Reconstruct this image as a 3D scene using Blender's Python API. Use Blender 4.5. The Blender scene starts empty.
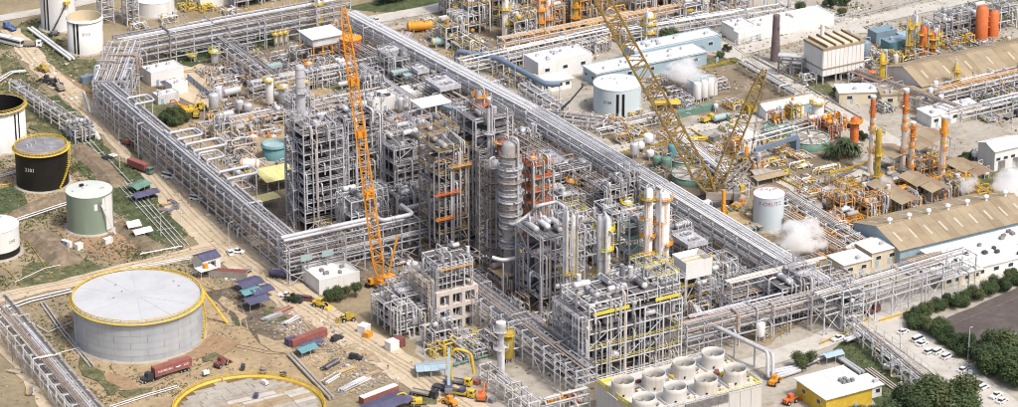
import bpy, bmesh, math, random
from mathutils import Vector, Matrix, Quaternion
random.seed(7)
scene = bpy.context.scene
COL = scene.collection
rad = math.radians
# ------------------------------------------------------------------ camera
# world axes follow the plant grid: +Y runs away to the upper left, +X away to the right; metres
PITCH, YAW, ALT, FOC = rad(23.0), rad(29.4), 450.0, 3280.0 / 1018.0
GD = ALT / math.tan(PITCH)
CAM = Vector((-math.sin(YAW) * GD, -math.cos(YAW) * GD, ALT))
cd = bpy.data.cameras.new('camera'); cam = bpy.data.objects.new('camera', cd); COL.objects.link(cam)
cam.location = CAM
cam.rotation_euler = (rad(90) - PITCH, 0, -YAW)
cd.sensor_width = 36.0; cd.lens = 36.0 * FOC; cd.clip_start = 1.0; cd.clip_end = 12000.0
scene.camera = cam
# ------------------------------------------------------------------ sky and sun
SUN_AZ, SUN_EL = rad(163.0), rad(57.0)      # clockwise from +Y
world = bpy.data.worlds.new('World'); scene.world = world; world.use_nodes = True
wn = world.node_tree; bg = wn.nodes['Background']
sky = wn.nodes.new('ShaderNodeTexSky'); sky.sky_type = 'NISHITA'; sky.sun_disc = False
sky.sun_elevation = SUN_EL; sky.sun_rotation = SUN_AZ
sky.air_density = 1.0; sky.dust_density = 6.0; sky.ozone_density = 1.0
wn.links.new(sky.outputs[0], bg.inputs[0]); bg.inputs[1].default_value = 0.15
sd = bpy.data.lights.new('sun', 'SUN'); sun = bpy.data.objects.new('sun', sd); COL.objects.link(sun)
sd.energy = 2.4; sd.angle = rad(6.0); sd.color = (1.0, 0.98, 0.95)
sdir = Vector((math.sin(SUN_AZ) * math.cos(SUN_EL), math.cos(SUN_AZ) * math.cos(SUN_EL), math.sin(SUN_EL)))
sun.rotation_euler = sdir.to_track_quat('Z', 'Y').to_euler()
sun.location = (0, 0, 300)
scene.view_settings.view_transform = 'Standard'; scene.view_settings.look = 'None'
scene.view_settings.gamma = 1.0; scene.view_settings.exposure = 0.2
scene.cycles.max_bounces = 18; scene.cycles.diffuse_bounces = 3; scene.cycles.volume_bounces = 16
scene.cycles.volume_step_rate = 1.0
scene.cycles.use_denoising = True; scene.cycles.filter_width = 1.1
# ------------------------------------------------------------------ survey: photo point + level -> plan metres
_f = 3280.0
_fw = Vector((math.sin(YAW) * math.cos(PITCH), math.cos(YAW) * math.cos(PITCH), -math.sin(PITCH)))
_rt = Vector((math.cos(YAW), -math.sin(YAW), 0)); _up = _rt.cross(_fw)
def S(u, v, z=0.0):
    d = _fw * _f + _rt * (u - 509.0) - _up * (v - 203.5)
    p = CAM + d * ((z - CAM.z) / d.z)
    return (p.x, p.y)
# ------------------------------------------------------------------ materials
MATS = {}
def mat(name, c, rough=0.65, metal=0.0, var=0.14, sc=0.35, dirt=None, dsc=0.12, damt=0.5, streak=False, bump=0.0, spec=0.4, fine=0.0):
    m = bpy.data.materials.new(name); m.use_nodes = True; MATS[name] = m
    nt = m.node_tree; b = nt.nodes['Principled BSDF']
    b.inputs['Roughness'].default_value = rough; b.inputs['Metallic'].default_value = metal
    b.inputs['Specular IOR Level'].default_value = spec
    geo = nt.nodes.new('ShaderNodeNewGeometry')
    mp = nt.nodes.new('ShaderNodeMapping'); mp.vector_type = 'POINT'
    mp.inputs['Scale'].default_value = (1, 1, 0.1 if streak else 1)
    nt.links.new(geo.outputs['Position'], mp.inputs['Vector'])
    n1 = nt.nodes.new('ShaderNodeTexNoise'); n1.inputs['Scale'].default_value = sc
    n1.inputs['Detail'].default_value = 5; n1.inputs['Roughness'].default_value = 0.65
    nt.links.new(mp.outputs[0], n1.inputs['Vector'])
    mr = nt.nodes.new('ShaderNodeMapRange'); mr.inputs[1].default_value = 0.3; mr.inputs[2].default_value = 0.7
    nt.links.new(n1.outputs['Fac'], mr.inputs[0])
    mx = nt.nodes.new('ShaderNodeMix'); mx.data_type = 'RGBA'
    lo = [max(0, x * (1 - var)) for x in c]; hi = [min(1, x * (1 + var)) for x in c]
    mx.inputs[6].default_value = (*lo, 1); mx.inputs[7].default_value = (*hi, 1)
    nt.links.new(mr.outputs[0], mx.inputs[0])
    out = mx.outputs[2]
    if dirt:
        n2 = nt.nodes.new('ShaderNodeTexNoise'); n2.inputs['Scale'].default_value = dsc
        n2.inputs['Detail'].default_value = 8; n2.inputs['Roughness'].default_value = 0.7
        nt.links.new(mp.outputs[0], n2.inputs['Vector'])
        r2 = nt.nodes.new('ShaderNodeMapRange'); r2.inputs[1].default_value = 0.5; r2.inputs[2].default_value = 0.64
        r2.inputs[4].default_value = damt
        nt.links.new(n2.outputs['Fac'], r2.inputs[0])
        m2 = nt.nodes.new('ShaderNodeMix'); m2.data_type = 'RGBA'
        nt.links.new(r2.outputs[0], m2.inputs[0]); nt.links.new(out, m2.inputs[6]); m2.inputs[7].default_value = (*dirt, 1)
        out = m2.outputs[2]
    if fine:
        n4 = nt.nodes.new('ShaderNodeTexNoise'); n4.inputs['Scale'].default_value = 0.55; n4.inputs['Detail'].default_value = 9; n4.inputs['Roughness'].default_value = 0.8
        nt.links.new(geo.outputs['Position'], n4.inputs['Vector'])
        r4 = nt.nodes.new('ShaderNodeMapRange'); r4.inputs[1].default_value = .3; r4.inputs[2].default_value = .7; r4.inputs[3].default_value = 1 - fine; r4.inputs[4].default_value = 1 + fine
        nt.links.new(n4.outputs['Fac'], r4.inputs[0]); vm = nt.nodes.new('ShaderNodeVectorMath'); vm.operation = 'SCALE'
        nt.links.new(out, vm.inputs[0]); nt.links.new(r4.outputs[0], vm.inputs['Scale']); out = vm.outputs[0]
    nt.links.new(out, b.inputs['Base Color'])
    if bump:
        bp = nt.nodes.new('ShaderNodeBump'); bp.inputs['Strength'].default_value = bump; bp.inputs['Distance'].default_value = 0.3
        n3 = nt.nodes.new('ShaderNodeTexNoise'); n3.inputs['Scale'].default_value = 1.2; n3.inputs['Detail'].default_value = 6
        nt.links.new(geo.outputs['Position'], n3.inputs['Vector'])
        nt.links.new(n3.outputs['Fac'], bp.inputs['Height']); nt.links.new(bp.outputs[0], b.inputs['Normal'])
    return m
mat('ground', (0.275, 0.225, 0.145), .95, 0, .25, .05, (0.24, 0.19, 0.13), .09, .75, bump=.3, spec=.1, fine=.26)
mat('yard', (0.19, 0.155, 0.112), .95, 0, .3, .06, (0.30, 0.24, 0.16), .07, .8, bump=.3, spec=.1, fine=.26)
mat('road_dirt', (0.50, 0.415, 0.30), .95, 0, .12, .12, (0.42, 0.33, 0.22), .07, .6, bump=.2, spec=.1, fine=.16)
mat('tan_dirt', (0.36, 0.275, 0.17), .95, 0, .18, .12, (0.27, 0.2, 0.125), .08, .7, bump=.3, spec=.1, fine=.26)
mat('red_dirt', (0.31, 0.21, 0.13), .95, 0, .2, .15, (0.28, 0.19, 0.12), .1, .7, bump=.3, spec=.1, fine=.26)
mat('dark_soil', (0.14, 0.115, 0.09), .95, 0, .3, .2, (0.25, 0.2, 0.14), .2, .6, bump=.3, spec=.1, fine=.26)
mat('concrete', (0.37, 0.34, 0.29), .9, 0, .12, .08, (0.25, 0.21, 0.155), .1, .9, bump=.1, spec=.2, fine=.2)
mat('concrete_road', (0.48, 0.455, 0.41), .9, 0, .08, .15, (0.37, 0.335, 0.275), .1, .7, spec=.2, fine=.12)
mat('asphalt', (0.105, 0.088, 0.082), .95, 0, .18, .12, (0.14, 0.115, 0.1), .06, .7, spec=.2, fine=.25)
mat('grass', (0.105, 0.115, 0.06), .95, 0, .35, .25, (0.25, 0.2, 0.12), .3, .95, bump=.4, spec=.05, fine=.4)
mat('grass_dark', (0.075, 0.098, 0.05), .95, 0, .35, .3, (0.17, 0.15, 0.085), .28, .6, bump=.4, spec=.05, fine=.4)
mat('steel', (0.475, 0.48, 0.51), .6, 0, .2, .5, (0.33, 0.305, 0.29), .3, .6)
mat('steel_white', (0.60, 0.605, 0.62), .6, 0, .15, .5, (0.42, 0.38, 0.33), .3, .75)
mat('steel_dark', (0.20, 0.195, 0.20), .6, 0, .3, .5, (0.30, 0.25, 0.2), .25, .6)
mat('steel_brown', (0.33, 0.295, 0.26), .65, 0, .3, .5, (0.2, 0.14, 0.1), .25, .6)
mat('grating', (0.12, 0.115, 0.118), .8, 0, .3, .8, (0.07, 0.062, 0.055), .3, .6)
mat('clad', (0.51, 0.515, 0.54), .5, .15, .18, .6, (0.38, 0.35, 0.32), .3, .7)
mat('clad_dull', (0.37, 0.36, 0.36), .6, .1, .22, .6, (0.24, 0.2, 0.175), .3, .7)
mat('pipe_rust', (0.36, 0.27, 0.21), .7, 0, .25, .4, (0.26, 0.15, 0.09), .2, .6)
mat('pipe_tan', (0.56, 0.50, 0.43), .7, 0, .15, .4, (0.42, 0.34, 0.26), .2, .6)
mat('white', (0.75, 0.745, 0.73), .6, 0, .07, .3, (0.56, 0.53, 0.47), .3, .6, streak=True)
mat('white_clean', (0.82, 0.82, 0.82), .5, 0, .03)
mat('white_roof', (0.70, 0.695, 0.68), .7, 0, .08, .25, (0.50, 0.47, 0.42), .18, .65)
mat('cream', (0.62, 0.55, 0.41), .7, 0, .1, .3, (0.45, 0.38, 0.28), .2, .5, streak=True)
mat('tan_roof', (0.33, 0.265, 0.175), .85, 0, .15, .1, (0.24, 0.185, 0.12), .12, .7)
mat('tan_roof_b', (0.29, 0.225, 0.145), .85, 0, .18, .1, (0.21, 0.155, 0.10), .15, .7)
mat('brown_roof', (0.27, 0.19, 0.125), .8, 0, .15, .3)
mat('skylight', (0.48, 0.42, 0.33), .5)
mat('tank_plate', (0.43, 0.455, 0.48), .95, 0, .1, .15, (0.36, 0.39, 0.43), .12, .7, streak=True)
mat('tank_plate_b', (0.40, 0.425, 0.45), .95, 0, .1, .15, (0.34, 0.37, 0.41), .12, .7, streak=True)
mat('tank_plate_c', (0.45, 0.47, 0.49), .95, 0, .1, .15, (0.38, 0.41, 0.44), .12, .7, streak=True)
mat('tank_roof', (0.47, 0.48, 0.495), .95, 0, .06, .1, (0.41, 0.425, 0.445), .08, .7, spec=.05)
mat('black', (0.012, 0.011, 0.010), .6, 0, .3, .2)
mat('roof_grey', (0.22, 0.215, 0.23), .6, 0, .2, .2, (0.33, 0.32, 0.33), .2, .6)
mat('tank_green', (0.235, 0.295, 0.225), .6, 0, .1, .2, (0.3, 0.35, 0.28), .2, .5, streak=True)
mat('tank_green_roof', (0.56, 0.585, 0.54), .6, 0, .08, .2, (0.42, 0.46, 0.4), .2, .5)
mat('fan_white', (0.56, 0.55, 0.525), .65, 0, .08, .5, (0.50, 0.44, 0.35), .5, .6, streak=True)
mat('leaf_c', (0.085, 0.105, 0.045), .75, 0, .5, .45, (0.12, 0.13, 0.05), .5, .5, spec=.2)
mat('track', (0.36, 0.28, 0.18), .95, 0, .3, .6, (0.38, 0.3, 0.2), .4, .7, spec=.1, fine=.2)
mat('cream_white', (0.54, 0.515, 0.47), .7, 0, .12, .5, (0.42, 0.35, 0.26), .6, .7, streak=True)
mat('lemon', (0.66, 0.56, 0.06), .6, 0, .15, .5, (0.45, 0.36, 0.06), .4, .5)
mat('pink_conc', (0.60, 0.54, 0.50), .8, 0, .12, .4, (0.44, 0.35, 0.29), .4, .7, streak=True)
mat('weed', (0.17, 0.175, 0.085), .9, 0, .3, .5, spec=.05)
mat('tank_inside', (0.58, 0.50, 0.36), .8, 0, .15, .2, (0.4, 0.3, 0.18), .2, .5, streak=True)
mat('pale_blue', (0.55, 0.63, 0.665), .6, 0, .06, .2, (0.45, 0.53, 0.57), .15, .5, streak=True)
mat('pink_white', (0.70, 0.62, 0.61), .7, 0, .12, .3, (0.60, 0.38, 0.37), .25, .6)
mat('red_letter', (0.42, 0.11, 0.10), .7)
mat('teal', (0.12, 0.27, 0.29), .6, 0, .12, .3, (0.13, 0.25, 0.27), .3, .5)
mat('teal_pale', (0.32, 0.43, 0.43), .6, 0, .12, .3)
mat('green_steel', (0.13, 0.225, 0.175), .6, 0, .2, .3)
mat('blue_duct', (0.16, 0.215, 0.29), .55, 0, .12, .3)
mat('blue_tarp', (0.08, 0.08, 0.14), .7, 0, .2, .4, (0.13, 0.13, 0.21), .3, .5)
mat('blue', (0.10, 0.17, 0.36), .55, 0, .15)
mat('blue_roof', (0.2, 0.28, 0.34), .6, 0, .12, .2)
mat('blue_wall', (0.33, 0.435, 0.50), .6, 0, .07, .3, (0.25, 0.34, 0.4), .2, .4)
mat('window', (0.035, 0.045, 0.055), .15, 0, .1)
mat('yellow', (0.62, 0.43, 0.05), .55, 0, .15, .5, (0.5, 0.3, 0.04), .3, .5)
mat('yellow_pale', (0.76, 0.69, 0.30), .65, 0, .1, .2, (0.64, 0.56, 0.24), .15, .5)
mat('boom_brown', (0.30, 0.2, 0.06), .6, 0, .3, .6, (0.2, 0.13, 0.05), .4, .7)
mat('mustard', (0.42, 0.30, 0.05), .6, 0, .25, .5, (0.3, 0.2, 0.06), .3, .5)
mat('orange', (0.72, 0.30, 0.03), .55, 0, .15, .5, (0.5, 0.17, 0.03), .3, .5)
mat('orange_red', (0.57, 0.15, 0.045), .55, 0, .15, .5, (0.4, 0.1, 0.03), .3, .4)
mat('orange_pale', (0.62, 0.33, 0.11), .6, 0, .2, .5, (0.45, 0.22, 0.08), .3, .5)
mat('red_box', (0.28, 0.10, 0.085), .7, 0, .18, .6, (0.19, 0.075, 0.06), .5, .6)
mat('maroon', (0.20, 0.07, 0.065), .6, 0, .2, .4)
mat('chimney', (0.16, 0.125, 0.125), .8, 0, .2, .4)
mat('berm', (0.225, 0.175, 0.125), .95, 0, .25, .3, (0.13, 0.13, 0.08), .2, .7, bump=.4, spec=.05, fine=.4)
mat('timber', (0.42, 0.31, 0.17), .85, 0, .2, .5)
mat('rubber', (0.02, 0.02, 0.02), .9)
mat('metal_dark', (0.06, 0.06, 0.065), .6)
mat('car_white', (0.80, 0.80, 0.80), .25, 0, .02)
mat('car_grey', (0.38, 0.39, 0.41), .25, .3, .02)
mat('car_dark', (0.05, 0.05, 0.06), .25, .2, .02)
mat('lamp_red', (0.5, 0.03, 0.02), .4)
mat('leaf', (0.062, 0.092, 0.038), .75, 0, .5, .45, (0.10, 0.13, 0.04), .5, .5, spec=.2)
mat('leaf_dark', (0.046, 0.07, 0.033), .75, 0, .5, .45, (0.075, 0.10, 0.04), .5, .5, spec=.2)
mat('bark', (0.13, 0.095, 0.065), .95, 0, .25, 1.5)
mat('skin', (0.33, 0.19, 0.12), .7)
mat('cloth_a', (0.06, 0.08, 0.16), .9); mat('cloth_b', (0.5, 0.22, 0.05), .9); mat('cloth_c', (0.35, 0.34, 0.33), .9)
# ------------------------------------------------------------------ shared meshes
_mc = {}
def mesh(name, verts, faces, m, smooth=None):
    me = bpy.data.meshes.new(name); me.from_pydata(verts, [], faces)
    if m: me.materials.append(MATS[m])
    if smooth is True:
        me.polygons.foreach_set('use_smooth', [True] * len(me.polygons))
    elif smooth:
        me.polygons.foreach_set('use_smooth', smooth)
    me.update(); return me
CV = [(x, y, z) for z in (-.5, .5) for y in (-.5, .5) for x in (-.5, .5)]
CF = [(0, 2, 3, 1), (4, 5, 7, 6), (0, 1, 5, 4), (2, 6, 7, 3), (0, 4, 6, 2), (1, 3, 7, 5)]
def ucube(m):
    k = ('c', m)
    if k not in _mc: _mc[k] = mesh('block', CV, CF, m)
    return _mc[k]
def ucyl(m, n=10):
    k = ('y', m, n)
    if k not in _mc:
        v = []; f = []; s = []
        for z in (-.5, .5):
            for i in range(n): a = 2 * math.pi * i / n; v.append((math.cos(a), math.sin(a), z))
        for i in range(n): j = (i + 1) % n; f.append((i, j, n + j, n + i)); s.append(True)
        v += v[:2 * n]
        f.append(tuple(2 * n + i for i in reversed(range(n)))); f.append(tuple(3 * n + i for i in range(n))); s += [False, False]
        _mc[k] = mesh('round_bar', v, f, m, s)
    return _mc[k]
def obj(name, data, parent=None, loc=(0, 0, 0), rot=None, scale=None):
    o = bpy.data.objects.new(name, data); COL.objects.link(o); o.parent = parent; o.location = loc
    if rot is not None:
        if isinstance(rot, Quaternion): o.rotation_mode = 'QUATERNION'; o.rotation_quaternion = rot
        else: o.rotation_euler = rot
    if scale is not None: o.scale = scale
    return o
def tag(o, label, cat, group=None):
    o['label'] = label; o['category'] = cat
    if group: o['group'] = group
    return o
def thing(name, label, cat, x, y, z=0.0, rz=0.0, group=None):
    o = obj(name, None, None, (x, y, z), (0, 0, rz)); o.empty_display_size = 1.0
    return tag(o, label, cat, group)
def box(p, name, m, x, y, z, sx, sy, sz, rz=0.0):
    return obj(name, ucube(m), p, (x, y, z), (0, 0, rz) if rz else None, (sx, sy, sz))
def cyl(p, name, m, a, b, r, n=10):
    a = Vector(a); b = Vector(b); d = b - a
    return obj(name, ucyl(m, n), p, (a + b) / 2, d.to_track_quat('Z', 'Y'), (r, r, d.length))
def bar(p, name, m, a, b, w, w2=None):
    a = Vector(a); b = Vector(b); d = b - a
    return obj(name, ucube(m), p, (a + b) / 2, d.to_track_quat('Z', 'Y'), (w, w2 or w, d.length))
class MB:
    def __init__(s): s.v = []; s.f = []; s.sm = []
    def add(s, v, f, sm=False):
        o = len(s.v); s.v += [tuple(q) for q in v]; s.f += [tuple(i + o for i in g) for g in f]; s.sm += [sm] * len(f); return s
    def box(s, x, y, z, sx, sy, sz, rz=0.0):
        c, n = math.cos(rz), math.sin(rz)
        return s.add([(x + (a * sx) * c - (b * sy) * n, y + (a * sx) * n + (b * sy) * c, z + d * sz) for a, b, d in CV], CF)
    def bar(s, a, b, w, w2=None):
        a = Vector(a); b = Vector(b); d = b - a; q = d.to_track_quat('Z', 'Y'); L = d.length; m = (a + b) / 2; w2 = w2 or w
        return s.add([m + q @ Vector((x * w, y * w2, z * L)) for x, y, z in CV], CF)
    def lathe(s, prof, n=24, x=0, y=0, a0=0.0, a1=2 * math.pi, caps=True):
        full = abs(a1 - a0 - 2 * math.pi) < 1e-6; k = n if full else n + 1; v = []; f = []
        for r, z in prof:
            for i in range(k):
                a = a0 + (a1 - a0) * i / n; v.append((x + r * math.cos(a), y + r * math.sin(a), z))
        for q in range(len(prof) - 1):
            for i in range(n):
                j = (i + 1) % k if full else i + 1
                f.append((q * k + i, q * k + j, (q + 1) * k + j, (q + 1) * k + i))
        s.add(v, f, True)
        if caps and full:
            for q, rev in ((0, True), (len(prof) - 1, False)):
                if prof[q][0] > 1e-4:
                    ring = [(x + prof[q][0] * math.cos(2 * math.pi * i / n), y + prof[q][0] * math.sin(2 * math.pi * i / n), prof[q][1]) for i in range(n)]
                    s.add(ring, [tuple(reversed(range(n))) if rev else tuple(range(n))], False)
        return s
    def tube(s, pts, r, n=8, bend=None):
        pts = [Vector(q) for q in pts]
        P = [pts[0]]
        for i in range(1, len(pts) - 1):
            a, b, c = pts[i - 1], pts[i], pts[i + 1]
            e = min(bend or r * 3, (b - a).length * .45, (c - b).length * .45)
            p0 = b + (a - b).normalized() * e; p1 = b + (c - b).normalized() * e
            for t in (0, .33, .67, 1): P.append(p0.lerp(b, t).lerp(b.lerp(p1, t), t))
        P.append(pts[-1]); v = []; f = []
        up = None
        for i, q in enumerate(P):
            d = ((P[min(i + 1, len(P) - 1)] - P[max(i - 1, 0)])).normalized()
            if up is None: up = Vector((0, 0, 1)) if abs(d.z) < .9 else Vector((1, 0, 0))
            x = up.cross(d)
            if x.length < 1e-3: x = Vector((1, 0, 0)) if abs(d.x) < .9 else Vector((0, 1, 0)); x = x.cross(d)
            x.normalize(); y = d.cross(x); up = y
            for k in range(n): a = 2 * math.pi * k / n; v.append(q + x * (r * math.cos(a)) + y * (r * math.sin(a)))
        for i in range(len(P) - 1):
            for k in range(n): l = (k + 1) % n; f.append((i * n + k, i * n + l, (i + 1) * n + l, (i + 1) * n + k))
        s.add(v, f, True)
        s.add(v[:n], [tuple(reversed(range(n)))]); s.add(v[-n:], [tuple(range(n))]); return s
    def prism(s, pts, z0, z1):
        n = len(pts); v = [(x, y, z0) for x, y in pts] + [(x, y, z1) for x, y in pts]
        return s.add(v, [tuple(reversed(range(n))), tuple(range(n, 2 * n))] + [(i, (i + 1) % n, n + (i + 1) % n, n + i) for i in range(n)])
    def rail(s, pts, h=1.1, t=.09, step=2.5, closed=False):
        pts = [Vector(q) for q in pts]
        if closed: pts = pts + [pts[0]]
        for a, b in zip(pts, pts[1:]):
            L = (b - a).length; k = max(1, round(L / step)); u = Vector((0, 0, 1))
            s.bar(a + u * h, b + u * h, t); s.bar(a + u * h * .5, b + u * h * .5, t * .8)
            for i in range(k): q = a.lerp(b, i / k); s.bar(q, q + u * h, t * .9)
        return s
    def build(s, name, m, p=None, loc=(0, 0, 0), rot=None, scale=None):
        return obj(name, mesh(name, s.v, s.f, m, s.sm), p, loc, rot, scale)
    def mesh(s, name, m): return mesh(name, s.v, s.f, m, s.sm)
def copy_tree(o, parent=None):
    c = o.copy(); COL.objects.link(c); c.parent = parent
    for ch in o.children: copy_tree(ch, c)
    return c
def ordw(i): return ['first', 'second', 'third', 'fourth', 'fifth', 'sixth', 'seventh', 'eighth', 'ninth', 'tenth', 'eleventh', 'twelfth', 'thirteenth', 'fourteenth', 'fifteenth', 'sixteenth', 'seventeenth', 'eighteenth', 'nineteenth', 'twentieth'][i]
_tx = {}
def _glyphs(s, size):
    if (s, size) not in _tx:
        cu = bpy.data.curves.new('lettering', 'FONT'); cu.body = s; cu.size = size; cu.align_x = 'CENTER'; cu.align_y = 'CENTER'; cu.resolution_u = 2
        o = bpy.data.objects.new('lettering', cu); COL.objects.link(o); bpy.context.view_layer.update()
        me0 = o.evaluated_get(bpy.context.evaluated_depsgraph_get()).to_mesh()
        _tx[(s, size)] = ([tuple(q.co) for q in me0.vertices], [tuple(q.vertices) for q in me0.polygons])
        o.to_mesh_clear(); bpy.data.objects.remove(o); bpy.data.curves.remove(cu)
    return _tx[(s, size)]
for q in (('2011', 1.5), ('2010', 1.7), ('2101', 1.9), ('2102', 1.4), ('2104', 1.7), ('Y-ORUTZ', 2.0), ('HAMBURG', 1.15), ('SUD', 1.15)): _glyphs(*q)
def text_mesh(s, size, m, radius=None):
    """flat lettering in the XZ plane, reading from -Y; wrapped round a cylinder of that radius if given"""
    v, f = _glyphs(s, size)
    if radius: v = [(radius * math.sin(x / radius), -radius * math.cos(x / radius), y) for x, y, z in v]
    else: v = [(x, 0, y) for x, y, z in v]
    return mesh('lettering', v, f, m)
# ------------------------------------------------------------------ setting sheets
_layer = [0]
def struct(o): o['kind'] = 'structure'; return o
def sheet(name, m, pts, jit=0.0, z=None, kind='structure'):
    """a ground sheet of uneven outline; each lies 4 mm above the one before it"""
    _layer[0] += 1
    z = z if z is not None else 0.004 * _layer[0]
    r = random.Random(len(pts) * 31 + _layer[0]); q = []
    n = len(pts)
    for i in range(n):
        a = Vector(pts[i]); b = Vector(pts[(i + 1) % n]); L = (b - a).length
        k = max(1, int(L / 5)) if jit else 1
        nrm = Vector((-(b - a).y, (b - a).x)).normalized() if L > 0 else Vector((0, 0))
        for j in range(k):
            p = a.lerp(b, j / k) + nrm * r.uniform(-jit, jit); q.append((p.x, p.y, z))
    bm = bmesh.new(); vs = [bm.verts.new(c) for c in q]
    f = bm.faces.new(vs); bm.normal_update()
    if f.normal.z < 0: f.normal_flip()
    bmesh.ops.triangulate(bm, faces=[f])
    me = bpy.data.meshes.new(name); bm.to_mesh(me); bm.free(); me.materials.append(MATS[m])
    o = obj(name, me); o['kind'] = kind; return o
def band(name, m, uv, w, jit=0.0):
    """a road of width w metres along surveyed points"""
    P = [Vector(S(*q)) for q in uv]; L = []; R = []
    for i, p in enumerate(P):
        d = (P[min(i + 1, len(P) - 1)] - P[max(i - 1, 0)]).normalized(); n = Vector((-d.y, d.x))
        ww = w[i] if isinstance(w, (list, tuple)) else w
        L.append(tuple(p + n * ww / 2)); R.append(tuple(p - n * ww / 2))
    return sheet(name, m, L + R[::-1], jit)
def proj(x, y, z):
    v = Vector((x, y, z)) - CAM; d = v.dot(_fw); return (509 + _f * v.dot(_rt) / d, 203.5 - _f * v.dot(_up) / d)
def H(u, vb, vt):
    """height of an upright thing whose foot and top were surveyed"""
    x, y = S(u, vb); a, b = 0.0, 160.0
    for _ in range(30):
        m = (a + b) / 2
        if proj(x, y, m)[1] > vt: a = m
        else: b = m
    return a
# ------------------------------------------------------------------ process plant builders
PIPES = ['clad', 'clad', 'steel_white', 'clad_dull', 'clad_dull', 'pipe_tan', 'steel_dark', 'pipe_rust', 'steel']
def hdrum_mesh(L, r, m, n=14):
    k = ('hd', round(L, 2), round(r, 2), m)
    if k not in _mc:
        b = MB(); e = r * .5; pr = [(0.001, -L / 2 - e), (r * .6, -L / 2 - e * .8), (r * .92, -L / 2 - e * .35), (r, -L / 2)]
        pr = pr + [(q, -z) for q, z in reversed(pr)]
        b.lathe(pr, n, caps=False); b.v = [(z, y, x) for x, y, z in b.v]; b.f = [tuple(reversed(g)) for g in b.f]
        _mc[k] = b.mesh('drum_shell', m)
    return _mc[k]
def hdrum(label, x, y, L, r, rz=0.0, m='white', z=0.0, lift=.9, cat='drum', name='horizontal_drum', endm=None, group=None):
    t = thing(name, label, cat, x, y, z, rz, group); zc = lift + r
    obj('shell', hdrum_mesh(L, r, m), t, (0, 0, zc))
    for s in (-1, 1):
        box(t, 'saddle', 'steel', s * L * .3, 0, (zc - r * .6) / 2, .4, r * 1.5, zc - r * .6)
        if endm: cyl(t, 'end_band', endm, (s * (L / 2 - .5), 0, zc), (s * (L / 2 - .05), 0, zc), r * 1.03, 16)
    cyl(t, 'nozzle', m, (L * .15, 0, zc), (L * .15, 0, zc + r + .5), .22)
    cyl(t, 'manway', m, (-L * .2, 0, zc), (-L * .2, 0, zc + r + .35), .4)
    MB().tube([(L * .15, 0, zc + r + .5), (L * .15, 0, zc + r + 1.2), (L * .15, r + 1.0, zc + r + 1.2), (L * .15, r + 1.0, .0)], .14).build('pipe', 'clad', t)
    return t
def dome(r, h, m_steps=4): return [(r * math.cos(a), h * math.sin(a)) for a in [math.pi / 2 * i / m_steps for i in range(m_steps + 1)]]
def vdrum(label, x, y, r, h, m='white', legs=True, top=None, rail=None, cat='vessel', name='vertical_drum', group=None, z=0.0):
    t = thing(name, label, cat, x, y, z, 0, group); z0 = 1.2 if legs else 0.0; e = r * .45
    pr = [(max(.001, q), z0 + e - d) for q, d in reversed(dome(r, e))] if legs else [(r, 0)]
    pr += [(max(.001, q), h - e + d) for q, d in dome(r, e)]
    MB().lathe(pr, 18).build('shell', m, t)
    if legs:
        for i in range(4):
            a = math.pi / 4 + i * math.pi / 2; box(t, 'leg', 'steel', r * .85 * math.cos(a), r * .85 * math.sin(a), (z0 + e) / 2, .22, .22, z0 + e)
    else: MB().lathe([(r + .25, 0), (r + .25, .4), (r, .4)], 18).build('base_ring', 'concrete', t)
    if top: ring_platform(t, r, h - e - .2, top, 1.0)
    cyl(t, 'nozzle', m, (0, 0, h - .1), (0, 0, h + .6), .18)
    MB().tube([(0, 0, h + .5), (0, 0, h + .9), (r + .4, 0, h + .9), (r + .4, 0, 0)], .13).build('pipe', 'clad', t)
    return t
def ring_platform(p, r, z, m, w=1.2, a0=0.0, span=1.6, railm=None):
    a1 = a0 + span * math.pi; n = 14; full = span >= 2
    b = MB(); prof = [(r, z - .1), (r + w, z - .1), (r + w, z + .05), (r, z + .05)]
    b.lathe(prof, n, a0=a0, a1=a0 + 2 * math.pi if full else a1, caps=False)
    pl = b.build('platform', m, p)
    pts = [((r + w) * math.cos(a0 + (a1 - a0) * i / 10), (r + w) * math.sin(a0 + (a1 - a0) * i / 10), z) for i in range(11)]
    MB().rail(pts, 1.1, .12, 1.8).build('railing', railm or m, pl)
    bb = MB()
    for i in range(0, 11, 3): bb.bar((r * math.cos(a0 + (a1 - a0) * i / 10), r * math.sin(a0 + (a1 - a0) * i / 10), z - 1.2), (pts[i][0], pts[i][1], z - .1), .12)
    bb.build('bracket', m, pl); return pl
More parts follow.
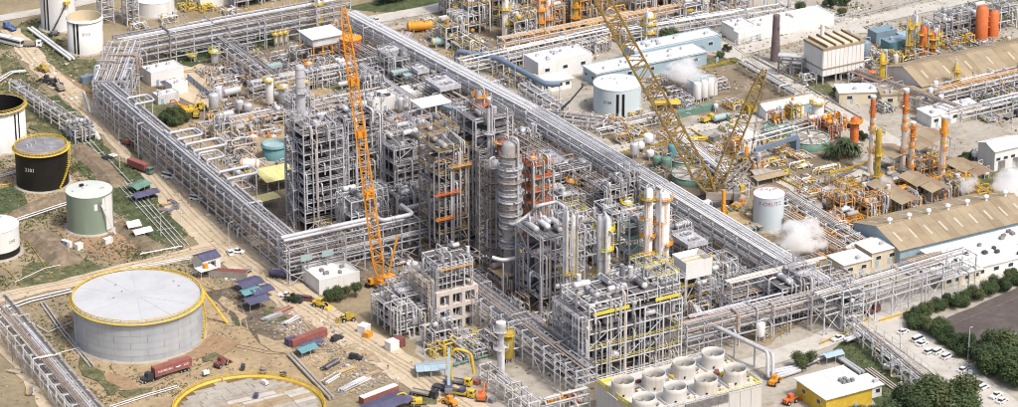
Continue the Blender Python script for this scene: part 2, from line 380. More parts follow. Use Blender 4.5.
def column(label, x, y, prof, m='clad', plats=(), pm='steel', ladder='yellow', cat='column', name='process_column', bands=(), bandm='steel', over=True, group=None, seed=1, paint=(), pw=(1.0, 1.5), sp=(1.2, 1.9)):
    """tall vessel: prof [(r,z)], plats [z or (z,mat)], paint [(z0,z1,mat)] coats in bands"""
    t = thing(name, label, cat, x, y, 0, 0, group); R = random.Random(seed)
    MB().lathe(prof, 20).build('shell', m, t)
    def rr(z):
        for (ra, za), (rb, zb) in zip(prof, prof[1:]):
            if za <= z <= zb: return ra + (rb - ra) * (z - za) / max(1e-6, zb - za)
        return prof[-1][0]
    top = prof[-1][1]; r0 = max(q for q, _ in prof)
    MB().lathe([(prof[0][0] + .5, 0), (prof[0][0] + .5, .5), (prof[0][0], .5)], 18).build('base_ring', 'concrete', t)
    for z0, z1, mm in paint: MB().lathe([(rr(z0) + .02, z0), (rr(z1) + .02, z1)], 20, caps=False).build('paint_band', mm, t)
    for z in bands: MB().lathe([(rr(z) + .12, z - .15), (rr(z) + .12, z + .15)], 20).build('band', bandm, t)
    a = R.uniform(0, 6)
    for q in plats:
        z, mm = q if isinstance(q, tuple) else (q, pm); a += R.uniform(.6, 2)
        ring_platform(t, rr(z), z, mm, R.uniform(*pw), a, R.uniform(*sp))
    if ladder:
        b = MB(); al = rad(-115); zs = [0] + [(q[0] if isinstance(q, tuple) else q) for q in plats]
        for i, (za, zb) in enumerate(zip(zs, zs[1:])):
            an = al + (.35 if i % 2 else -.1); rl = max(rr(za + .1), rr(zb)) + .35
            c = Vector((math.cos(an) * rl, math.sin(an) * rl, 0)); s = Vector((-math.sin(an), math.cos(an), 0)) * .3
            b.bar(c + s + Vector((0, 0, za)), c + s + Vector((0, 0, zb + 1)), .1); b.bar(c - s + Vector((0, 0, za)), c - s + Vector((0, 0, zb + 1)), .1)
            for k in range(int((zb - za) / .9)): b.bar(c + s + Vector((0, 0, za + k * .9)), c - s + Vector((0, 0, za + k * .9)), .07)
        if b.v: b.build('ladder', ladder, t)
    if over:
        r1 = prof[-1][0]; an = R.uniform(3.2, 5.5); d = Vector((math.cos(an), math.sin(an), 0)); rp = .28 if r0 < 2 else .45; q = r0 + rp + .3
        MB().tube([(0, 0, top - .2), (0, 0, top + 1.4), d * q + Vector((0, 0, top + 1.4)), d * q + Vector((0, 0, 2)), d * (q + 3) + Vector((0, 0, 2))], rp, 10).build('overhead_pipe', 'clad', t)
    for i in range(4):
        z = R.uniform(.15, .85) * top; an = R.uniform(0, 6.28); r = rr(z)
        cyl(t, 'nozzle', m, (0, 0, z), ((r + .7) * math.cos(an), (r + .7) * math.sin(an), z), .22)
    return t
def rack(label, x0, y0, x1, y1, w, tiers, npipes, bay=7.0, m='steel', pm=None, name='pipe_rack', cat='pipe rack', seed=1, walk=False, brace=4, rr=(.12, .16, .2, .25, .33), drop=6, girder=True, z=0.0, colw=.38, stagger=True):
    R = random.Random(seed); pm = pm or PIPES
    d = Vector((x1 - x0, y1 - y0)); L = d.length
    t = thing(name, label, cat, x0, y0, z, math.atan2(d.y, d.x)); n = max(1, round(L / bay)); top = tiers[-1]
    for i in range(n + 1):
        x = min(max(i * L / n, colw / 2), L - colw / 2)
        for s in (-1, 1): box(t, 'column', m, x, s * (w / 2 - .2), (top + .12) / 2, colw, colw, top + .12)
        for zt in tiers: box(t, 'beam', m, x, 0, zt - .16, .3, w + .6, .32)
    for zt in tiers if girder else ():
        for s in (-1, 1): box(t, 'girder', m, L / 2, s * (w / 2 + .12), zt - .75, L - .1, .22, .34)
    for k, zt in enumerate(tiers):
        num = npipes[k] if isinstance(npipes, (list, tuple)) else npipes
        ww = w - 1.0 - (1.2 if walk and k == len(tiers) - 1 else 0)
        y = -ww / 2; gap = ww / max(1, num)
        for i in range(num):
            r = R.choice(rr); r = min(r, gap * .48)
            a, b = 0.1, L - .1
            if stagger and R.random() < .35: a += R.uniform(0, .35) * L
            if stagger and R.random() < .35: b -= R.uniform(0, .35) * L
            yy = y + (i + .5) * gap
            mm = R.choice(pm)
            if stagger and R.random() < .3:
                q = R.uniform(.2, .8) * (b - a) + a; s = R.choice((-1, 1)); low = R.uniform(.3, .7) * zt
                MB().tube([(a, yy, zt + r), (q, yy, zt + r), (q, yy, zt + r + .7), (q, s * (w / 2 + .8), zt + r + .7), (q, s * (w / 2 + .8), low)], r).build('pipe', mm, t)
            else: cyl(t, 'pipe', mm, (a, yy, zt + r), (b, yy, zt + r), r, 8)
    if walk:
        yw = w / 2 - .6; b = MB().box(L / 2, yw, top + .05, L - .2, 1.0, .08); wk = b.build('walkway', 'grating', t)
        MB().rail([(0.1, yw + .5, top + .1), (L - .1, yw + .5, top + .1)], 1.1, .1, 3.5).build('railing', m, wk)
    if brace:
        for i in range(0, n, brace):
            for s in (-1, 1):
                xa, xb = i * L / n + .2, (i + 1) * L / n - .2
                bar(t, 'brace', m, (xa, s * (w / 2 - .2), .3), (xb, s * (w / 2 - .2), tiers[0] - .4), .2)
                bar(t, 'brace', m, (xb, s * (w / 2 + .02), .3), (xa, s * (w / 2 + .02), tiers[0] - .4), .2)
    for i in range(drop):
        x = R.uniform(.05, .95) * L; s = R.choice((-1, 1)); zt = R.choice(tiers); r = R.choice((.12, .16, .22)); o = R.uniform(.8, 2.2)
        MB().tube([(x, s * w * .2, zt + .5), (x, s * (w / 2 + o), zt + .5), (x, s * (w / 2 + o), .0)], r).build('riser_pipe', R.choice(pm), t)
    return t
def stair(p, x, y, w, z0, zs, m, along='x', L=4.0):
    b = MB(); za = z0; k = 0
    for zb in zs:
        s = 1 if k % 2 == 0 else -1
        a = Vector((-s * L / 2, 0, za)); c = Vector((s * L / 2, 0, zb))
        for o in (-w / 2, w / 2):
            off = Vector((0, o, 0)); b.bar(a + off, c + off, .14, .3); b.bar(a + off + Vector((0, 0, 1)), c + off + Vector((0, 0, 1)), .1)
        for i in range(6): q = a.lerp(c, (i + .5) / 6); b.box(q.x, q.y, q.z, .5, w, .08)
        b.box(s * (L / 2 + .5), 0, zb, 1.1, w + .6, .1); za = zb; k += 1
    for sx in (-1, 1):
        for sy in (-1, 1): b.box(sx * (L / 2 + 1.0), sy * (w / 2 + .35), zs[-1] / 2, .2, .2, zs[-1])
    return b.build('stair_tower', m, p, (x, y, 0), (0, 0, 0 if along == 'x' else math.pi / 2))
def frame(label, x, y, xs, ys, zs, m='steel', rails='steel', deck=.75, brace=.45, eq=.5, seed=1, name='steel_structure', cat='steel structure', risers=6, col=.42, st=None, eqm=None, dm='grating', rz=0.0, railp=.9, beamw=.34, extra=True):
    """steel tower: column lines xs, ys and floor levels zs, with decks, railings, bracing and the equipment on its floors"""
    R = random.Random(seed); t = thing(name, label, cat, x, y, 0, rz); top = zs[-1]; eqm = eqm or ['clad', 'clad_dull', 'steel_white', 'clad', 'steel_dark']
    X0, X1, Y0, Y1 = xs[0], xs[-1], ys[0], ys[-1]; W, D = X1 - X0, Y1 - Y0
    for a in xs:
        for b in ys: box(t, 'column', m, a, b, top / 2, col, col, top)
    for k, z in enumerate(zs):
        for b in ys: box(t, 'beam', m, (X0 + X1) / 2, b, z - .24, W + .1, beamw, beamw)
        for a in xs: box(t, 'beam', m, a, (Y0 + Y1) / 2, z - .22, beamw, D + .1, beamw)
        pl = MB(); pls = []
        for i in range(len(xs) - 1):
            for j in range(len(ys) - 1):
                if R.random() < deck:
                    sx, sy = xs[i + 1] - xs[i], ys[j + 1] - ys[j]
                    pls.append(((xs[i] + xs[i + 1]) / 2, (ys[j] + ys[j + 1]) / 2, z - .02, sx - .1, sy - .1, .1))
                elif R.random() < .7:
                    sx = xs[i + 1] - xs[i]; pls.append(((xs[i] + xs[i + 1]) / 2, ys[j] + 1.0, z - .02, sx - .1, 1.8, .1))
        for q in pls: box(t, 'deck_plate', dm, *q)
        if rails and R.random() < railp:
            rm = rails if isinstance(rails, str) else R.choice(rails)
            MB().rail([(X0 - .1, Y0 - .1, z), (X1 + .1, Y0 - .1, z), (X1 + .1, Y1 + .1, z), (X0 - .1, Y1 + .1, z)], 1.1, .11, 3.0, True).build('railing', rm, t)
    zz = [0] + list(zs)
    for k in range(len(zz) - 1):
        for i in range(len(xs) - 1):
            for b in (Y0, Y1):
                if R.random() < brace:
                    s = R.choice((0, 1)); bar(t, 'brace', m, (xs[i + s], b, zz[k] + .1), (xs[i + 1 - s], b, zz[k + 1] - .4), .2)
        for j in range(len(ys) - 1):
            for a in (X0, X1):
                if R.random() < brace:
                    s = R.choice((0, 1)); bar(t, 'brace', m, (a, ys[j + s], zz[k] + .1), (a, ys[j + 1 - s], zz[k + 1] - .4), .2)
    for k, z in enumerate(zz):
        h = (zz[k + 1] - z) if k + 1 < len(zz) else 4.0
        for i in range(len(xs) - 1):
            for j in range(len(ys) - 1):
                sx, sy = xs[i + 1] - xs[i], ys[j + 1] - ys[j]; cx, cy = (xs[i] + xs[i + 1]) / 2, (ys[j] + ys[j + 1]) / 2
                for rep in range(2 if k + 1 < len(zz) else 4):
                    if R.random() > eq: continue
                    q = R.random(); mm = R.choice(eqm); ox, oy = R.uniform(-.2, .2) * sx, R.uniform(-.2, .2) * sy
                    if q < .35:
                        r = min(h * .26, sy * .22, 1.2); L = sx * R.uniform(.45, .75)
                        obj('drum', hdrum_mesh(round(L, 0), round(r, 1), mm), t, (cx, cy + oy, z + r + .35), (0, 0, R.choice((0, math.pi / 2))) if sy > 4 else None)
                    elif q < .6:
                        r = R.uniform(.35, .9); hh = R.uniform(.5, .9) * h
                        cyl(t, 'vessel', mm, (cx + ox, cy + oy, z + .03), (cx + ox, cy + oy, z + hh), r, 14)
                    elif q < .78:
                        box(t, 'equipment_box', mm, cx + ox, cy + oy, z + .62, R.uniform(.8, 2.2), R.uniform(.8, 1.8), 1.2)
                    else:
                        pts = [Vector((X0 + .3, cy + oy, z + .5)), Vector((cx + ox, cy + oy, z + .5)), Vector((cx + ox, cy + oy, z + h * .7)), Vector((cx + ox, Y0 - .5, z + h * .7)), Vector((cx + ox, Y0 - .5, max(0, z - h * .4)))]
                        MB().tube(pts, R.choice((.14, .2, .28)), 8).build('pipe', R.choice(PIPES[:5]), t)
    for i in range(int(risers * 1.7)):
        s = R.choice((0, 1, 0, 2)); za = R.choice(zz[:max(1, len(zz) // 2)]); zb = R.choice(zz[len(zz) // 2:]) + R.uniform(0, 1.5); r = R.choice((.13, .18, .25, .32))
        if s == 0: px, py, dx, dy = R.uniform(X0, X1), Y0 - .6, 0, 1
        elif s == 1: px, py, dx, dy = X0 - .6, R.uniform(Y0, Y1), 1, 0
        else: px, py, dx, dy = R.uniform(X0, X1), Y1 + .6, 0, -1
        MB().tube([(px + dx * 2, py + dy * 2, za + .6), (px, py, za + .6), (px, py, zb), (px + dx * 2.5, py + dy * 2.5, zb)], r).build('riser_pipe', R.choice(PIPES[:6]), t)
    if top > 5 and extra:
        for i in range(len(xs) - 1):
            for j in range(len(ys) - 1):
                if R.random() > .45: continue
                xa, xb, ya, yb = xs[i] + .1, xs[i + 1] - .1, ys[j] + .1, ys[j + 1] - .1; hh = R.uniform(1.8, 4.2)
                for a in (xa, xb):
                    for b in (ya, yb): box(t, 'post', m, a, b, top + hh / 2, .24, .24, hh)
                for b in (ya, yb): box(t, 'top_beam', m, (xa + xb) / 2, b, top + hh, xb - xa, .22, .22)
                for a in (xa, xb): box(t, 'top_beam', m, a, (ya + yb) / 2, top + hh + .01, .22, yb - ya, .22)
                if R.random() < .6: MB().rail([(xa, ya, top + hh), (xb, ya, top + hh), (xb, yb, top + hh), (xa, yb, top + hh)], 1.0, .1, 2.5, True).build('railing', rails if isinstance(rails, str) else R.choice(rails) if rails else m, t)
                for q in range(3):
                    r = R.choice((.12, .16, .22)); px, py = R.uniform(xa, xb), R.uniform(ya, yb)
                    MB().tube([(px, py, top - .1), (px, py, top + hh * R.uniform(.4, .9)), (px, R.choice((Y0 - .5, Y1 + .5)), top + hh * .5), (px, Y0 - .5, top - R.uniform(2, 6))] if q else [(px, py, top - .1), (px, py, top + hh + R.uniform(.5, 2))], r, 7).build('pipe', R.choice(PIPES), t)
    if st:
        side, zsn = st
        if side == 'y-': stair(t, R.uniform(X0 + 2, X1 - 2), Y0 - 1.4, 1.2, 0, zs[:zsn], m, 'x')
        else: stair(t, X0 - 1.4, (Y0 + Y1) / 2, 1.2, 0, zs[:zsn], m, 'y')
    return t
def lines(a, b, n): return [a + (b - a) * i / n for i in range(n + 1)]
def manifold(label, x, y, sx, sy, h, n, seed, pm=None, name='pipe_manifold', cat='pipework', rz=0.0, supp='steel', rr=(.12, .16, .22, .3), valves='yellow'):
    """a tangle of bent pipes on low supports, with valves"""
    R = random.Random(seed); t = thing(name, label, cat, x, y, 0, rz); pm = pm or PIPES
    for i in range(n):
        r = R.choice(rr); z = R.uniform(.4, h); a = R.uniform(-sx / 2, sx / 2); b = R.uniform(-sx / 2, sx / 2); c = R.uniform(-sy / 2, sy / 2); d = R.uniform(-sy / 2, sy / 2)
        z2 = R.uniform(.5, h)
        if R.random() < .5: pts = [(a, c, 0), (a, c, z), (b, c, z), (b, d, z), (b, d, 0)]
        else: pts = [(a, -sy / 2, z), (a, c, z), (a, c, z2), (b, c, z2), (b, sy / 2, z2), (b, sy / 2, 0)]
        pts = [q for k, q in enumerate(pts) if k == 0 or (Vector(q) - Vector(pts[k - 1])).length > .3]
        MB().tube(pts, r).build('pipe', R.choice(pm), t)
        if valves and R.random() < .5:
            cyl(t, 'valve', valves if R.random() < .6 else 'steel_dark', (b - .0, (c + d) / 2, z - .35), (b, (c + d) / 2, z + .55), r + .15)
    for i in range(max(2, int(sx / 4))):
        xx = -sx / 2 + (i + .5) * sx / max(2, int(sx / 4))
        for s in (-1, 1): box(t, 'support_post', supp, xx, s * sy * .42, h * .42, .22, .22, h * .84)
        box(t, 'support_beam', supp, xx, 0, h * .84, .22, sy * .9, .22)
    return t
def plinth(t, sx, sy, h=.35, m='concrete'): return box(t, 'plinth', m, 0, 0, h / 2, sx, sy, h)
def pump(label, x, y, rz=0.0, m='green_steel', name='pump_set', group=None):
    t = thing(name, label, 'pump', x, y, 0, rz, group); plinth(t, 3.2, 1.4)
    cyl(t, 'motor', m, (-1.2, 0, .95), (.2, 0, .95), .5, 12); cyl(t, 'shaft', 'steel', (.2, 0, .95), (.7, 0, .95), .12)
    MB().lathe([(.01, -.4), (.55, -.3), (.6, 0), (.55, .3), (.01, .4)], 12).build('casing', m, t, (1.0, 0, .95), (0, math.pi / 2, 0))
    MB().tube([(1.0, 0, 1.3), (1.0, 0, 2.6), (1.0, 2.2, 2.6), (1.0, 2.2, 0)], .16).build('pipe', 'clad', t); return t
def air_cooler(label, x, y, z, L, w, n, rz=0.0, m='steel', h=4.0, rail='steel', legs=True):
    """bank of fin-fan coolers: a plenum with fan rings on posts"""
    t = thing('air_cooler', label, 'cooler', x, y, z, rz)
    if legs:
        k = max(2, n + 1)
        for i in range(k):
            for s in (-1, 1): box(t, 'leg', m, -L / 2 + .3 + (L - .6) * i / (k - 1), s * (w / 2 - .3), h / 2, .3, .3, h)
    box(t, 'plenum', m, 0, 0, h + .7, L, w, 1.4)
    for i in range(n):
        xx = -L / 2 + (i + .5) * L / n; r = min(L / n, w) * .4
        f = MB().lathe([(r, h + 1.4), (r, h + 2.0), (r - .12, h + 2.0), (r - .12, h + 1.42)], 16, xx, 0, caps=False).build('fan_ring', m, t)
        b = MB()
        for k in range(3): b.box(xx, 0, h + 1.7, r * 1.85, .35, .06, k * math.pi / 3)
        b.build('fan_blade', 'steel_dark', f)
    MB().rail([(-L / 2, -w / 2, h + 1.4), (L / 2, -w / 2, h + 1.4), (L / 2, w / 2, h + 1.4), (-L / 2, w / 2, h + 1.4)], 1.1, .1, 2.5, True).build('railing', rail, t)
    return t
# ------------------------------------------------------------------ tanks
def ang_cam(x, y): return math.atan2(CAM.y - y, CAM.x - x)
def tank(label, x, y, r, h, m, roofm=None, roof='cone', rail=None, stripes=None, text=None, letter='black', inside='tank_inside', plates=None, stair_a=None, band=None, level=.5, rise=.075, tsize=1.6, ta=0.0, tz=.6, liquid=None, name='storage_tank', foot='concrete', n=64, curb=None):
    t = thing(name, label, 'tank', x, y); ac = ang_cam(x, y); R = random.Random(int(x * 7 + y))
    MB().lathe([(r + 1.2, 0), (r + 1.0, .45), (r - .05, .45)], n, caps=False).build('foundation', foot, t)
    if plates:
        nc, ms = plates; hc = h / nc; k = 12; sh = MB().lathe([(r - .06, .4), (r - .06, h - .1)], n, caps=False).build('shell', 'clad_dull', t)
        for c in range(nc):
            b = MB(); a0, a1 = 0.004, 2 * math.pi / k - .004; rr = r
            b.lathe([(rr, c * hc + .035 + .42 * (c == 0)), (rr, (c + 1) * hc - .035)], 8, a0=a0, a1=a1, caps=False)
            mm = [b.mesh('plate', q) for q in ms]
            for i in range(k): obj('plate', R.choice(mm), sh, (0, 0, 0), (0, 0, 2 * math.pi * (i + .5 * (c % 2)) / k))
    elif roof == 'open':
        MB().lathe([(r, .4), (r, h), (r - .15, h), (r - .15, h - .02)], n, caps=False).build('shell', m, t)
        MB().lathe([(r - .16, h - .01), (r - .16, h * level)], n, caps=False).build('inner_wall', inside, t)
        MB().lathe([(r - .17, h * level), (.01, h * level + .3)], n, caps=False).build('floating_roof', liquid or inside, t)
        MB().lathe([(r + .02, h - .9), (r + .45, h - .9), (r + .45, h - .7), (r + .02, h - .7)], n, caps=False).build('wind_girder', m, t)
    else: MB().lathe([(r, .4), (r, h)], n, caps=False).build('shell', m, t)
    if roof == 'cone':
        rb = MB().lathe([(r + .12, h - .05), (r + .12, h + .06), (r * .5, h + r * rise * .6), (.01, h + r * rise)], n, caps=False); rb.sm = [False] * len(rb.sm); rf = rb.build('roof', roofm or m, t)
        for i in range(5):
            a = R.uniform(0, 6.28); q = R.uniform(.2, .8) * r; zz = h + r * rise * (1 - q / r)
            cyl(rf, 'roof_vent', 'steel', (q * math.cos(a), q * math.sin(a), zz - .1), (q * math.cos(a), q * math.sin(a), zz + .7), .3)
    if rail:
        pts = [((r + .1) * math.cos(2 * math.pi * i / 48), (r + .1) * math.sin(2 * math.pi * i / 48), h + .05) for i in range(48)]
        MB().rail(pts, 1.1, .2, 2.0, True).build('rim_railing', rail, t)
        MB().lathe([(r + .14, h - .25), (r + 1.0, h - .25), (r + 1.0, h - .1), (r + .14, h - .1)], n, caps=False).build('rim_walkway', rail, t)
    if stripes:
        a, ww, gap, z1, z0 = stripes
        for s in (-1, 1):
            MB().lathe([(r + .03, z0), (r + .03, z1)], 4, a0=ac + a + s * gap - ww / 2, a1=ac + a + s * gap + ww / 2, caps=False).build('stripe', 'black', t)
    if text: obj('lettering', text_mesh(text, tsize, letter, r + .05), t, (0, 0, h * tz), (0, 0, ac + ta + math.pi / 2))
    if band: MB().lathe([(r + .025, .42), (r + .025, band[0])], n, caps=False).build('lower_band', band[1], t)
    if stair_a is not None:
        b = MB(); k = 22; sp = 1.1
        for i in range(k):
            a = ac + stair_a + sp * i / k; q = r + .55; b.box(q * math.cos(a), q * math.sin(a), .5 + (h - .5) * i / k, .9, sp * r / k * 1.2, .1, a)
        pts = [((r + 1.0) * math.cos(ac + stair_a + sp * i / k), (r + 1.0) * math.sin(ac + stair_a + sp * i / k), .5 + (h - .5) * i / k) for i in range(k + 1)]
        b.rail(pts, 1.0, .12, 3).build('stairway', rail or 'steel', t)
    return t
# ------------------------------------------------------------------ lattice cranes
def lattice(p, name, m, a, b, w0, w1, sec=9.0, t=.2, side=None, dens=.62):
    """boom of lattice sections from a to b, each section a part"""
    a, b = Vector(a), Vector(b); d = (b - a); L = d.length; d.normalize(); n = max(2, round(L / sec))
    s = Vector(side) if side else d.cross(Vector((0, 0, 1))).normalized(); u = s.cross(d).normalized()
    def wd(k): 
        q = k / n
        if k == 0: return w0 * .35
        if k == n: return w1 * .45
        return w0 + (w1 - w0) * q
    for k in range(n):
        p0, p1 = a + d * (L * k / n), a + d * (L * (k + 1) / n); wa, wb = wd(k) / 2, wd(k + 1) / 2; q = MB()
        ca = [p0 + s * i * wa + u * j * wa for i, j in ((-1, -1), (1, -1), (1, 1), (-1, 1))]; cb = [p1 + s * i * wb + u * j * wb for i, j in ((-1, -1), (1, -1), (1, 1), (-1, 1))]
        for x, y in zip(ca, cb): q.bar(x, y, t)
        nb = max(2, round(L / n / max((wa + wb) * dens, 1.0)))
        for f in range(4):
            g = (f + 1) % 4
            for i in range(nb):
                q0, q1 = i / nb, (i + 1) / nb
                A, B = (f, g) if i % 2 else (g, f)
                q.bar(ca[A].lerp(cb[A], q0), ca[B].lerp(cb[B], q1), t * .6)
            q.bar(ca[f].lerp(cb[f], .0), ca[g].lerp(cb[g], .0), t * .7)
        q.build(name, m, p)
    return d
def crawler_base(t, m, ang, sc=1.0, ballast='steel_dark'):
    """crawler undercarriage and house; local frame, house turned to ang"""
    c, s = math.cos(ang), math.sin(ang)
    for q in (-1, 1):
        tr = MB(); tr.tube([(-4.2 * sc, q * 3.0 * sc, .65 * sc), (4.2 * sc, q * 3.0 * sc, .65 * sc)], .62 * sc, 10); tr.box(0, q * 3.0 * sc, .65 * sc, 8.4 * sc, 1.1 * sc, 1.2 * sc); tr.build('track', 'metal_dark', t)
    box(t, 'car_body', 'steel_dark', 0, 0, 1.0 * sc, 4 * sc, 5 * sc, .8 * sc)
    box(t, 'house', m, -c * 2.0 * sc, -s * 2.0 * sc, 2.5 * sc, 7.5 * sc, 3.2 * sc, 2.0 * sc, ang)
    box(t, 'counterweight', ballast, -c * 6.6 * sc, -s * 6.6 * sc, 2.6 * sc, 1.8 * sc, 5.2 * sc, 2.4 * sc, ang)
    cb = box(t, 'cab', m, c * 2.2 * sc + s * 2.3 * sc, s * 2.2 * sc - c * 2.3 * sc, 2.7 * sc, 2.2 * sc, 1.4 * sc, 2.0 * sc, ang)
    box(t, 'cab_window', 'window', c * 3.32 * sc + s * 2.3 * sc, s * 3.32 * sc - c * 2.3 * sc, 2.9 * sc, .06, 1.2 * sc, 1.1 * sc, ang)
def wire(p, name, a, b, w=.09, m='metal_dark'): return bar(p, name, m, a, b, w)
# ------------------------------------------------------------------ buildings
def gable(label, x, y, L, w, h, rise, rz=0.0, wm='white', rm='white_roof', cat='building', name='building', over=.5, strips=None, npan=8, vents=0, doors=0, wins=0, sky=None, seed=1, open_sides=False, ridge=True):
    """ridge along local x; roof of separate panels; openings framed and set into the walls"""
    R = random.Random(seed); t = thing(name, label, cat, x, y, 0, rz)
    if not open_sides:
        b = MB(); v = [(-L / 2, -w / 2, 0), (-L / 2, w / 2, 0), (-L / 2, w / 2, h), (-L / 2, 0, h + rise - .05), (-L / 2, -w / 2, h)]; v2 = [(-q[0], q[1], q[2]) for q in v]
        b.add(v + v2, [(0, 4, 3, 2, 1), (5, 6, 7, 8, 9), (0, 5, 9, 4), (1, 2, 7, 6), (2, 3, 8, 7), (3, 4, 9, 8)]).build('wall', wm, t)
        for i in range(doors):
            dx = -L / 2 + (i + .5) * L / doors; d = box(t, 'door', 'steel_dark' if R.random() < .5 else 'blue_wall', dx, -w / 2 - .03, min(h * .4, 1.9), min(3.2, L / doors * .5), .12, min(h * .8, 3.8))
        for i in range(wins):
            dx = -L / 2 + (i + .5) * L / wins; wd = box(t, 'window', 'white_clean', dx, -w / 2 - .02, h * .58, min(2.0, L / wins * .6), .14, 1.3); o = box(t, 'window_pane', 'window', dx, -w / 2 - .06, h * .58, min(1.8, L / wins * .55), .1, 1.1)
    else:
        for i in range(npan // 2 + 1):
            for s in (-1, 1): box(t, 'post', 'steel', -L / 2 + .2 + (L - .4) * i / (npan // 2), s * (w / 2 - .2), h / 2, .25, .25, h)
    ov = over / (w / 2) * rise; rf = MB().add([(-L / 2 - over + .02, -w / 2 - over + .02, h - ov), (L / 2 + over - .02, -w / 2 - over + .02, h - ov), (L / 2 + over - .02, 0, h + rise), (-L / 2 - over + .02, 0, h + rise), (-L / 2 - over + .02, w / 2 + over - .02, h - ov), (L / 2 + over - .02, w / 2 + over - .02, h - ov)], [(0, 1, 2, 3), (3, 2, 5, 4)]).build('roof', rm if isinstance(rm, str) else rm[0], t); sl = math.hypot(w / 2 + over, rise * (1 + over / (w / 2))); a = math.atan2(rise, w / 2); pw = (L + 2 * over) / npan
    for s in (-1, 1):
        for i in range(npan):
            mm = rm if isinstance(rm, str) else (rm[0 if s > 0 else 1] if isinstance(rm, tuple) else R.choice(rm))
            if strips and i % strips[0] == strips[1] and strips[3] == s: mm = strips[2]
            zc = h + rise / 2 - (over / (w / 2)) * rise / 2 + .06 + .015 * (i % 2)
            obj('roof_panel', ucube(mm), rf, (-L / 2 - over + (i + .5) * pw, s * (w / 2 + over) / 2, zc), (-s * a, 0, 0), (pw - .06, sl, .12))
        if sky:
            for i in range(sky): obj('skylight', ucube('skylight'), rf, (-L / 2 + (i + .5) * L / sky, s * w * .27, h + rise * (1 - .54) + .17), (-s * a, 0, 0), (.9, w * .2, .06))
    if ridge: box(rf, 'ridge_cap', rm if isinstance(rm, str) else rm[0], 0, 0, h + rise + .16, L + 2 * over, .7, .12)
    for i in range(vents):
        vx = -L / 2 + (i + .6) * L / vents; v = cyl(rf, 'roof_ventilator', 'white_clean', (vx, 0, h + rise - .1), (vx, 0, h + rise + 1.3), .55); MB().lathe([(1.0, h + rise + 1.3), (1.0, h + rise + 1.8), (.01, h + rise + 2.3)], 14, vx, 0).build('ventilator_cap', 'white_clean', rf)
    return t
def flatb(label, x, y, L, w, h, rz=0.0, wm='white', rm='white_roof', cat='building', name='building', parapet=.4, units=2, wins=0, doors=1, seed=1, over=0.0, endwins=0, npan=4, plant='steel'):
    R = random.Random(seed); t = thing(name, label, cat, x, y, 0, rz)
    box(t, 'wall', wm, 0, 0, h / 2, L, w, h)
    rf = MB().box(0, 0, h + .04, L + 2 * over - .04, w + 2 * over - .04, .07).build('roof', rm, t); pw = (L + 2 * over) / npan
    for i in range(npan): box(rf, 'roof_panel', rm, -L / 2 - over + (i + .5) * pw, 0, h + .1 + .012 * (i % 2), pw - .05, w + 2 * over, .2)
    if parapet:
        for s in (-1, 1):
            box(rf, 'parapet', wm, 0, s * (w / 2 + over - .12), h + .2 + parapet / 2, L + 2 * over, .24, parapet); box(rf, 'parapet', wm, s * (L / 2 + over - .125), 0, h + .21 + parapet / 2, .25, w + 2 * over - .5, parapet)
    for i in range(units): 
        u = box(rf, 'roof_unit', plant, R.uniform(-.4, .4) * L, R.uniform(-.35, .35) * w, h + .2 + .5, R.uniform(.8, 1.8), R.uniform(.8, 1.6), 1.0)
    for i in range(wins):
        dx = -L / 2 + (i + .5) * L / wins; ww = min(2.2, L / wins * .6)
        f = box(t, 'window', 'white_clean', dx, -w / 2 - .02, h * .58, ww, .12, min(1.5, h * .4)); box(t, 'window_pane', 'window', dx, -w / 2 - .05, h * .58, ww - .2, .1, min(1.3, h * .35))
    for i in range(endwins):
        dy = -w / 2 + (i + .5) * w / endwins; box(t, 'window', 'white_clean', -L / 2 - .02, dy, h * .58, .12, min(2, w / endwins * .55), min(1.5, h * .4)); box(t, 'window_pane', 'window', -L / 2 - .05, dy, h * .58, .1, min(1.8, w / endwins * .5), min(1.3, h * .35))
    for i in range(doors): box(t, 'door', 'blue_wall', -L * .3 + i * L * .45, -w / 2 - .03, 1.1, 1.2, .1, 2.2)
    return t
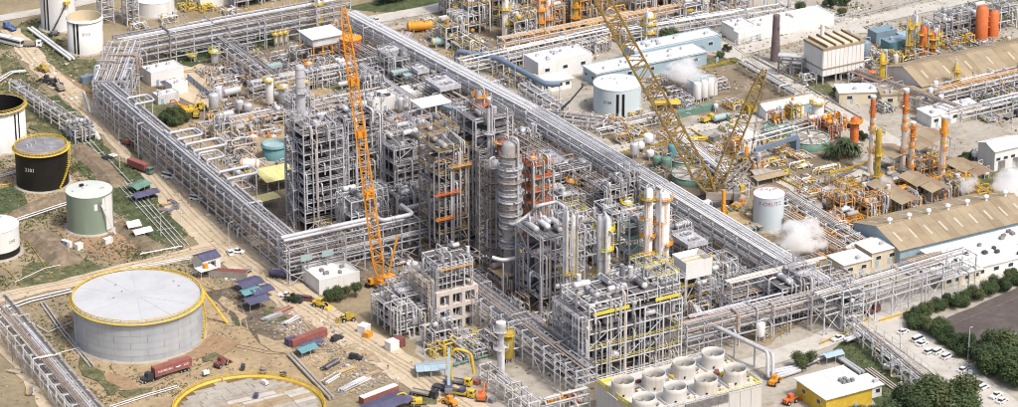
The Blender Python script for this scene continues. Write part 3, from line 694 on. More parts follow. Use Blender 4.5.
# ------------------------------------------------------------------ vehicles
def _carbody(L, w, prof, m):
    k = ('car', L, w, m, tuple(prof))
    if k not in _mc:
        b = MB(); secs = []
        for yy, tp in ((-1, .0), (-.92, 1), (.92, 1), (1, .0)):
            secs.append([(x, yy * w / 2 * (1.0 if z < .95 else .86), z) for x, z in prof])
        n = len(prof); v = [q for sct in (secs[0], secs[3]) for q in sct]
        b.add(v, [tuple(range(n)), tuple(reversed(range(n, 2 * n)))] + [(i, n + i, n + (i + 1) % n, (i + 1) % n) for i in range(n)])
        b.f = [tuple(reversed(g)) for g in b.f]; _mc[k] = b.mesh('body', m)
    return _mc[k]
def car(label, x, y, rz, kind='sedan', m='car_white', group='cars parked beside the asphalt lot'):
    t = thing('pickup_truck' if kind == 'pickup' else 'parked_car' if 'parked' in group else 'car', label, 'pickup' if kind == 'pickup' else 'car', x, y, 0, rz, group)
    if kind == 'sedan': L, pr, gl = 4.5, [(-2.25, .35), (2.25, .35), (2.25, .7), (1.2, .92), (-1.35, .95), (-2.22, .9)], [(-1.7, .9), (1.2, .9), (.45, 1.42), (-.95, 1.42)]
    elif kind == 'suv': L, pr, gl = 4.6, [(-2.3, .4), (2.3, .4), (2.3, .85), (1.25, 1.05), (-2.2, 1.1)], [(-2.2, 1.05), (1.2, 1.02), (.55, 1.72), (-2.0, 1.75)]
    elif kind == 'van': L, pr, gl = 4.8, [(-2.4, .4), (2.4, .4), (2.4, .9), (1.9, 1.1), (-2.35, 1.15)], [(-2.35, 1.1), (1.95, 1.05), (1.1, 1.95), (-2.3, 2.0)]
    else: L, pr, gl = 5.2, [(-2.6, .45), (2.6, .45), (2.6, .9), (1.3, 1.05), (-.55, 1.05), (-.6, .62), (-2.45, .62), (-2.5, 1.05), (-2.6, 1.05)], [(-.6, 1.0), (1.3, 1.0), (.6, 1.7), (-.5, 1.7)]
    obj('body', _carbody(L, 1.78, pr, m), t)
    if kind == 'pickup':
        for s in (-1, 1): box(t, 'bed_side', m, -1.55, s * .84, .85, 1.95, .08, .46)
    cabm = _carbody(L, 1.6, gl, 'window'); cb = obj('cabin', cabm, t)
    xa, xb = gl[-1][0], gl[-2][0]; zt = gl[-1][1]
    box(cb, 'roof_panel', m, (xa + xb) / 2, 0, zt + .03, abs(xb - xa) + .1, 1.36, .07)
    for xx in (-L * .29, L * .3):
        for s in (-1, 1): w = cyl(t, 'wheel', 'rubber', (xx, s * .68, .34), (xx, s * .93, .34), .34, 14); 
    for s in (-1, 1):
        box(t, 'headlight', 'white_clean', L / 2 + .005, s * .62, .66, .04, .35, .16); box(t, 'tail_light', 'lamp_red', -L / 2 - .005, s * .68, .72, .04, .25, .18)
    return t
def container(label, x, y, rz, L=12.2, m='red_box', z=0.0, name='shipping_container', roofm=None, text=None, group=None, h=2.6):
    t = thing(name, label, 'container', x, y, z, rz, group); container_parts(t, L, m, 0, roofm, h, text); return t
def container_parts(t, L, m, z, roofm=None, h=2.6, text=None):
    w = 2.44; b = MB(); n = int(L / .6)
    pts = []
    for s in (-1, 1):
        k = MB()
        for i in range(n): k.box(-L / 2 + (i + .5) * L / n, s * (w / 2 - .05 + (.02 if i % 2 else 0)), z + h / 2, L / n, .08, h - .1)
        k.build('side_panel', m, t)
    box(t, 'end_panel', m, -L / 2 + .05, 0, z + h / 2, .08, w - .1, h - .1)
    for s in (-1, 1): box(t, 'end_door', m, L / 2 - .05, s * w / 4, z + h / 2, .08, w / 2 - .05, h - .1)
    box(t, 'roof', roofm or m, 0, 0, z + h - .04, L - .02, w - .02, .08); box(t, 'floor', 'steel_dark', 0, 0, z + .08, L, w, .12)
    for sx in (-1, 1):
        for sy in (-1, 1): box(t, 'corner_post', m, sx * (L / 2 - .07), sy * (w / 2 - .07), z + h / 2, .17, .17, h + .02)
    if text: 
        obj('lettering', text_mesh(text, 1.25, 'white_clean'), t, (-.2, -w / 2 - .025, z + h * .5))
def wheels(t, xs, r=.5, w=2.4, m='rubber'):
    for x in xs:
        for s in (-1, 1):
            k = cyl(t, 'wheel', m, (x, s * (w / 2 - .3), r), (x, s * w / 2, r), r, 14); cyl(t, 'hub', 'steel', (x, s * (w / 2 - .05), r), (x, s * (w / 2 + .03), r), r * .45, 10)
def truck(label, x, y, rz, cabm='car_dark', bed=None, L=8.0, bedm='steel_dark', name='truck', cat='truck', group=None, bonnet=False):
    """cab faces local +x"""
    t = thing(name, label, cat, x, y, 0, rz, group)
    box(t, 'chassis', 'metal_dark', 0, 0, .85, L, .9, .3); wheels(t, [L / 2 - 1.2, -L / 2 + 1.0, -L / 2 + 2.2])
    cx = L / 2 - 1.0
    obj('cab', _carbody(2.2, 2.3, [(-1.1, .6), (1.1, .6), (1.1, 1.6), (.75, 2.7), (-1.1, 2.75)], cabm), t, (cx, 0, 0))
    box(t, 'windscreen', 'window', cx + .95, 0, 2.15, .08, 1.8, .8); 
    for s in (-1, 1): box(t, 'side_window', 'window', cx + .1, s * 1.1, 2.15, .9, .06, .6)
    bl = L - 2.6; bx = -L / 2 + bl / 2
    if bed == 'tank': obj('cargo_tank', hdrum_mesh(round(bl - .8, 1), 1.15, bedm), t, (bx, 0, 2.2)); box(t, 'tank_cradle', 'metal_dark', bx, 0, 1.15, bl - 1, 1.6, .4); box(t, 'tank_walkway', 'steel', bx, 0, 3.38, bl * .7, .5, .08)
    elif bed == 'box': box(t, 'cargo_box', bedm, bx, 0, 2.25, bl, 2.4, 2.4)
    elif bed == 'dump':
        b = MB().box(bx, 0, 1.1, bl, 2.3, .15)
        for s in (-1, 1): b.box(bx, s * 1.12, 1.7, bl, .1, 1.2)
        b.box(bx + bl / 2, 0, 1.8, .1, 2.3, 1.5).box(bx - bl / 2, 0, 1.6, .1, 2.3, 1.0).build('dump_body', bedm, t); MB().box(bx, 0, 1.9, bl * .8, 1.9, .5).build('load', 'tan_dirt', t)
    else:
        box(t, 'flatbed', bedm, bx, 0, 1.1, bl, 2.4, .2)
        for s in (-1, 1): box(t, 'bed_side', bedm, bx, s * 1.17, 1.42, bl, .06, .45)
    return t
def loader(label, x, y, rz, m='yellow', kind='loader', name='wheel_loader', cat='loader', group=None):
    t = thing(name, label, cat, x, y, 0, rz, group)
    if kind == 'excavator':
        for s in (-1, 1): MB().tube([(-1.6, s * 1.1, .45), (1.6, s * 1.1, .45)], .42).box(0, s * 1.1, .45, 3.2, .5, .8).build('track', 'metal_dark', t)
        box(t, 'house', m, -.5, 0, 1.6, 3.4, 2.4, 1.2); box(t, 'cab', m, .6, .7, 2.4, 1.4, 1.0, 1.4); box(t, 'cab_window', 'window', 1.31, .7, 2.5, .05, .8, .9)
        MB().tube([(1.0, -.3, 1.8), (3.4, -.3, 4.4), (5.4, -.3, 3.6)], .3, 6).build('boom', m, t); MB().tube([(5.4, -.3, 3.6), (5.9, -.3, 1.2)], .22, 6).build('stick', m, t); MB().box(5.6, -.3, .8, .9, 1.0, .9).build('bucket', 'steel_dark', t)
    else:
        wheels(t, [-1.5, 1.6], .75, 2.5); box(t, 'body', m, -.9, 0, 1.4, 3.2, 1.9, 1.1); box(t, 'cab', m, .1, 0, 2.5, 1.5, 1.5, 1.4); box(t, 'cab_window', 'window', .87, 0, 2.6, .05, 1.3, .9)
        for s in (-1, 1): MB().tube([(.6, s * .75, 1.5), (2.2, s * .75, 1.9), (3.4, s * .75, .8)], .16, 6).build('lift_arm', m, t)
        MB().add([(3.2, -1.3, .15), (4.3, -1.3, .15), (3.3, -1.3, 1.2), (3.2, 1.3, .15), (4.3, 1.3, .15), (3.3, 1.3, 1.2)], [(0, 1, 2), (3, 5, 4), (0, 3, 4, 1), (0, 2, 5, 3), (1, 4, 5, 2)]).build('bucket', m, t)
    return t
def mobile_crane(label, x, y, rz, ba, bel, bl, m='yellow', bm='white', ext=2, sc=1.0, name='mobile_crane'):
    """truck crane with a telescopic boom at azimuth ba, elevation bel, length bl"""
    t = thing(name, label, 'crane', x, y, 0, rz)
    box(t, 'carrier', 'metal_dark', 0, 0, 1.1, 11 * sc, 2.5 * sc, .7); wheels(t, [-4 * sc, -2.6 * sc, 2.6 * sc, 4 * sc], .6, 2.6 * sc)
    box(t, 'driver_cab', m, 4.7 * sc, 0, 1.9, 1.6, 2.3, 1.3); box(t, 'windscreen', 'window', 5.52 * sc, 0, 2.1, .06, 2.0, .7)
    for s in (-1, 1):
        for q in (-1, 1): box(t, 'outrigger', m, q * 3.4 * sc, s * 2.3 * sc, .7, .4, 2.2, .3); box(t, 'outrigger_pad', 'steel_dark', q * 3.4 * sc, s * 3.2 * sc, .3, .7, .7, .6)
    c, s = math.cos(ba), math.sin(ba); box(t, 'superstructure', m, -c * 1.2, -s * 1.2, 2.2, 4.2, 2.3, 1.5, ba); box(t, 'counterweight', 'steel_dark', -c * 3.6, -s * 3.6, 2.2, 1.0, 2.4, 1.4, ba)
    d = Vector((c * math.cos(bel), s * math.cos(bel), math.sin(bel))); p = Vector((-c * 1.0, -s * 1.0, 2.9)); w = 1.0
    for k in range(ext + 1):
        q = p + d * (bl / (ext + 1) * 1.0); bar(t, 'boom_section', bm if k else bm, p, q, w, w * 1.1); p = q; w *= .78
    box(t, 'boom_head', m, p.x, p.y, p.z, .9, .9, .9); wire(t, 'hoist_rope', p, (p.x + .5 * c, p.y + .5 * s, max(1.0, p.z * .4)), .1); box(t, 'hook_block', 'yellow', p.x + .5 * c, p.y + .5 * s, max(.8, p.z * .4 - .5), .6, .6, 1.0)
    return t
# ------------------------------------------------------------------ vegetation
def crown_mesh(seed, m, n=2600, lobes=9, leaf=.55, flat=.8):
    """leaf-sized faces spread over uneven clumps, radius about 1 (scaled by the copy)"""
    R = random.Random(seed); v = []; f = []; L = []
    for i in range(lobes):
        a = R.uniform(0, 6.28); q = R.uniform(.1, .68); L.append((q * math.cos(a), q * math.sin(a), R.uniform(-.28, .5) * flat, R.uniform(.28, .5)))
    for i in range(n):
        x, y, z, r = R.choice(L); d = Vector((R.gauss(0, 1), R.gauss(0, 1), R.gauss(0, 1))).normalized(); q = r * (R.random() ** .35) * R.uniform(.85, 1.12)
        c = Vector((x, y, z)) + d * q; c.z = max(c.z, -.62); s = leaf * R.uniform(.06, .14)
        nrm = (d + Vector((R.gauss(0, .5), R.gauss(0, .5), R.gauss(.3, .5)))).normalized(); t = nrm.orthogonal().normalized(); t = Quaternion(nrm, R.uniform(0, 6.28)) @ t; b = nrm.cross(t); o = len(v)
        v += [c - t * s, c + b * s * .6, c + t * s, c - b * s * .6]; f.append((o, o + 1, o + 2, o + 3))
    return mesh('crown', [tuple(q) for q in v], f, m)
CROWNS = [crown_mesh(11 + i, ['leaf_dark', 'leaf', 'leaf_c', 'leaf'][i], 8000, 8 + i * 3, .44) for i in range(4)]
def tree(label, x, y, r, h, seed=0, group=None, name='tree', crown=None):
    R = random.Random(seed * 13 + 5); t = thing(name, label, 'shrub' if name == 'shrub' else 'tree', x, y, 0, R.uniform(0, 6.28), group)
    b = MB(); th = max(.4, h - r * 1.1); r0 = max(.12, r * .07)
    b.lathe([(r0 * 1.5, 0), (r0, th * .3), (r0 * .7, th)], 8)
    for i in range(5):
        a = i * 1.26 + R.uniform(0, .6); e = Vector((math.cos(a) * r * .55, math.sin(a) * r * .55, th + r * R.uniform(.1, .5))); b.tube([(0, 0, th * R.uniform(.5, .95)), tuple(e * .5 + Vector((0, 0, th * .5))), tuple(e)], r0 * .35, 5)
    b.build('trunk', 'bark', t); zc = max(r * .62 * .9, h - r * .75)
    obj('crown', crown or CROWNS[seed % 4], t, (0, 0, zc), (0, 0, R.uniform(0, 6.28)), (r * 1.08, r * 1.08, r * R.uniform(.85, 1.0)))
    return t
def palm(label, x, y, h, r, seed, group=None):
    R = random.Random(seed); t = thing('palm_tree', label, 'palm', x, y, 0, 0, group)
    MB().lathe([(.28, 0), (.2, h * .5), (.18, h)], 8).build('trunk', 'bark', t); b = MB()
    for i in range(34):
        a = i * 2.4 + R.uniform(-.2, .2); up = R.uniform(-.1, 1.0); prev = None
        for k in range(7):
            q = k / 6; p = Vector((math.cos(a) * r * q, math.sin(a) * r * q, h + up * r * q * .9 - r * 1.1 * q * q * (.6 + .4 * (1 - up)))); s = Vector((-math.sin(a), math.cos(a), 0)) * (.42 * (1 - abs(q - .4)))
            if prev: b.add([prev[0] - prev[1], prev[0] + prev[1] * .1 + Vector((0, 0, .12)), p + Vector((0, 0, .12)), p - s], [(0, 1, 2, 3)]); b.add([prev[0] + prev[1], prev[0] + Vector((0, 0, .12)), p + Vector((0, 0, .12)), p + s], [(0, 1, 2, 3)])
            prev = (p, s)
    b.build('crown', 'leaf_dark', t); return t
# ------------------------------------------------------------------ people (a few pixels tall): one skinned body with head and limbs
def body_mesh(pose, m_top, m_leg):
    J = {'hip': (0, 0, .92, .15), 'chest': (0.02, 0, 1.32, .17), 'neck': (.03, 0, 1.5, .07), 'head': (.05, 0, 1.64, .11), 'crown': (.05, 0, 1.74, .08)}
    E = [('hip', 'chest'), ('chest', 'neck'), ('neck', 'head'), ('head', 'crown')]
    for s, sg in (('l', 1), ('r', -1)):
        st = pose * sg
        J['hj' + s] = (0, sg * .1, .88, .1); J['kn' + s] = (st * .22, sg * .11, .5, .075); J['an' + s] = (st * .3, sg * .11, .1, .05); J['to' + s] = (st * .3 + .2, sg * .12, .05, .045)
        J['sh' + s] = (.02, sg * .2, 1.42, .07); J['el' + s] = (-st * .12, sg * .27, 1.14, .055); J['wr' + s] = (-st * .1 + .12, sg * .26, .92, .04); J['ha' + s] = (-st * .1 + .17, sg * .26, .82, .045)
        E += [('hip', 'hj' + s), ('hj' + s, 'kn' + s), ('kn' + s, 'an' + s), ('an' + s, 'to' + s), ('chest', 'sh' + s), ('sh' + s, 'el' + s), ('el' + s, 'wr' + s), ('wr' + s, 'ha' + s)]
    names = list(J); me = bpy.data.meshes.new('body'); me.from_pydata([J[n][:3] for n in names], [(names.index(a), names.index(b)) for a, b in E], [])
    o = bpy.data.objects.new('body', me); COL.objects.link(o); md = o.modifiers.new('skin', 'SKIN'); o.modifiers.new('sub', 'SUBSURF').levels = 1
    for i, n in enumerate(names): me.skin_vertices[0].data[i].radius = (J[n][3], J[n][3])
    me.skin_vertices[0].data[0].use_root = True
    bpy.context.view_layer.update(); ev = o.evaluated_get(bpy.context.evaluated_depsgraph_get()); r = bpy.data.meshes.new_from_object(ev)
    bpy.data.objects.remove(o); r.materials.clear()
    for q in (m_top, m_leg, 'skin'): r.materials.append(MATS[q])
    for p in r.polygons:
        z = p.center.z; p.material_index = 2 if z > 1.5 or (z < .9 and abs(p.center.y) > .2) else 0 if z > .95 else 1; p.use_smooth = True
    return r
_bodies = {}
for _i in range(11):
    _k = (.3 + .15 * (_i % 3), ['cloth_a', 'cloth_b', 'cloth_c'][_i % 3], ['cloth_a', 'cloth_c'][_i % 2])
    if _k not in _bodies: _bodies[_k] = body_mesh(*_k)
def person(label, x, y, rz, pose=.6, top='cloth_b', leg='cloth_a', hat='yellow'):
    k = (pose, top, leg)
    if k not in _bodies: _bodies[k] = body_mesh(pose, top, leg)
    t = thing('person', label, 'person', x, y, 0, rz, 'workers on the construction site'); obj('body', _bodies[k], t)
    MB().lathe([(.17, 0), (.13, .03), (.12, .1), (.01, .16)], 10).build('helmet', hat, t, (.05, 0, 1.68)); return t
# ------------------------------------------------------------------ small site things
def lamp_post(label, x, y, h=9.0, arm=1.6, rz=0.0, group='lamp posts'):
    t = thing('lamp_post', label, 'lamp post', x, y, 0, rz, group); MB().lathe([(.16, 0), (.08, h)], 8).build('pole', 'steel_white', t)
    MB().tube([(0, 0, h - .1), (0, 0, h + .3), (arm, 0, h + .4)], .07, 6).build('arm', 'steel_white', t); box(t, 'lamp_head', 'steel', arm + .3, 0, h + .36, .8, .3, .16); return t
def tent(label, x, y, L, w, h, rz=0.0, m='blue_tarp', name='canopy', rise=.8, sag=.15, cat='canopy'):
    """tarpaulin over poles, with sagging cloth"""
    t = thing(name, label, cat, x, y, 0, rz); R = random.Random(int(x * 10)); n, k = 8, 6; v = []; f = []
    for i in range(n + 1):
        for j in range(k + 1):
            q = abs(j / k - .5) * 2; z = h + rise * (1 - q) - sag * math.sin(math.pi * i / n * 3) ** 2 + R.uniform(-.06, .06); v.append((-L / 2 + L * i / n, -w / 2 + w * j / k, z))
    for i in range(n):
        for j in range(k): a = i * (k + 1) + j; f.append((a, a + k + 1, a + k + 2, a + 1))
    MB().add(v, f).build('cover', m, t)
    for sx in (-1, 0, 1):
        for sy in (-1, 1): box(t, 'pole', 'steel', sx * (L / 2 - .15), sy * (w / 2 - .1), h / 2 - .06, .1, .1, h - .1)
    return t
def pile(label, x, y, L, w, n, m, rz=0.0, name='pipe_stack', cat='pipe stack', r=.16, kind='round', item='pipe', seed=1, group=None):
    """loose stack of long pieces on the ground"""
    R = random.Random(seed); t = thing(name, label, cat, x, y, 0, rz, group); mm = m if isinstance(m, (list, tuple)) else [m]
    for s in (-1, 1): box(t, 'sleeper', 'timber', s * L * .3, 0, .08, .2, w, .16)
    per = max(1, int(w / (2.2 * r))); 
    for i in range(n):
        row, c = divmod(i, per); yy = -w / 2 + r + c * 2.2 * r + (r if row % 2 else 0); z = .16 + r + row * 1.8 * r; o = R.uniform(-.06, .06) * L; ll = L * R.uniform(.75, 1.0); q = R.uniform(-.03, .03)
        if kind == 'round': cyl(t, item, R.choice(mm), (o - ll / 2, yy - q * ll / 2, z), (o + ll / 2, yy + q * ll / 2, z), r, 8)
        else: box(t, item, R.choice(mm), o, yy, z, ll, r * 2, r * 1.6, q)
    return t
def crate(label, x, y, rz, sx=1.6, sy=1.2, h=1.1, m='timber', name='crate', group=None, lidm=None):
    t = thing(name, label, 'crate', x, y, 0, rz, group); box(t, 'box', m, 0, 0, h / 2, sx, sy, h); box(t, 'lid', lidm or m, 0, 0, h + .05, sx + .1, sy + .1, .1)
    for s in (-1, 1): box(t, 'batten', m, s * sx * .35, -sy / 2 - .04, h / 2, .12, .08, h)
    return t
def litter(label, area, n, mats, seed, smin=.2, smax=1.4, cat='debris', name='site_debris', hmax=.5):
    """scattered planks, offcuts and scrap no one could count, over a surveyed patch"""
    R = random.Random(seed); P = [S(*q) for q in area]; xs = [p[0] for p in P]; ys = [p[1] for p in P]; b = MB(); ms = []
    def inside(x, y):
        c = False; j = len(P) - 1
        for i in range(len(P)):
            if (P[i][1] > y) != (P[j][1] > y) and x < (P[j][0] - P[i][0]) * (y - P[i][1]) / (P[j][1] - P[i][1]) + P[i][0]: c = not c
            j = i
        return c
    k = 0; tr = 0
    cl = [(R.uniform(min(xs), max(xs)), R.uniform(min(ys), max(ys))) for _ in range(max(3, n // 25))]
    while k < n and tr < n * 40:
        tr += 1; c = R.choice(cl); x, y = (c[0] + R.gauss(0, 3), c[1] + R.gauss(0, 3)) if R.random() < .65 else (R.uniform(min(xs), max(xs)), R.uniform(min(ys), max(ys)))
        if not inside(x, y): continue
        k += 1; q = R.random(); a = R.choice((0, math.pi / 2)) + R.gauss(0, .35)
        if q < .4: b.box(x, y, .12, R.uniform(1, 4.5) * smax / 1.4, R.uniform(.08, .22), .15, a)
        elif q < .8: b.box(x, y, .1, R.uniform(.1, .45), R.uniform(.1, .45), .25, a)
        else: hh = R.uniform(.15, hmax); b.box(x, y, hh / 2, R.uniform(smin, smax), R.uniform(smin, smax), hh, a)
        ms += [R.randrange(len(mats))] * 6
    me = b.mesh(name, mats[0])
    for q in mats[1:]: me.materials.append(MATS[q])
    me.polygons.foreach_set('material_index', ms)
    o = obj(name, me); o['kind'] = 'stuff'; o['label'] = label; o['category'] = cat; return o
def berm(label, pts, w, h, name='berm', m='berm'):
    """earth bank along plan points"""
    b = MB(); P = [Vector(S(*q)) for q in pts]; v = []; f = []; R = random.Random(len(pts)); Q = []
    for a, c in zip(P, P[1:]):
        k = max(1, int((c - a).length / 4)); Q += [a.lerp(c, i / k) for i in range(k)]
    Q.append(P[-1])
    for i, p in enumerate(Q):
        d = (Q[min(i + 1, len(Q) - 1)] - Q[max(i - 1, 0)]).normalized(); n = Vector((-d.y, d.x)); e = 0.03 if i in (0, len(Q) - 1) else 1
        for s, z in ((-1, -.05), (-.35, h * e), (.35, h * e), (1, -.05)): c = p + n * s * w / 2 * R.uniform(.9, 1.1); v.append((c.x, c.y, z * R.uniform(.88, 1.1)))
    for i in range(len(Q) - 1):
        for k in range(3): f.append((i * 4 + k, i * 4 + k + 1, i * 4 + k + 5, i * 4 + k + 4))
    o = b.add(v, f, False).build(name, m); o['kind'] = 'structure'; return o
def groundpipe(label, pts, r, m='clad', z=.5, name='pipeline', cat='pipeline', n=1, gap=1.0, group=None, step=9.0):
    """parallel pipes on low sleepers through surveyed points"""
    P = [Vector(S(u, v, z)) for u, v in pts]; o = P[0]; t = thing(name, label, cat, o.x, o.y, 0, 0, group)
    for i in range(n):
        Q = []
        for k, p in enumerate(P):
            d = (P[min(k + 1, len(P) - 1)] - P[max(k - 1, 0)]).normalized(); nn = Vector((-d.y, d.x)) * (i - (n - 1) / 2) * gap; Q.append((p.x + nn.x - o.x, p.y + nn.y - o.y, z))
        MB().tube(Q, r, 8).build('pipe', m if isinstance(m, str) else m[i % len(m)], t)
    for a, c in zip(P, P[1:]):
        L = (c - a).length; k = max(1, int(L / step)); d = (c - a).normalized(); rz = math.atan2(d.y, d.x)
        for i in range(k): q = a.lerp(c, (i + .5) / k) - o; box(t, 'sleeper', 'concrete', q.x, q.y, max(.1, (z - r) / 2), .4, n * gap + .4, max(.1, z - r), rz)
    return t
def fence(label, pts, h=2.2, step=3.5, m='steel_white', name='fence', rails=2, thick=.1):
    P = [Vector((*S(*q), 0)) for q in pts]; o = P[0].copy(); t = thing(name, label, 'fence', o.x, o.y)
    for a, c in zip(P, P[1:]):
        L = (c - a).length; k = max(1, int(L / step))
        for i in range(k + 1): q = a.lerp(c, i / k) - o; box(t, 'post', m, q.x, q.y, h / 2, thick, thick, h)
        for r in range(rails): zz = Vector((0, 0, h * (r + 1) / rails - .05)); bar(t, 'rail', m, a - o + zz, c - o + zz, thick * .7)
    return t
def steam(label, x, y, z, r, seed, dens=.35, sz=1.0, name='steam_cloud'):
    """a closed shell of vapour"""
    m = bpy.data.materials.new('steam'); m.use_nodes = True; nt = m.node_tree; nt.nodes.remove(nt.nodes['Principled BSDF']); out = nt.nodes['Material Output']
    pv = nt.nodes.new('ShaderNodeVolumePrincipled'); pv.inputs['Color'].default_value = (.99, .99, .99, 1); pv.inputs['Anisotropy'].default_value = 0
    tc = nt.nodes.new('ShaderNodeTexCoord'); no = nt.nodes.new('ShaderNodeTexNoise'); no.inputs['Scale'].default_value = 1.7; no.inputs['Detail'].default_value = 5; no.inputs['Roughness'].default_value = .6
    ad = nt.nodes.new('ShaderNodeVectorMath'); ad.operation = 'ADD'; ad.inputs[1].default_value = (seed * 3.1, seed * 1.7, seed)
    nt.links.new(tc.outputs['Object'], ad.inputs[0]); nt.links.new(ad.outputs[0], no.inputs['Vector'])
    sb = nt.nodes.new('ShaderNodeVectorMath'); sb.operation = 'SUBTRACT'; sb.inputs[1].default_value = (.5, .5, .5); nt.links.new(no.outputs['Color'], sb.inputs[0])
    sc = nt.nodes.new('ShaderNodeVectorMath'); sc.operation = 'MULTIPLY_ADD'; sc.inputs[1].default_value = (2.1, 2.1, 2.1); nt.links.new(sb.outputs[0], sc.inputs[0]); nt.links.new(tc.outputs['Object'], sc.inputs[2])
    ln = nt.nodes.new('ShaderNodeVectorMath'); ln.operation = 'LENGTH'; nt.links.new(sc.outputs[0], ln.inputs[0])
    m3 = nt.nodes.new('ShaderNodeMapRange'); m3.inputs[1].default_value = .70; m3.inputs[2].default_value = .5; m3.inputs[3].default_value = 0; m3.inputs[4].default_value = dens; nt.links.new(ln.outputs['Value'], m3.inputs[0])
    nt.links.new(m3.outputs[0], pv.inputs['Density']); nt.links.new(pv.outputs[0], out.inputs['Volume'])
    b = MB().lathe([(max(.001, math.cos(a)), math.sin(a)) for a in [-math.pi / 2 + math.pi * i / 8 for i in range(9)]], 14, caps=False)
    me = b.mesh(name, None); me.materials.append(m); o = obj(name, me, None, (x, y, z), None, (r, r, r * sz)); o['kind'] = 'stuff'; o['label'] = label; o['category'] = 'steam'; return o

def inpoly(P, x, y):
    c = False; j = len(P) - 1
    for i in range(len(P)):
        if (P[i][1] > y) != (P[j][1] > y) and x < (P[j][0] - P[i][0]) * (y - P[i][1]) / (P[j][1] - P[i][1]) + P[i][0]: c = not c
        j = i
    return c
def scatter(name, label, cat, area, n, mats, seed, kind='weed', size=(.25, .7), avoid=()):
    """ragged weed tufts or loose stones over a surveyed patch, kept off the roads"""
    R = random.Random(seed); P = [S(*q) for q in area]; xs = [p[0] for p in P]; ys = [p[1] for p in P]; b = MB(); ms = []
    A = [([Vector(S(*q)) for q in uv], w) for uv, w in avoid]; cl = [(R.uniform(min(xs), max(xs)), R.uniform(min(ys), max(ys)), R.uniform(2, 7)) for _ in range(max(4, n // 40))]; k = tr = 0
    while k < n and tr < n * 30:
        tr += 1
        if R.random() < .75: c = R.choice(cl); x, y = R.gauss(c[0], c[2]), R.gauss(c[1], c[2])
        else: x, y = R.uniform(min(xs), max(xs)), R.uniform(min(ys), max(ys))
        if not inpoly(P, x, y): continue
        p = Vector((x, y)); bad = False
        for L, w in A:
            for a, c in zip(L, L[1:]):
                d = c - a; q = max(0, min(1, (p - a).dot(d) / d.length_squared))
                if (p - a - d * q).length < w: bad = True; break
            if bad: break
        if bad: continue
        k += 1; s = R.uniform(*size); mi = R.randrange(len(mats))
        if kind == 'weed':
            for _ in range(4):
                a = R.uniform(0, 6.28); u = Vector((math.cos(a), math.sin(a), 0)) * s * .5; o = Vector((x + R.uniform(-s, s) * .8, y + R.uniform(-s, s) * .8, 0)); b.add([o - u, o + u, o + Vector((R.uniform(-.3, .3) * s, R.uniform(-.3, .3) * s, s * R.uniform(.6, 1.2)))], [(0, 1, 2)]); ms.append(mi)
        else: b.box(x, y, s * .2, s, s * R.uniform(.6, 1), s * .5, R.uniform(0, 3)); ms += [mi] * 6
    me = b.mesh(name, mats[0])
    for q in mats[1:]: me.materials.append(MATS[q])
    me.polygons.foreach_set('material_index', ms); o = obj(name, me); o['kind'] = 'stuff'; o['label'] = label; o['category'] = cat; return o
# ------------------------------------------------------------------ ground, yards, roads
b = MB().add([(-4000, -4000, 0), (4000, -4000, 0), (4000, 4000, 0), (-4000, 4000, 0)], [(0, 1, 2, 3)]); struct(b.build('ground', 'ground'))
def px(*q): return [S(*p) for p in q]
sheet('plant_yard', 'yard', px((110, 62), (345, 12), (480, 85), (660, 190), (830, 290), (600, 410), (480, 300), (420, 270), (300, 290), (195, 200), (110, 120)), 2)
sheet('shaded_floor', 'dark_soil', px((290, 205), (340, 150), (450, 132), (560, 190), (665, 262), (700, 310), (600, 372), (560, 352), (480, 290), (425, 262), (385, 268), (310, 250)), 2)  # ground coloured dark to deepen the shade between the towers
sheet('concrete_yard', 'concrete', px((372, 22), (470, -25), (700, -60), (1250, -60), (1300, 260), (1018, 285), (900, 300), (830, 330), (760, 350), (838, 292), (662, 196), (560, 130), (440, 52)), 1.5)
sheet('front_yard', 'concrete', px((395, 300), (470, 300), (600, 400), (640, 440), (470, 440), (430, 380)), 2)
sheet('concrete_yard', 'concrete', px((590, 400), (700, 330), (760, 348), (900, 302), (1018, 285), (1050, 300), (1010, 440), (560, 440)), 1)
sheet('plant_dirt', 'yard', px((655, 45), (740, 60), (800, 102), (730, 120), (690, 116), (650, 100)), 2)
sheet('plant_dirt', 'ground', px((690, 200), (760, 190), (860, 265), (800, 275), (745, 255)), 2)
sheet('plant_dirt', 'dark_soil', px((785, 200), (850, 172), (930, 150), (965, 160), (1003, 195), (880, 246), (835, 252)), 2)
sheet('plant_dirt', 'yard', px((745, 190), (800, 178), (850, 250), (800, 268), (752, 240)), 2)
sheet('plant_dirt', 'yard', px((760, 165), (840, 140), (860, 150), (850, 172), (800, 180)), 2)
sheet('plant_dirt', 'yard', px((590, 125), (650, 115), (735, 165), (740, 195), (690, 200), (640, 170)), 2)
sheet('plant_dirt', 'ground', px((370, 40), (430, 22), (480, 30), (500, 62), (440, 60)), 2)
sheet('plant_dirt', 'yard', px((430, 12), (620, -20), (740, -30), (720, 10), (560, 55), (500, 70)), 2)
sheet('plant_dirt', 'yard', px((800, 70), (860, 45), (960, 25), (990, 40), (900, 80), (950, 105), (905, 100)), 2)
sheet('plant_dirt', 'yard', px((905, 112), (1018, 78), (1060, 90), (1000, 110), (930, 120)), 2)
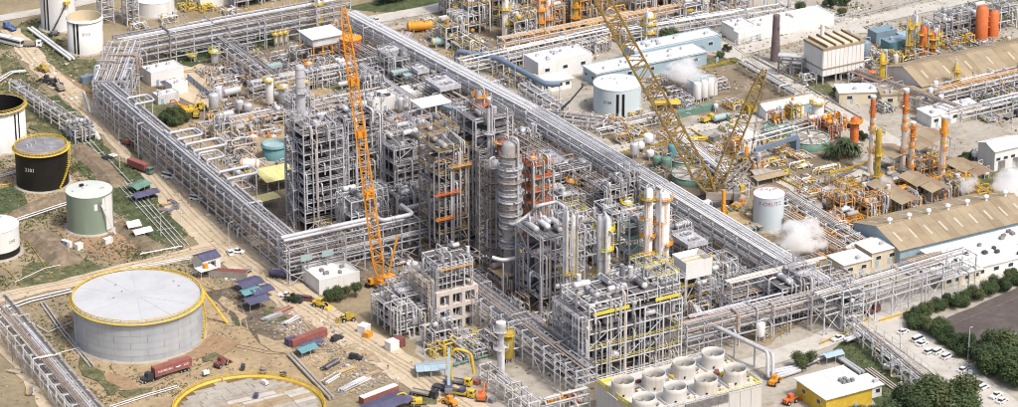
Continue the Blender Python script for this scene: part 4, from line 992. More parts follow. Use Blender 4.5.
# left: dirt, pads, grass
sheet('tan_ground', 'tan_dirt', px((60, 345), (70, 300), (205, 275), (225, 290), (245, 320), (330, 350), (320, 407), (190, 430), (110, 415), (80, 370)), 2)
sheet('red_ground', 'red_dirt', px((75, 70), (110, 95), (100, 110), (55, 88), (30, 68)), 2)
sheet('red_ground', 'red_dirt', px((55, 230), (70, 212), (120, 218), (140, 240), (120, 262), (75, 250)), 2)
sheet('tan_ground', 'tan_dirt', px((0, 178), (40, 160), (78, 178), (70, 195), (15, 205), (0, 205)), 1)
sheet('tan_ground', 'road_dirt', px((150, 62), (225, 55), (245, 85), (210, 110), (160, 90)), 2)
sheet('tan_ground', 'tan_dirt', px((250, 95), (330, 60), (400, 60), (410, 95), (300, 120), (240, 118)), 2)
sheet('tan_ground', 'tan_dirt', px((150, 125), (240, 118), (320, 135), (300, 180), (235, 190), (190, 165)), 2)
sheet('tan_ground', 'tan_dirt', px((520, 290), (540, 282), (580, 310), (600, 350), (570, 352), (530, 318)), 2)
sheet('grass', 'grass_dark', px((20, 110), (58, 95), (85, 120), (120, 160), (150, 185), (190, 235), (183, 250), (155, 255), (110, 205), (68, 150)), 2)
sheet('grass', 'grass', px((0, 32), (45, 20), (70, 55), (105, 62), (98, 90), (70, 82), (48, 64), (20, 48), (0, 50)), 3)
sheet('grass', 'grass', px((0, 55), (18, 60), (45, 95), (80, 130), (60, 128), (30, 105), (0, 98)), 3)
sheet('grass', 'grass_dark', px((0, 190), (14, 185), (30, 205), (0, 215)), 1.5)
sheet('grass', 'grass', px((30, 262), (70, 258), (115, 268), (150, 258), (185, 250), (150, 262), (70, 285), (20, 290)), 2)
sheet('grass', 'grass_dark', px((205, 285), (250, 300), (270, 330), (240, 325), (222, 300)), 2)
sheet('grass', 'grass', px((120, 95), (160, 98), (190, 120), (160, 125), (135, 110)), 2)
sheet('grass', 'grass', px((315, 78), (350, 70), (370, 85), (335, 95)), 1.5)
sheet('grass', 'grass_dark', px((345, 8), (420, -8), (520, -40), (500, -3), (400, 15)), 1)
sheet('grass', 'grass', px((130, 8), (200, -10), (210, 0), (165, 12)), 2)
sheet('grass', 'grass_dark', px((160, 55), (280, 30), (300, 40), (190, 68)), 2)
sheet('grass', 'grass', px((935, 12), (1018, -10), (1100, -20), (1100, 25), (1018, 25)), 1)
sheet('grass', 'grass_dark', px((835, 350), (862, 328), (945, 400), (960, 430), (900, 430)), 1.5)
sheet('grass', 'grass', px((700, 60), (735, 55), (745, 62), (712, 68)), 1)
sheet('grass', 'grass', px((760, 75), (800, 72), (850, 95), (840, 100)), 1.2)
sheet('grass', 'grass', px((940, 170), (990, 150), (1018, 160), (1018, 200), (975, 190)), 1.5)
sheet('dark_ground', 'dark_soil', px((205, 292), (232, 288), (275, 310), (285, 338), (262, 342), (225, 312)), 1.5)
sheet('asphalt_lot', 'asphalt', px((938, 322), (1018, 288), (1120, 255), (1250, 330), (1120, 440), (1010, 372)), .3)
# roads
band('dirt_road', 'road_dirt', [(10, 30), (45, 72), (95, 115), (150, 168), (190, 215), (225, 248), (290, 295), (350, 335), (410, 372), (480, 420)], [8, 9, 10, 11, 12, 16, 14, 14, 14, 16], 1.0)
band('dirt_road', 'road_dirt', [(-20, 302), (60, 285), (130, 268), (205, 250), (260, 240)], [7, 7, 7, 9, 10], .8)
band('dirt_road', 'road_dirt', [(-10, 325), (25, 365), (60, 415)], 8, .8)
band('dirt_road', 'road_dirt', [(300, 100), (340, 125), (360, 118)], 6, .8)
band('concrete_road', 'concrete_road', [(-20, 22), (45, 11), (110, -3)], 7, .3)
band('concrete_road', 'concrete_road', [(362, 22), (430, 10), (520, -12)], 9, .2)
band('concrete_road', 'concrete_road', [(362, 20), (450, 65), (520, 102), (600, 150), (664, 190)], 7, .2)
band('concrete_road', 'concrete_road', [(720, 56), (800, 37), (900, 14), (980, -4), (1060, -22)], 9, .2)
band('concrete_road', 'concrete_road', [(705, 40), (742, 55), (850, 118), (930, 165), (1030, 225)], 8, .2)
band('concrete_road', 'concrete_road', [(590, 155), (655, 140), (700, 128), (760, 118)], 7, .3)
band('concrete_road', 'concrete_road', [(770, 172), (815, 196), (850, 182), (880, 168)], 9, .3)
band('concrete_road', 'concrete_road', [(700, 378), (760, 362), (820, 342), (870, 318), (930, 298), (1030, 268)], [8, 8, 9, 14, 9, 8], .2)
band('concrete_road', 'concrete_road', [(868, 308), (905, 335), (955, 372), (1030, 430)], [15, 15, 14, 14], .2)
band('concrete_road', 'concrete_road', [(780, 2), (850, 22), (860, 34)], 7, .2)
# wheel ruts worn into the dirt
def ruts(uv, off=0.0, w=.45, gauge=1.9, m='track'):
    P = [Vector(S(*q)) for q in uv]; Q = []; R = random.Random(int(uv[0][0] * 3 + off * 10))
    for a, c in zip(P, P[1:]):
        k = max(1, int((c - a).length / 6)); Q += [a.lerp(c, i / k) for i in range(k)]
    Q.append(P[-1]); wob = 0.0
    for s in (-1, 1):
        L = []; Rr = []
        rw = random.Random(int(uv[0][0] + off * 7)); wob = 0
        for i, p in enumerate(Q):
            d = (Q[min(i + 1, len(Q) - 1)] - Q[max(i - 1, 0)]).normalized(); n = Vector((-d.y, d.x)); wob = wob * .8 + rw.uniform(-.35, .35); c = p + n * (off + wob + s * gauge / 2); ww = w * R.uniform(.6, 1.3)
            L.append(tuple(c + n * ww / 2)); Rr.append(tuple(c - n * ww / 2))
        sheet('wheel_rut', m, L + Rr[::-1])
main = [(10, 30), (45, 72), (95, 115), (150, 168), (190, 215), (225, 248), (290, 295), (350, 335), (410, 372), (480, 420)]
ruts(main, -1.6); ruts(main[2:], 2.2)
ruts([(-20, 302), (60, 285), (130, 268), (205, 250), (260, 240)], .8); ruts([(-10, 325), (25, 365), (60, 415)], .5)
ruts([(215, 330), (235, 345), (270, 352), (330, 350), (360, 345)], 0); ruts([(120, 400), (160, 382), (215, 360), (245, 330), (238, 305)], 0); ruts([(110, 385), (150, 372), (205, 348), (225, 310)], 0); ruts([(330, 350), (300, 320), (280, 300)], 0)
ruts([(160, 75), (200, 70), (225, 80), (240, 105)], 0); ruts([(225, 62), (205, 85), (195, 105)], 0)
for q in ([(215, 300), (225, 296), (245, 316), (238, 322)], [(150, 345), (190, 352), (215, 335), (240, 342), (220, 356), (170, 366)], [(255, 335), (285, 345), (300, 356), (275, 352)], [(100, 372), (130, 380), (140, 392), (105, 388)], [(340, 345), (372, 352), (380, 364), (352, 358)]): sheet('worn_earth', 'red_dirt' if q[0][0] < 200 else 'track', px(*q), 1.6)
for q in ([(78, 358), (92, 366), (120, 388), (112, 396), (86, 376)], [(200, 356), (216, 352), (226, 358), (206, 362)], [(118, 393), (150, 388), (152, 393), (122, 399)], [(160, 240), (178, 236), (186, 246), (168, 252)], [(264, 312), (276, 306), (284, 318), (270, 326)], [(0, 95), (22, 92), (40, 118), (20, 124), (0, 118)], [(28, 128), (50, 122), (66, 142), (60, 150)], [(118, 140), (130, 140), (150, 168), (142, 176)], [(420, 392), (440, 398), (436, 407), (415, 405)]): sheet('grass', 'grass', px(*q), 1.6)
# kerb of the parking row and the lot
def kerb(uv, name='kerb', m='concrete_road', w=.35, h=.13):
    b = MB(); P = [Vector(S(*q)) for q in uv]
    for a, c in zip(P, P[1:]): b.bar((a.x, a.y, h / 2), (c.x, c.y, h / 2), w, h * 1.0)
    struct(b.build(name, m))
kerb([(892, 322), (945, 300), (1018, 276)]); kerb([(735, 368), (800, 352), (838, 340)])
kerb([(938, 322), (1018, 288)], m='concrete', w=.4)
kerb([(885, 320), (940, 298)], m='yellow', w=.6)
berm('', [(62, 152), (80, 148), (105, 172), (118, 188)], 9, 1.8)
berm('', [(30, 232), (45, 240), (70, 266)], 12, 2.2)
berm('', [(8, 220), (40, 205), (72, 196)], 8, 1.8)
berm('', [(118, 222), (140, 240), (160, 252)], 8, 1.5)
berm('', [(95, 168), (70, 145)], 5, 1.2)
b = MB(); P0, P1 = Vector(S(960, 322)), Vector(S(1040, 289)); d = (P1 - P0).normalized()
for i in range(9):
    p = P0.lerp(P1, i / 9); q = p + d * 5; b.bar((p.x, p.y, _layer[0] * .004 + .006), (q.x, q.y, _layer[0] * .004 + .006), .004, .1)
struct(b.build('painted_lane_line', 'concrete'))
# ------------------------------------------------------------------ left: tank farm
def sxy(u, v): return S(u, v)
tank('white tank with double black stripe cut by the top edge behind the open one', *S(59, 27), 7.0, 15.5, 'white', roof='cone', roofm='white_roof', stripes=(-.75, .11, .12, 15.0, .5), text='2011', tsize=1.5, ta=.35, tz=.62)
tank('white open-topped tank with tan inside and double black stripe, upper left', *S(86, 50), 6.9, 14.2, 'white', roof='open', stripes=(-.55, .13, .11, 13.2, .5), text='2010', tsize=1.7, ta=.05, tz=.62, level=.7)
tank('white tank with black open top and double black stripe at left edge', *S(-1, 145), 10.2, 16.0, 'white', roof='open', inside='black', liquid='black', level=.55, stripes=(.75, .075, .085, 15.0, .5), rail='mustard')
tank('black tank with grey roof and yellow rim railing', *S(43, 183), 9.3, 14.0, 'black', roofm='roof_grey', rail='yellow', text='2101', letter='white_clean', tsize=1.9, ta=-.5, tz=.6, stair_a=.6)
t = tank('green tank with pale roof and a white patch on its side', *S(91, 227), 8.0, 14.0, 'tank_green', roofm='tank_green_roof')
ac = ang_cam(*S(91, 227))
MB().lathe([(8.03, 1.0), (8.03, 13.4)], 6, a0=ac + .72, a1=ac + 1.25, caps=False).build('white_patch', 'white', t)
for q, (a, z0, z1) in enumerate(((.18, 9.2, 11.6), (.36, 8.6, 12.2), (.56, 9.0, 13.2))): MB().lathe([(8.04, z0), (8.04, z1)], 3, a0=ac + a, a1=ac + a + .14, caps=False).build('opening', 'white' if q != 1 else 'steel_dark', t)
bar(t, 'hose', 'white', (8.3 * math.cos(ac + .5), 8.3 * math.sin(ac + .5), 11), (11.5 * math.cos(ac + .8), 11.5 * math.sin(ac + .8), .3), .5)
box(t, 'roof_hatch', 'black', -1.5, 3, 14.9, 1.4, 1.1, .6)
tank('white tank with black lower band at left edge below the black one', *S(-4, 252), 8.2, 10.2, 'white', roofm='white_roof', text='2102', tsize=1.4, ta=.75, tz=.6, band=(2.6, 'black'), rail=None, stair_a=-1.2)
# the big grey tank of welded plates
t = tank('large grey plated tank with pale roof and yellow rim', *S(139, 335), 20.6, 13.6, 'tank_plate', roofm='tank_roof', rail='yellow', rise=.016, plates=(6, ['tank_plate', 'tank_plate_b', 'tank_plate_c']), stair_a=1.25, n=96)
ac = ang_cam(*S(139, 335))
for i in range(12):
    a = i * math.pi / 6 + .2; bar(t, 'roof_seam', 'tank_plate_c', (1.5 * math.cos(a), 1.5 * math.sin(a), 13.6 + .33), (20 * math.cos(a), 20 * math.sin(a), 13.7), .12, .1)
bar(t, 'drain_pipe', 'clad', (20.9 * math.cos(ac - 1.25), 20.9 * math.sin(ac - 1.25), .4), (20.9 * math.cos(ac - 1.25), 20.9 * math.sin(ac - 1.25), 12), .3)
bar(t, 'access_stair', 'yellow', (21.5 * math.cos(ac + 2.0), 21.5 * math.sin(ac + 2.0), 13.2), (29 * math.cos(ac + 1.75), 29 * math.sin(ac + 1.75), .2), 1.0, .3)
# the tank floor being laid at the bottom edge
cx, cy = S(249, 411); t = thing('tank_floor', 'round unfinished tank floor of pale plates inside a yellow ring wall', 'tank floor', cx, cy)
R0 = 22.5
MB().lathe([(R0, 0), (R0, .5), (.01, .55)], 72, caps=False).build('sand_bed', 'tan_dirt', t)
MB().lathe([(R0 + .1, 0), (R0 + .1, 1.1), (R0 + .9, 1.1), (R0 + .9, 0)], 72, caps=False).build('ring_wall', 'yellow', t)
pts = [((R0 + .8) * math.cos(2 * math.pi * i / 40), (R0 + .8) * math.sin(2 * math.pi * i / 40), 1.1) for i in range(40)]
MB().rail(pts, 1.1, .14, 2, True).build('railing', 'yellow', t)
rr = random.Random(3)
for j in range(-9, 10):
    y = j * 2.3; half = math.sqrt(max(0, (R0 - .6) ** 2 - (abs(y) + 1.1) ** 2)); n = max(1, round(2 * half / 7.5))
    if half < 2: continue
    for i in range(n):
        L = 2 * half / n; rust = y < 8 and rr.random() < .8
        box(t, 'floor_plate', 'concrete' if not rust else rr.choice(['concrete', 'concrete_road', 'tan_dirt']), -half + (i + .5) * L, y, .62 + rr.uniform(0, .04), L - .15, 2.3 - (.22 if y < 6 and j % 2 else .08), .08)
for i in range(7): box(t, 'weld_strip', 'pipe_rust', rr.uniform(-4, 4), -12 + i * 3.45, .74, 20 + 2 * i, .3, .06)
for i, (u, v, m) in enumerate(((206, 374, 'white'), (243, 368, 'metal_dark'), (263, 372, 'steel_dark'), (283, 376, 'metal_dark'), (256, 397, 'blue_tarp'), (265, 384, 'white'))):
    x, y = S(u, v, .7); q = thing('welding_set', ['white', 'black', 'grey', 'dark', 'blue', 'small white'][i] + ' welding set standing on the unfinished tank floor, ' + ordw(i) + ' from the left rim', 'machine', x, y, .68, i)
    box(q, 'housing', m, 0, 0, .75, 2.0, 1.2, 1.1); box(q, 'base', 'metal_dark', 0, 0, .1, 2.2, 1.3, .2); cyl(q, 'exhaust', 'metal_dark', (.6, .2, 1.3), (.6, .2, 1.9), .08)
# ------------------------------------------------------------------ left pipe racks
rack('tall many-tiered pipe rack along the right side of the dirt road', -90.5, 147, -93.5, -22, 7, [4, 7, 10, 13], [5, 6, 6, 6], 7.2, seed=3, drop=14, brace=5, rr=(.16, .22, .28, .36))
rack('long tall pipe rack crossing the upper left from the corner', -68, 188, 31, 188, 9, [4.5, 7.5, 10.5, 13.5], [5, 7, 7, 9], 7.5, seed=4, drop=10, brace=5, rr=(.16, .22, .28, .36))
# diagonal link with decked top between the two racks
rack('diagonal wide pipe rack joining the two tall racks at upper left', -89, 146, -67, 183, 12.5, [4, 7.5, 11, 14], [6, 8, 8, 13], 6, 'steel', seed=8, drop=8, brace=2, rr=(.16, .22, .28, .36))
# expansion loops on the left rack
for i, (yy, L, r) in enumerate(((80, 10, .5), (66, 13, .55), (55, 7, .42), (38, 12, .55), (118, 8, .42))):
    t = thing('pipe_loop', ['fat', 'longest', 'short', 'nearest', 'farthest'][i] + ' silver expansion loop reaching right from the road-side pipe rack', 'pipe', -92, yy)
    zt = 15.6 + .5 * (i % 3); MB().tube([(0, 8, 14.9), (0, 3.5, 14.9), (0, 3.5, zt), (L, 3.5, zt), (L, -3.5, zt), (0, -3.5, zt), (0, -3.5, 14.9), (0, -8, 14.9)], r, 10, 1.8).build('pipe', 'clad', t); MB().tube([(0, 6, 11.4), (0, 2, 11.4), (L * .7, 2, 11.4), (L * .7, -2 - i, 11.4), (0, -2 - i, 11.4), (0, -7, 11.4)], r * .55, 8, 1.2).build('pipe', ['clad_dull', 'pipe_tan', 'clad'][i % 3], t)
    for s in (-3.5, 3.5):
        for q in (L - 1.2, L * .45): box(t, 'support_post', 'steel', q, s, 7.9, .35, .35, 15.8)
    for q in (L - 1.2, L * .45): box(t, 'support_beam', 'steel', q, 0, 15.6, .3, 7.6, .3); box(t, 'support_beam', 'steel', q, 0, 9.6, .3, 7.6, .3)
for i, (xo, r) in enumerate(((-95.6, .5), (-94.2, .35), (-91.4, .42))):
    t = thing('pipeline', ['left-hand', 'middle', 'right-hand'][i] + ' fat silver pipeline lying along the top of the road-side rack', 'pipe', xo, -22, -.5, rad(-1.0))
    MB().tube([(0, 0, 14.4 + r), (0, 60, 14.4 + r), (0, 62, 14.4 + r), (0, 166, 14.4 + r)], r, 10).build('pipe', 'clad', t)
    for k in range(23): box(t, 'shoe', 'steel', 0, 4 + k * 7.2, 13.95, .3, .3, .9)
rack('pipe rack turning right from the road-side rack towards the tower block', -98, -22, -42, -22, 8, [5, 8, 11, 14], [4, 5, 5, 3], 7, seed=5, drop=10, brace=3, rr=(.18, .25, .33))
t = thing('pipeline', 'fat silver pipe with a rectangular loop behind the tall orange crane', 'pipe', -98, -20)
MB().tube([(0, 0, 15.4), (4, 0, 15.4), (34, 0, 15.4), (34, 0, 17), (34, -7, 17), (46, -7, 17), (46, 2, 17), (46, 2, 15.4), (84, 2, 15.4)], .75, 12, 2).build('pipe', 'clad', t)
MB().tube([(0, -2.2, 15.2), (32, -2.2, 15.2), (32, -2.2, 13.2), (47, -2.2, 13.2), (47, -2.2, 4)], .55, 12, 2).build('pipe', 'clad', t)
for k in range(12): box(t, 'shoe', 'steel', 2 + k * 7, 2.0 if k > 7 else 0, 14.33, .3, .3, .62)
for k in (8, 9, 10, 11): box(t, 'support_post', 'steel', 2 + k * 7, 2.0, 7, .35, .35, 14)
rack('pipe rack running in beside the tower block behind the orange crane', -42, -20, -18, -20, 7, [5, 9, 13.6], [4, 5, 4], 6, seed=9, drop=6, brace=2)
for i, (u, v) in enumerate(((301, 248), (327, 247))):
    x, y = S(u, v, 12); t = thing('panel', ('left' if i == 0 else 'right') + ' teal sheet panel hung on the pipe rack behind the orange crane', 'panel', x, -27.6, 8.0)
    box(t, 'sheet', 'teal_pale', 0, 0, 2.0, 4.2, .12, 2.2); 
    for s in (-1, 1): box(t, 'hanger', 'steel', s * 1.8, .3, 2.6, .12, .5, 1.6)
rack('brown low pipe track crossing the open yard behind the towers', -68, 111, 36, 111, 8, [2.2, 4.2], [7, 7], 8, 'pipe_tan', ['pipe_tan', 'pipe_rust', 'pipe_tan', 'clad_dull'], seed=6, drop=8, brace=0)
rack('narrow brown pipe track leading towards the teal tank', -64, 106, -64, 66, 4, [3.0], [5], 7, 'pipe_tan', ['pipe_tan', 'pipe_rust'], seed=7, drop=3, brace=0)
rack('pipe bridge from the upper left rack down to the white vessels', -27, 184, -27, 135, 6, [5, 8.5], [5, 6], 7, 'steel', seed=10, drop=6, brace=3, walk=True)
rack('pipe bridge crossing behind the orange crane boom, pale grey', -36, 136, 30, 136, 5, [4, 7], [5, 5], 7, 'steel_white', seed=11, drop=8, brace=4)
rack('thin pipe bridge beside the main rack, ending in a teal box', 10, 134, 10, 90, 4, [4, 6.5], [3, 4], 7, 'steel_white', seed=12, drop=4, brace=3)
rack('pipe rack at bottom left corner with pale steel posts', -192, -2, -198, -118, 7.5, [4.5, 8], [8, 9], 7.5, 'steel_white', seed=13, drop=10, brace=4, walk=True)
rack('low pipe rack running in from the upper left edge', -112, 184, -108, 136, 5, [3, 6], [5, 6], 7, 'steel_white', seed=14, drop=5, brace=3)
frame('small valve platform at the near end of the upper left pipe rack', -107, 131, [-4, 0, 4], [-4, 0, 4], [2.5, 5], 'steel_white', 'steel_white', .6, .3, .6, 15, 'valve_platform', 'platform', 6)
groundpipe('white pipe from the left edge to the valve platform', [(-5, 83), (12, 72), (26, 71)], .3, 'steel_white', 1.2, n=2, gap=1.4)
groundpipe('white walkway pipe running past the open white tank', [(30, 28), (52, 44), (72, 59)], .55, 'white', 1.2, n=2, gap=1.6)
groundpipe('white pipes on the grass strip beside the dirt road', [(72, 128), (100, 158), (140, 200), (182, 246)], .15, 'steel_white', .4, n=4, gap=1.6)
groundpipe('short white pipes at the end of the grass strip', [(140, 254), (182, 246)], .25, 'white', .5, n=1)
groundpipe('white pipes crossing in front of the black tank', [(-6, 178), (14, 172), (25, 168)], .25, 'steel_white', .6, n=2, gap=1.3)
groundpipe('white pipes between the black tank and the green tank', [(10, 222), (40, 212), (68, 203)], .25, 'steel_white', .6, n=2, gap=1.6)
groundpipe('thin yellow pipeline by the white tank at the left edge', [(18, 228), (36, 252), (52, 278)], .12, 'mustard', .4, n=1)
groundpipe('yellow pipeline crossing towards the earth bank', [(-4, 262), (10, 272), (20, 284)], .12, 'mustard', .4, n=1)
groundpipe('thin white pipeline crossing the lower grass', [(15, 282), (45, 268), (75, 262)], .13, 'white', .4, n=1)
groundpipe('yellow pipe on the sand pad at the black tank', [(-4, 186), (10, 184), (26, 178)], .22, 'yellow', .4, n=1)
groundpipe('white pipe along the dirt branch road', [(95, 277), (140, 266), (190, 258)], .2, 'steel_white', .4, n=2, gap=1.4)
groundpipe('white pipe from the rack to the large grey tank', [(24, 318), (48, 332), (72, 322)], .17, 'steel_white', .6, n=1)
groundpipe('second white pipe crossing to the large grey tank', [(45, 357), (62, 352), (82, 347)], .17, 'steel_white', .6, n=1)
groundpipe('pair of thin pipes from the branch road to the tank front', [(42, 302), (62, 330), (92, 366)], .22, 'clad', .5, n=2, gap=1.2)
groundpipe('white pipes by the junction of the rack and branch road', [(-4, 312), (30, 300), (72, 290)], .28, 'steel_white', .7, n=2, gap=2)
groundpipe('white pipe lying along the road edge in two bends', [(84, 92), (88, 104), (90, 112)], .5, 'white', .6, n=1)
groundpipe('long white pipe left beside the road below the valve platform', [(86, 118), (92, 128), (99, 138)], .8, 'white', .9, n=1)
groundpipe('white pipe along the near edge of the unfinished tank yard', [(110, 407), (150, 394), (178, 386)], .18, 'steel_white', .5, n=2, gap=1.2)
groundpipe('grey pipe trench cover beside the yellow ring wall', [(290, 354), (310, 375), (332, 398)], .5, 'concrete', .7, n=2, gap=1.2)
# ------------------------------------------------------------------ left: vehicles and clutter
t = thing('boom_lift', 'boom lift with yellow basket raised beside the white tanks', 'boom lift', *S(54, 36), 0, .3)
box(t, 'chassis', 'metal_dark', 0, 0, .9, 4.2, 2.2, .7); wheels(t, [-1.4, 1.4], .55, 2.4); box(t, 'turret', 'steel_dark', 0, 0, 1.7, 2.6, 1.6, 1.0)
e = Vector((6.2, -1.0, 12.0)); bar(t, 'boom', 'metal_dark', (-.8, 0, 2.0), (2.2, -.3, 6.0), .5); bar(t, 'jib', 'metal_dark', (2.2, -.3, 6.0), e, .4); MB().box(e.x + .4, e.y, e.z + .5, 2.4, 1.4, 1.2).build('basket', 'yellow', t)
t = thing('coach', 'long white coach parked at the far left road', 'bus', *S(11, 45), 0, rad(-62)); box(t, 'body', 'white', 0, 0, 1.95, 12, 2.5, 2.7)
for s in (-1, 1): box(t, 'window_band', 'window', 0, s * 1.26, 2.3, 11.4, .05, .9)
box(t, 'roof', 'white_clean', 0, 0, 3.35, 11.8, 2.4, .1); box(t, 'roof_unit', 'steel_white', 1, 0, 3.55, 2, 1.6, .3); box(t, 'windscreen', 'window', 6.02, 0, 2.2, .05, 2.2, 1.3); wheels(t, [-3.8, 3.6], .5, 2.5)
truck('blue truck near the far end of the dirt road', *S(10, 30), rad(100), 'blue', None, 7, 'blue')
truck('white-cabbed truck by a heap of soil beyond the white pipes', *S(33, 47), rad(-30), 'car_white', 'dump', 7, 'steel_brown')
for i, (u, v, rz, m, k) in enumerate(((43, 72, 1.9, 'mustard', 'loader'), (47, 83, 2.2, 'metal_dark', 'loader'), (60, 91, 1.6, 'steel_brown', 'excavator'), (57, 87, 2.0, 'metal_dark', 'loader'))):
    loader(['mustard loader, farthest machine on the dirt road', 'black loader, second machine down the dirt road', 'brown excavator beside the dirt road below the loaders', 'dark loader parked close to the brown excavator'][i], *S(u, v), rz, m, k, 'excavator' if k == 'excavator' else 'wheel_loader', 'excavator' if k == 'excavator' else 'loader')
container('blue-grey container beside the corner of the tall rack', *S(88, 82), rad(10), 6.1, 'blue_duct')
truck('red box trailer with green cab parked on the dirt road verge', *S(141, 171), rad(-72), 'green_steel', 'box', 12, 'red_box')
truck('maroon dump truck standing under the road-side rack', *S(130, 146), rad(-60), 'maroon', 'dump', 6, 'maroon')
car('dark car with loaded roof beside the grass strip', *S(107, 160), rad(20), 'suv', 'car_dark', 'cars around the dirt road'); pile('white and dark scaffold boards beside the dark car', *S(112, 157), 4, 2, 8, ['white', 'steel_dark'], .3, 'board_stack', 'boards', .2, 'flat', 'board', 2)
car('white van parked on the dirt road under the rack', *S(168, 178), rad(-62), 'van', 'car_white', 'cars around the dirt road')
car('white car beside the foot of the road-side rack', *S(196, 200), rad(-52), 'suv', 'car_white', 'cars around the dirt road')
car('white pickup at the dirt road junction', *S(237, 253), rad(-45), 'pickup', 'car_white', 'cars around the dirt road')
car('small white car next to the pickup at the junction', *S(230, 254), rad(80), 'sedan', 'car_white', 'cars around the dirt road')
car('silver pickup below the blue tarpaulins', *S(286, 297), rad(-42), 'pickup', 'car_white', 'cars around the dirt road')
lamp_post('lamp post standing on the verge by the red trailer', *S(120, 168), 9, rz=1); lamp_post('lamp post beside the orange and blue scaffold heap', *S(181, 222), 9.5, rz=1.2)
lamp_post('lamp post by the white tents at the green tank', *S(161, 236), 8, rz=.4); lamp_post('lamp post standing near the portable toilets', *S(69, 258), 8, rz=.4)
lamp_post('lamp post by the branch road junction', *S(229, 246), 8, rz=.4)
tent('white square tent nearer the green tank', *S(133, 231), 5, 4.5, 2.4, 0, 'white', 'tent', 1.6, .05, 'tent'); tent('white oblong tent right of the square one', *S(142, 237), 7, 4, 2.2, .1, 'white', 'tent', 1.2, .05, 'tent')
tent('green netting canopy beside the dirt road', *S(139, 190), 8, 6, 2.0, .4, 'green_steel'); tent('dark blue tarpaulin below the green netting', *S(145, 199), 10, 5, 2.2, .1, 'blue_tarp')
for i, (u, v) in enumerate(((64, 246), (67, 247), (70, 248))):
    t = thing('portable_toilet', 'blue and white portable toilet by the green tank, ' + ordw(i) + ' from left', 'toilet', *S(u, v), 0, .2, 'portable toilets'); box(t, 'cabin', 'blue' if i < 2 else 'white', 0, 0, 1.1, 1.2, 1.2, 2.2); box(t, 'roof', 'white_clean', 0, 0, 2.28, 1.3, 1.3, .16); box(t, 'door', 'white', -.1, -.62, 1.05, .8, .05, 1.9)
crate('small white cabin right of the portable toilets', *S(79, 249), .2, 2.4, 2.0, 2.0, 'white', 'site_cabin'); crate('white box standing in front of the green tank', *S(108, 243), .2, 3.0, 1.8, 1.8, 'white', 'site_cabin')
for i, (u, v, m) in enumerate(((166, 205, 'orange'), (170, 211, 'blue'), (176, 208, 'steel_dark'), (172, 203, 'blue_tarp'), (163, 211, 'maroon'))):
    pile(['orange', 'bright blue', 'dark grey', 'purple-blue', 'maroon'][i] + ' scaffold tubes in the heap beside the dirt road', *S(u, v), 4.5, 2.2, 9, [m, 'steel_dark'], i * .6, 'tube_stack', 'tube stack', .18, 'round', 'tube', i)
# dirt road, lower stretch
gable('small white and purple site cabin at the road junction', *S(207, 268), 7, 6, 4.5, 1.2, .15, 'white', 'blue_tarp', 'cabin', 'site_cabin', .3, npan=3, doors=1, wins=1)
t = thing('site_scaffold', 'white scaffold with orange tank in front of the purple-roofed cabin', 'scaffold', *S(206, 276), 0, .1)
for a in (-3, 0, 3):
    for b_ in (-2, 2): box(t, 'post', 'steel_white', a, b_, 2, .15, .15, 4)
box(t, 'deck', 'white', 0, 0, 2.9, 6.4, 4.4, .12); cyl(t, 'water_tank', 'orange', (0, 0, 2.97), (0, 0, 4.4), .9, 14)
container('brown container standing by the road below the junction', *S(229, 277), rad(-38), 12.2, 'steel_brown', roofm='maroon'); pile('heap of dark machine parts beside the brown container', *S(245, 273), 5, 3, 10, ['metal_dark', 'steel_brown'], .4, 'scrap_heap', 'scrap', .25, 'round', 'tube', 4)
truck('dark tanker truck with silver tank parked on the dirt road', *S(283, 279), rad(-45), 'car_dark', 'tank', 9.5, 'blue_tarp')
truck('black dump truck behind the silver pickup', *S(294, 302), rad(-50), 'metal_dark', 'dump', 6, 'metal_dark'); car('maroon jeep on the dirt road by the white block', *S(309, 301), rad(-50), 'suv', 'maroon', 'cars around the dirt road')
loader('yellow loader on the dirt road before the white block', *S(320, 307), rad(-60), 'yellow')
loader('yellow loader with dark bucket near the steel frame', *S(348, 321), rad(170), 'mustard')
for i, (u, v, L, w, m, rz) in enumerate(((249, 289, 9, 7, 'blue_tarp', .1), (261, 297, 8, 6, 'blue_tarp', .1), (250, 299, 7, 5, 'teal', .1), (256, 308, 8, 6, 'blue_tarp', .1))):
    tent(['largest purple tarpaulin roof by the large grey tank', 'right-hand purple tarpaulin roof of the tarpaulin camp', 'teal tarpaulin roof amid purple ones', 'nearest purple tarpaulin roof of the camp', 'small leftmost purple tarpaulin roof'][i], *S(u, v), L, w, 2.6 + .2 * i, rz, m)
container('long red-brown container in the lower materials yard', *S(308, 341), rad(12), 14, 'red_box', roofm='red_box')
container('purple box at the end of the long red container', *S(291, 345), rad(12), 3.2, 'blue_tarp', name='storage_box')
tent('purple tarpaulin leaning on the long red container', *S(311, 349), 8, 4, 2.2, .2, 'blue_tarp'); tent('teal tarpaulin in the lower materials yard', *S(306, 354), 7, 5, 2.2, .2, 'teal')
container('white-topped red container near the bottom edge', *S(379, 398), rad(12), 14, 'red_box', roofm='white_roof'); tent('large purple tarpaulin roof at the bottom edge', *S(386, 411), 16, 8, 3.0, .2, 'blue_tarp')
car('black jeep on the dirt road beside two walking workers', *S(356, 359), rad(-48), 'suv', 'car_dark', 'cars around the dirt road'); car('dark car by the long red container', *S(337, 340), rad(20), 'suv', 'car_dark', 'cars around the dirt road')
crate('white cube tent on the road edge by the steel frame', *S(364, 332), .5, 3.2, 3.0, 2.6, 'white', 'site_cabin'); crate('orange box next to the white cube', *S(368, 337), .5, 2.6, 2.0, 1.8, 'orange', 'storage_box')
crate('white shed at the corner of the grey steel frame', *S(392, 349), .2, 3.6, 3.0, 3.0, 'white', 'site_cabin'); crate('red-brown shed next to the white shed', *S(399, 346), .2, 3.0, 2.8, 3.0, 'maroon', 'storage_box')
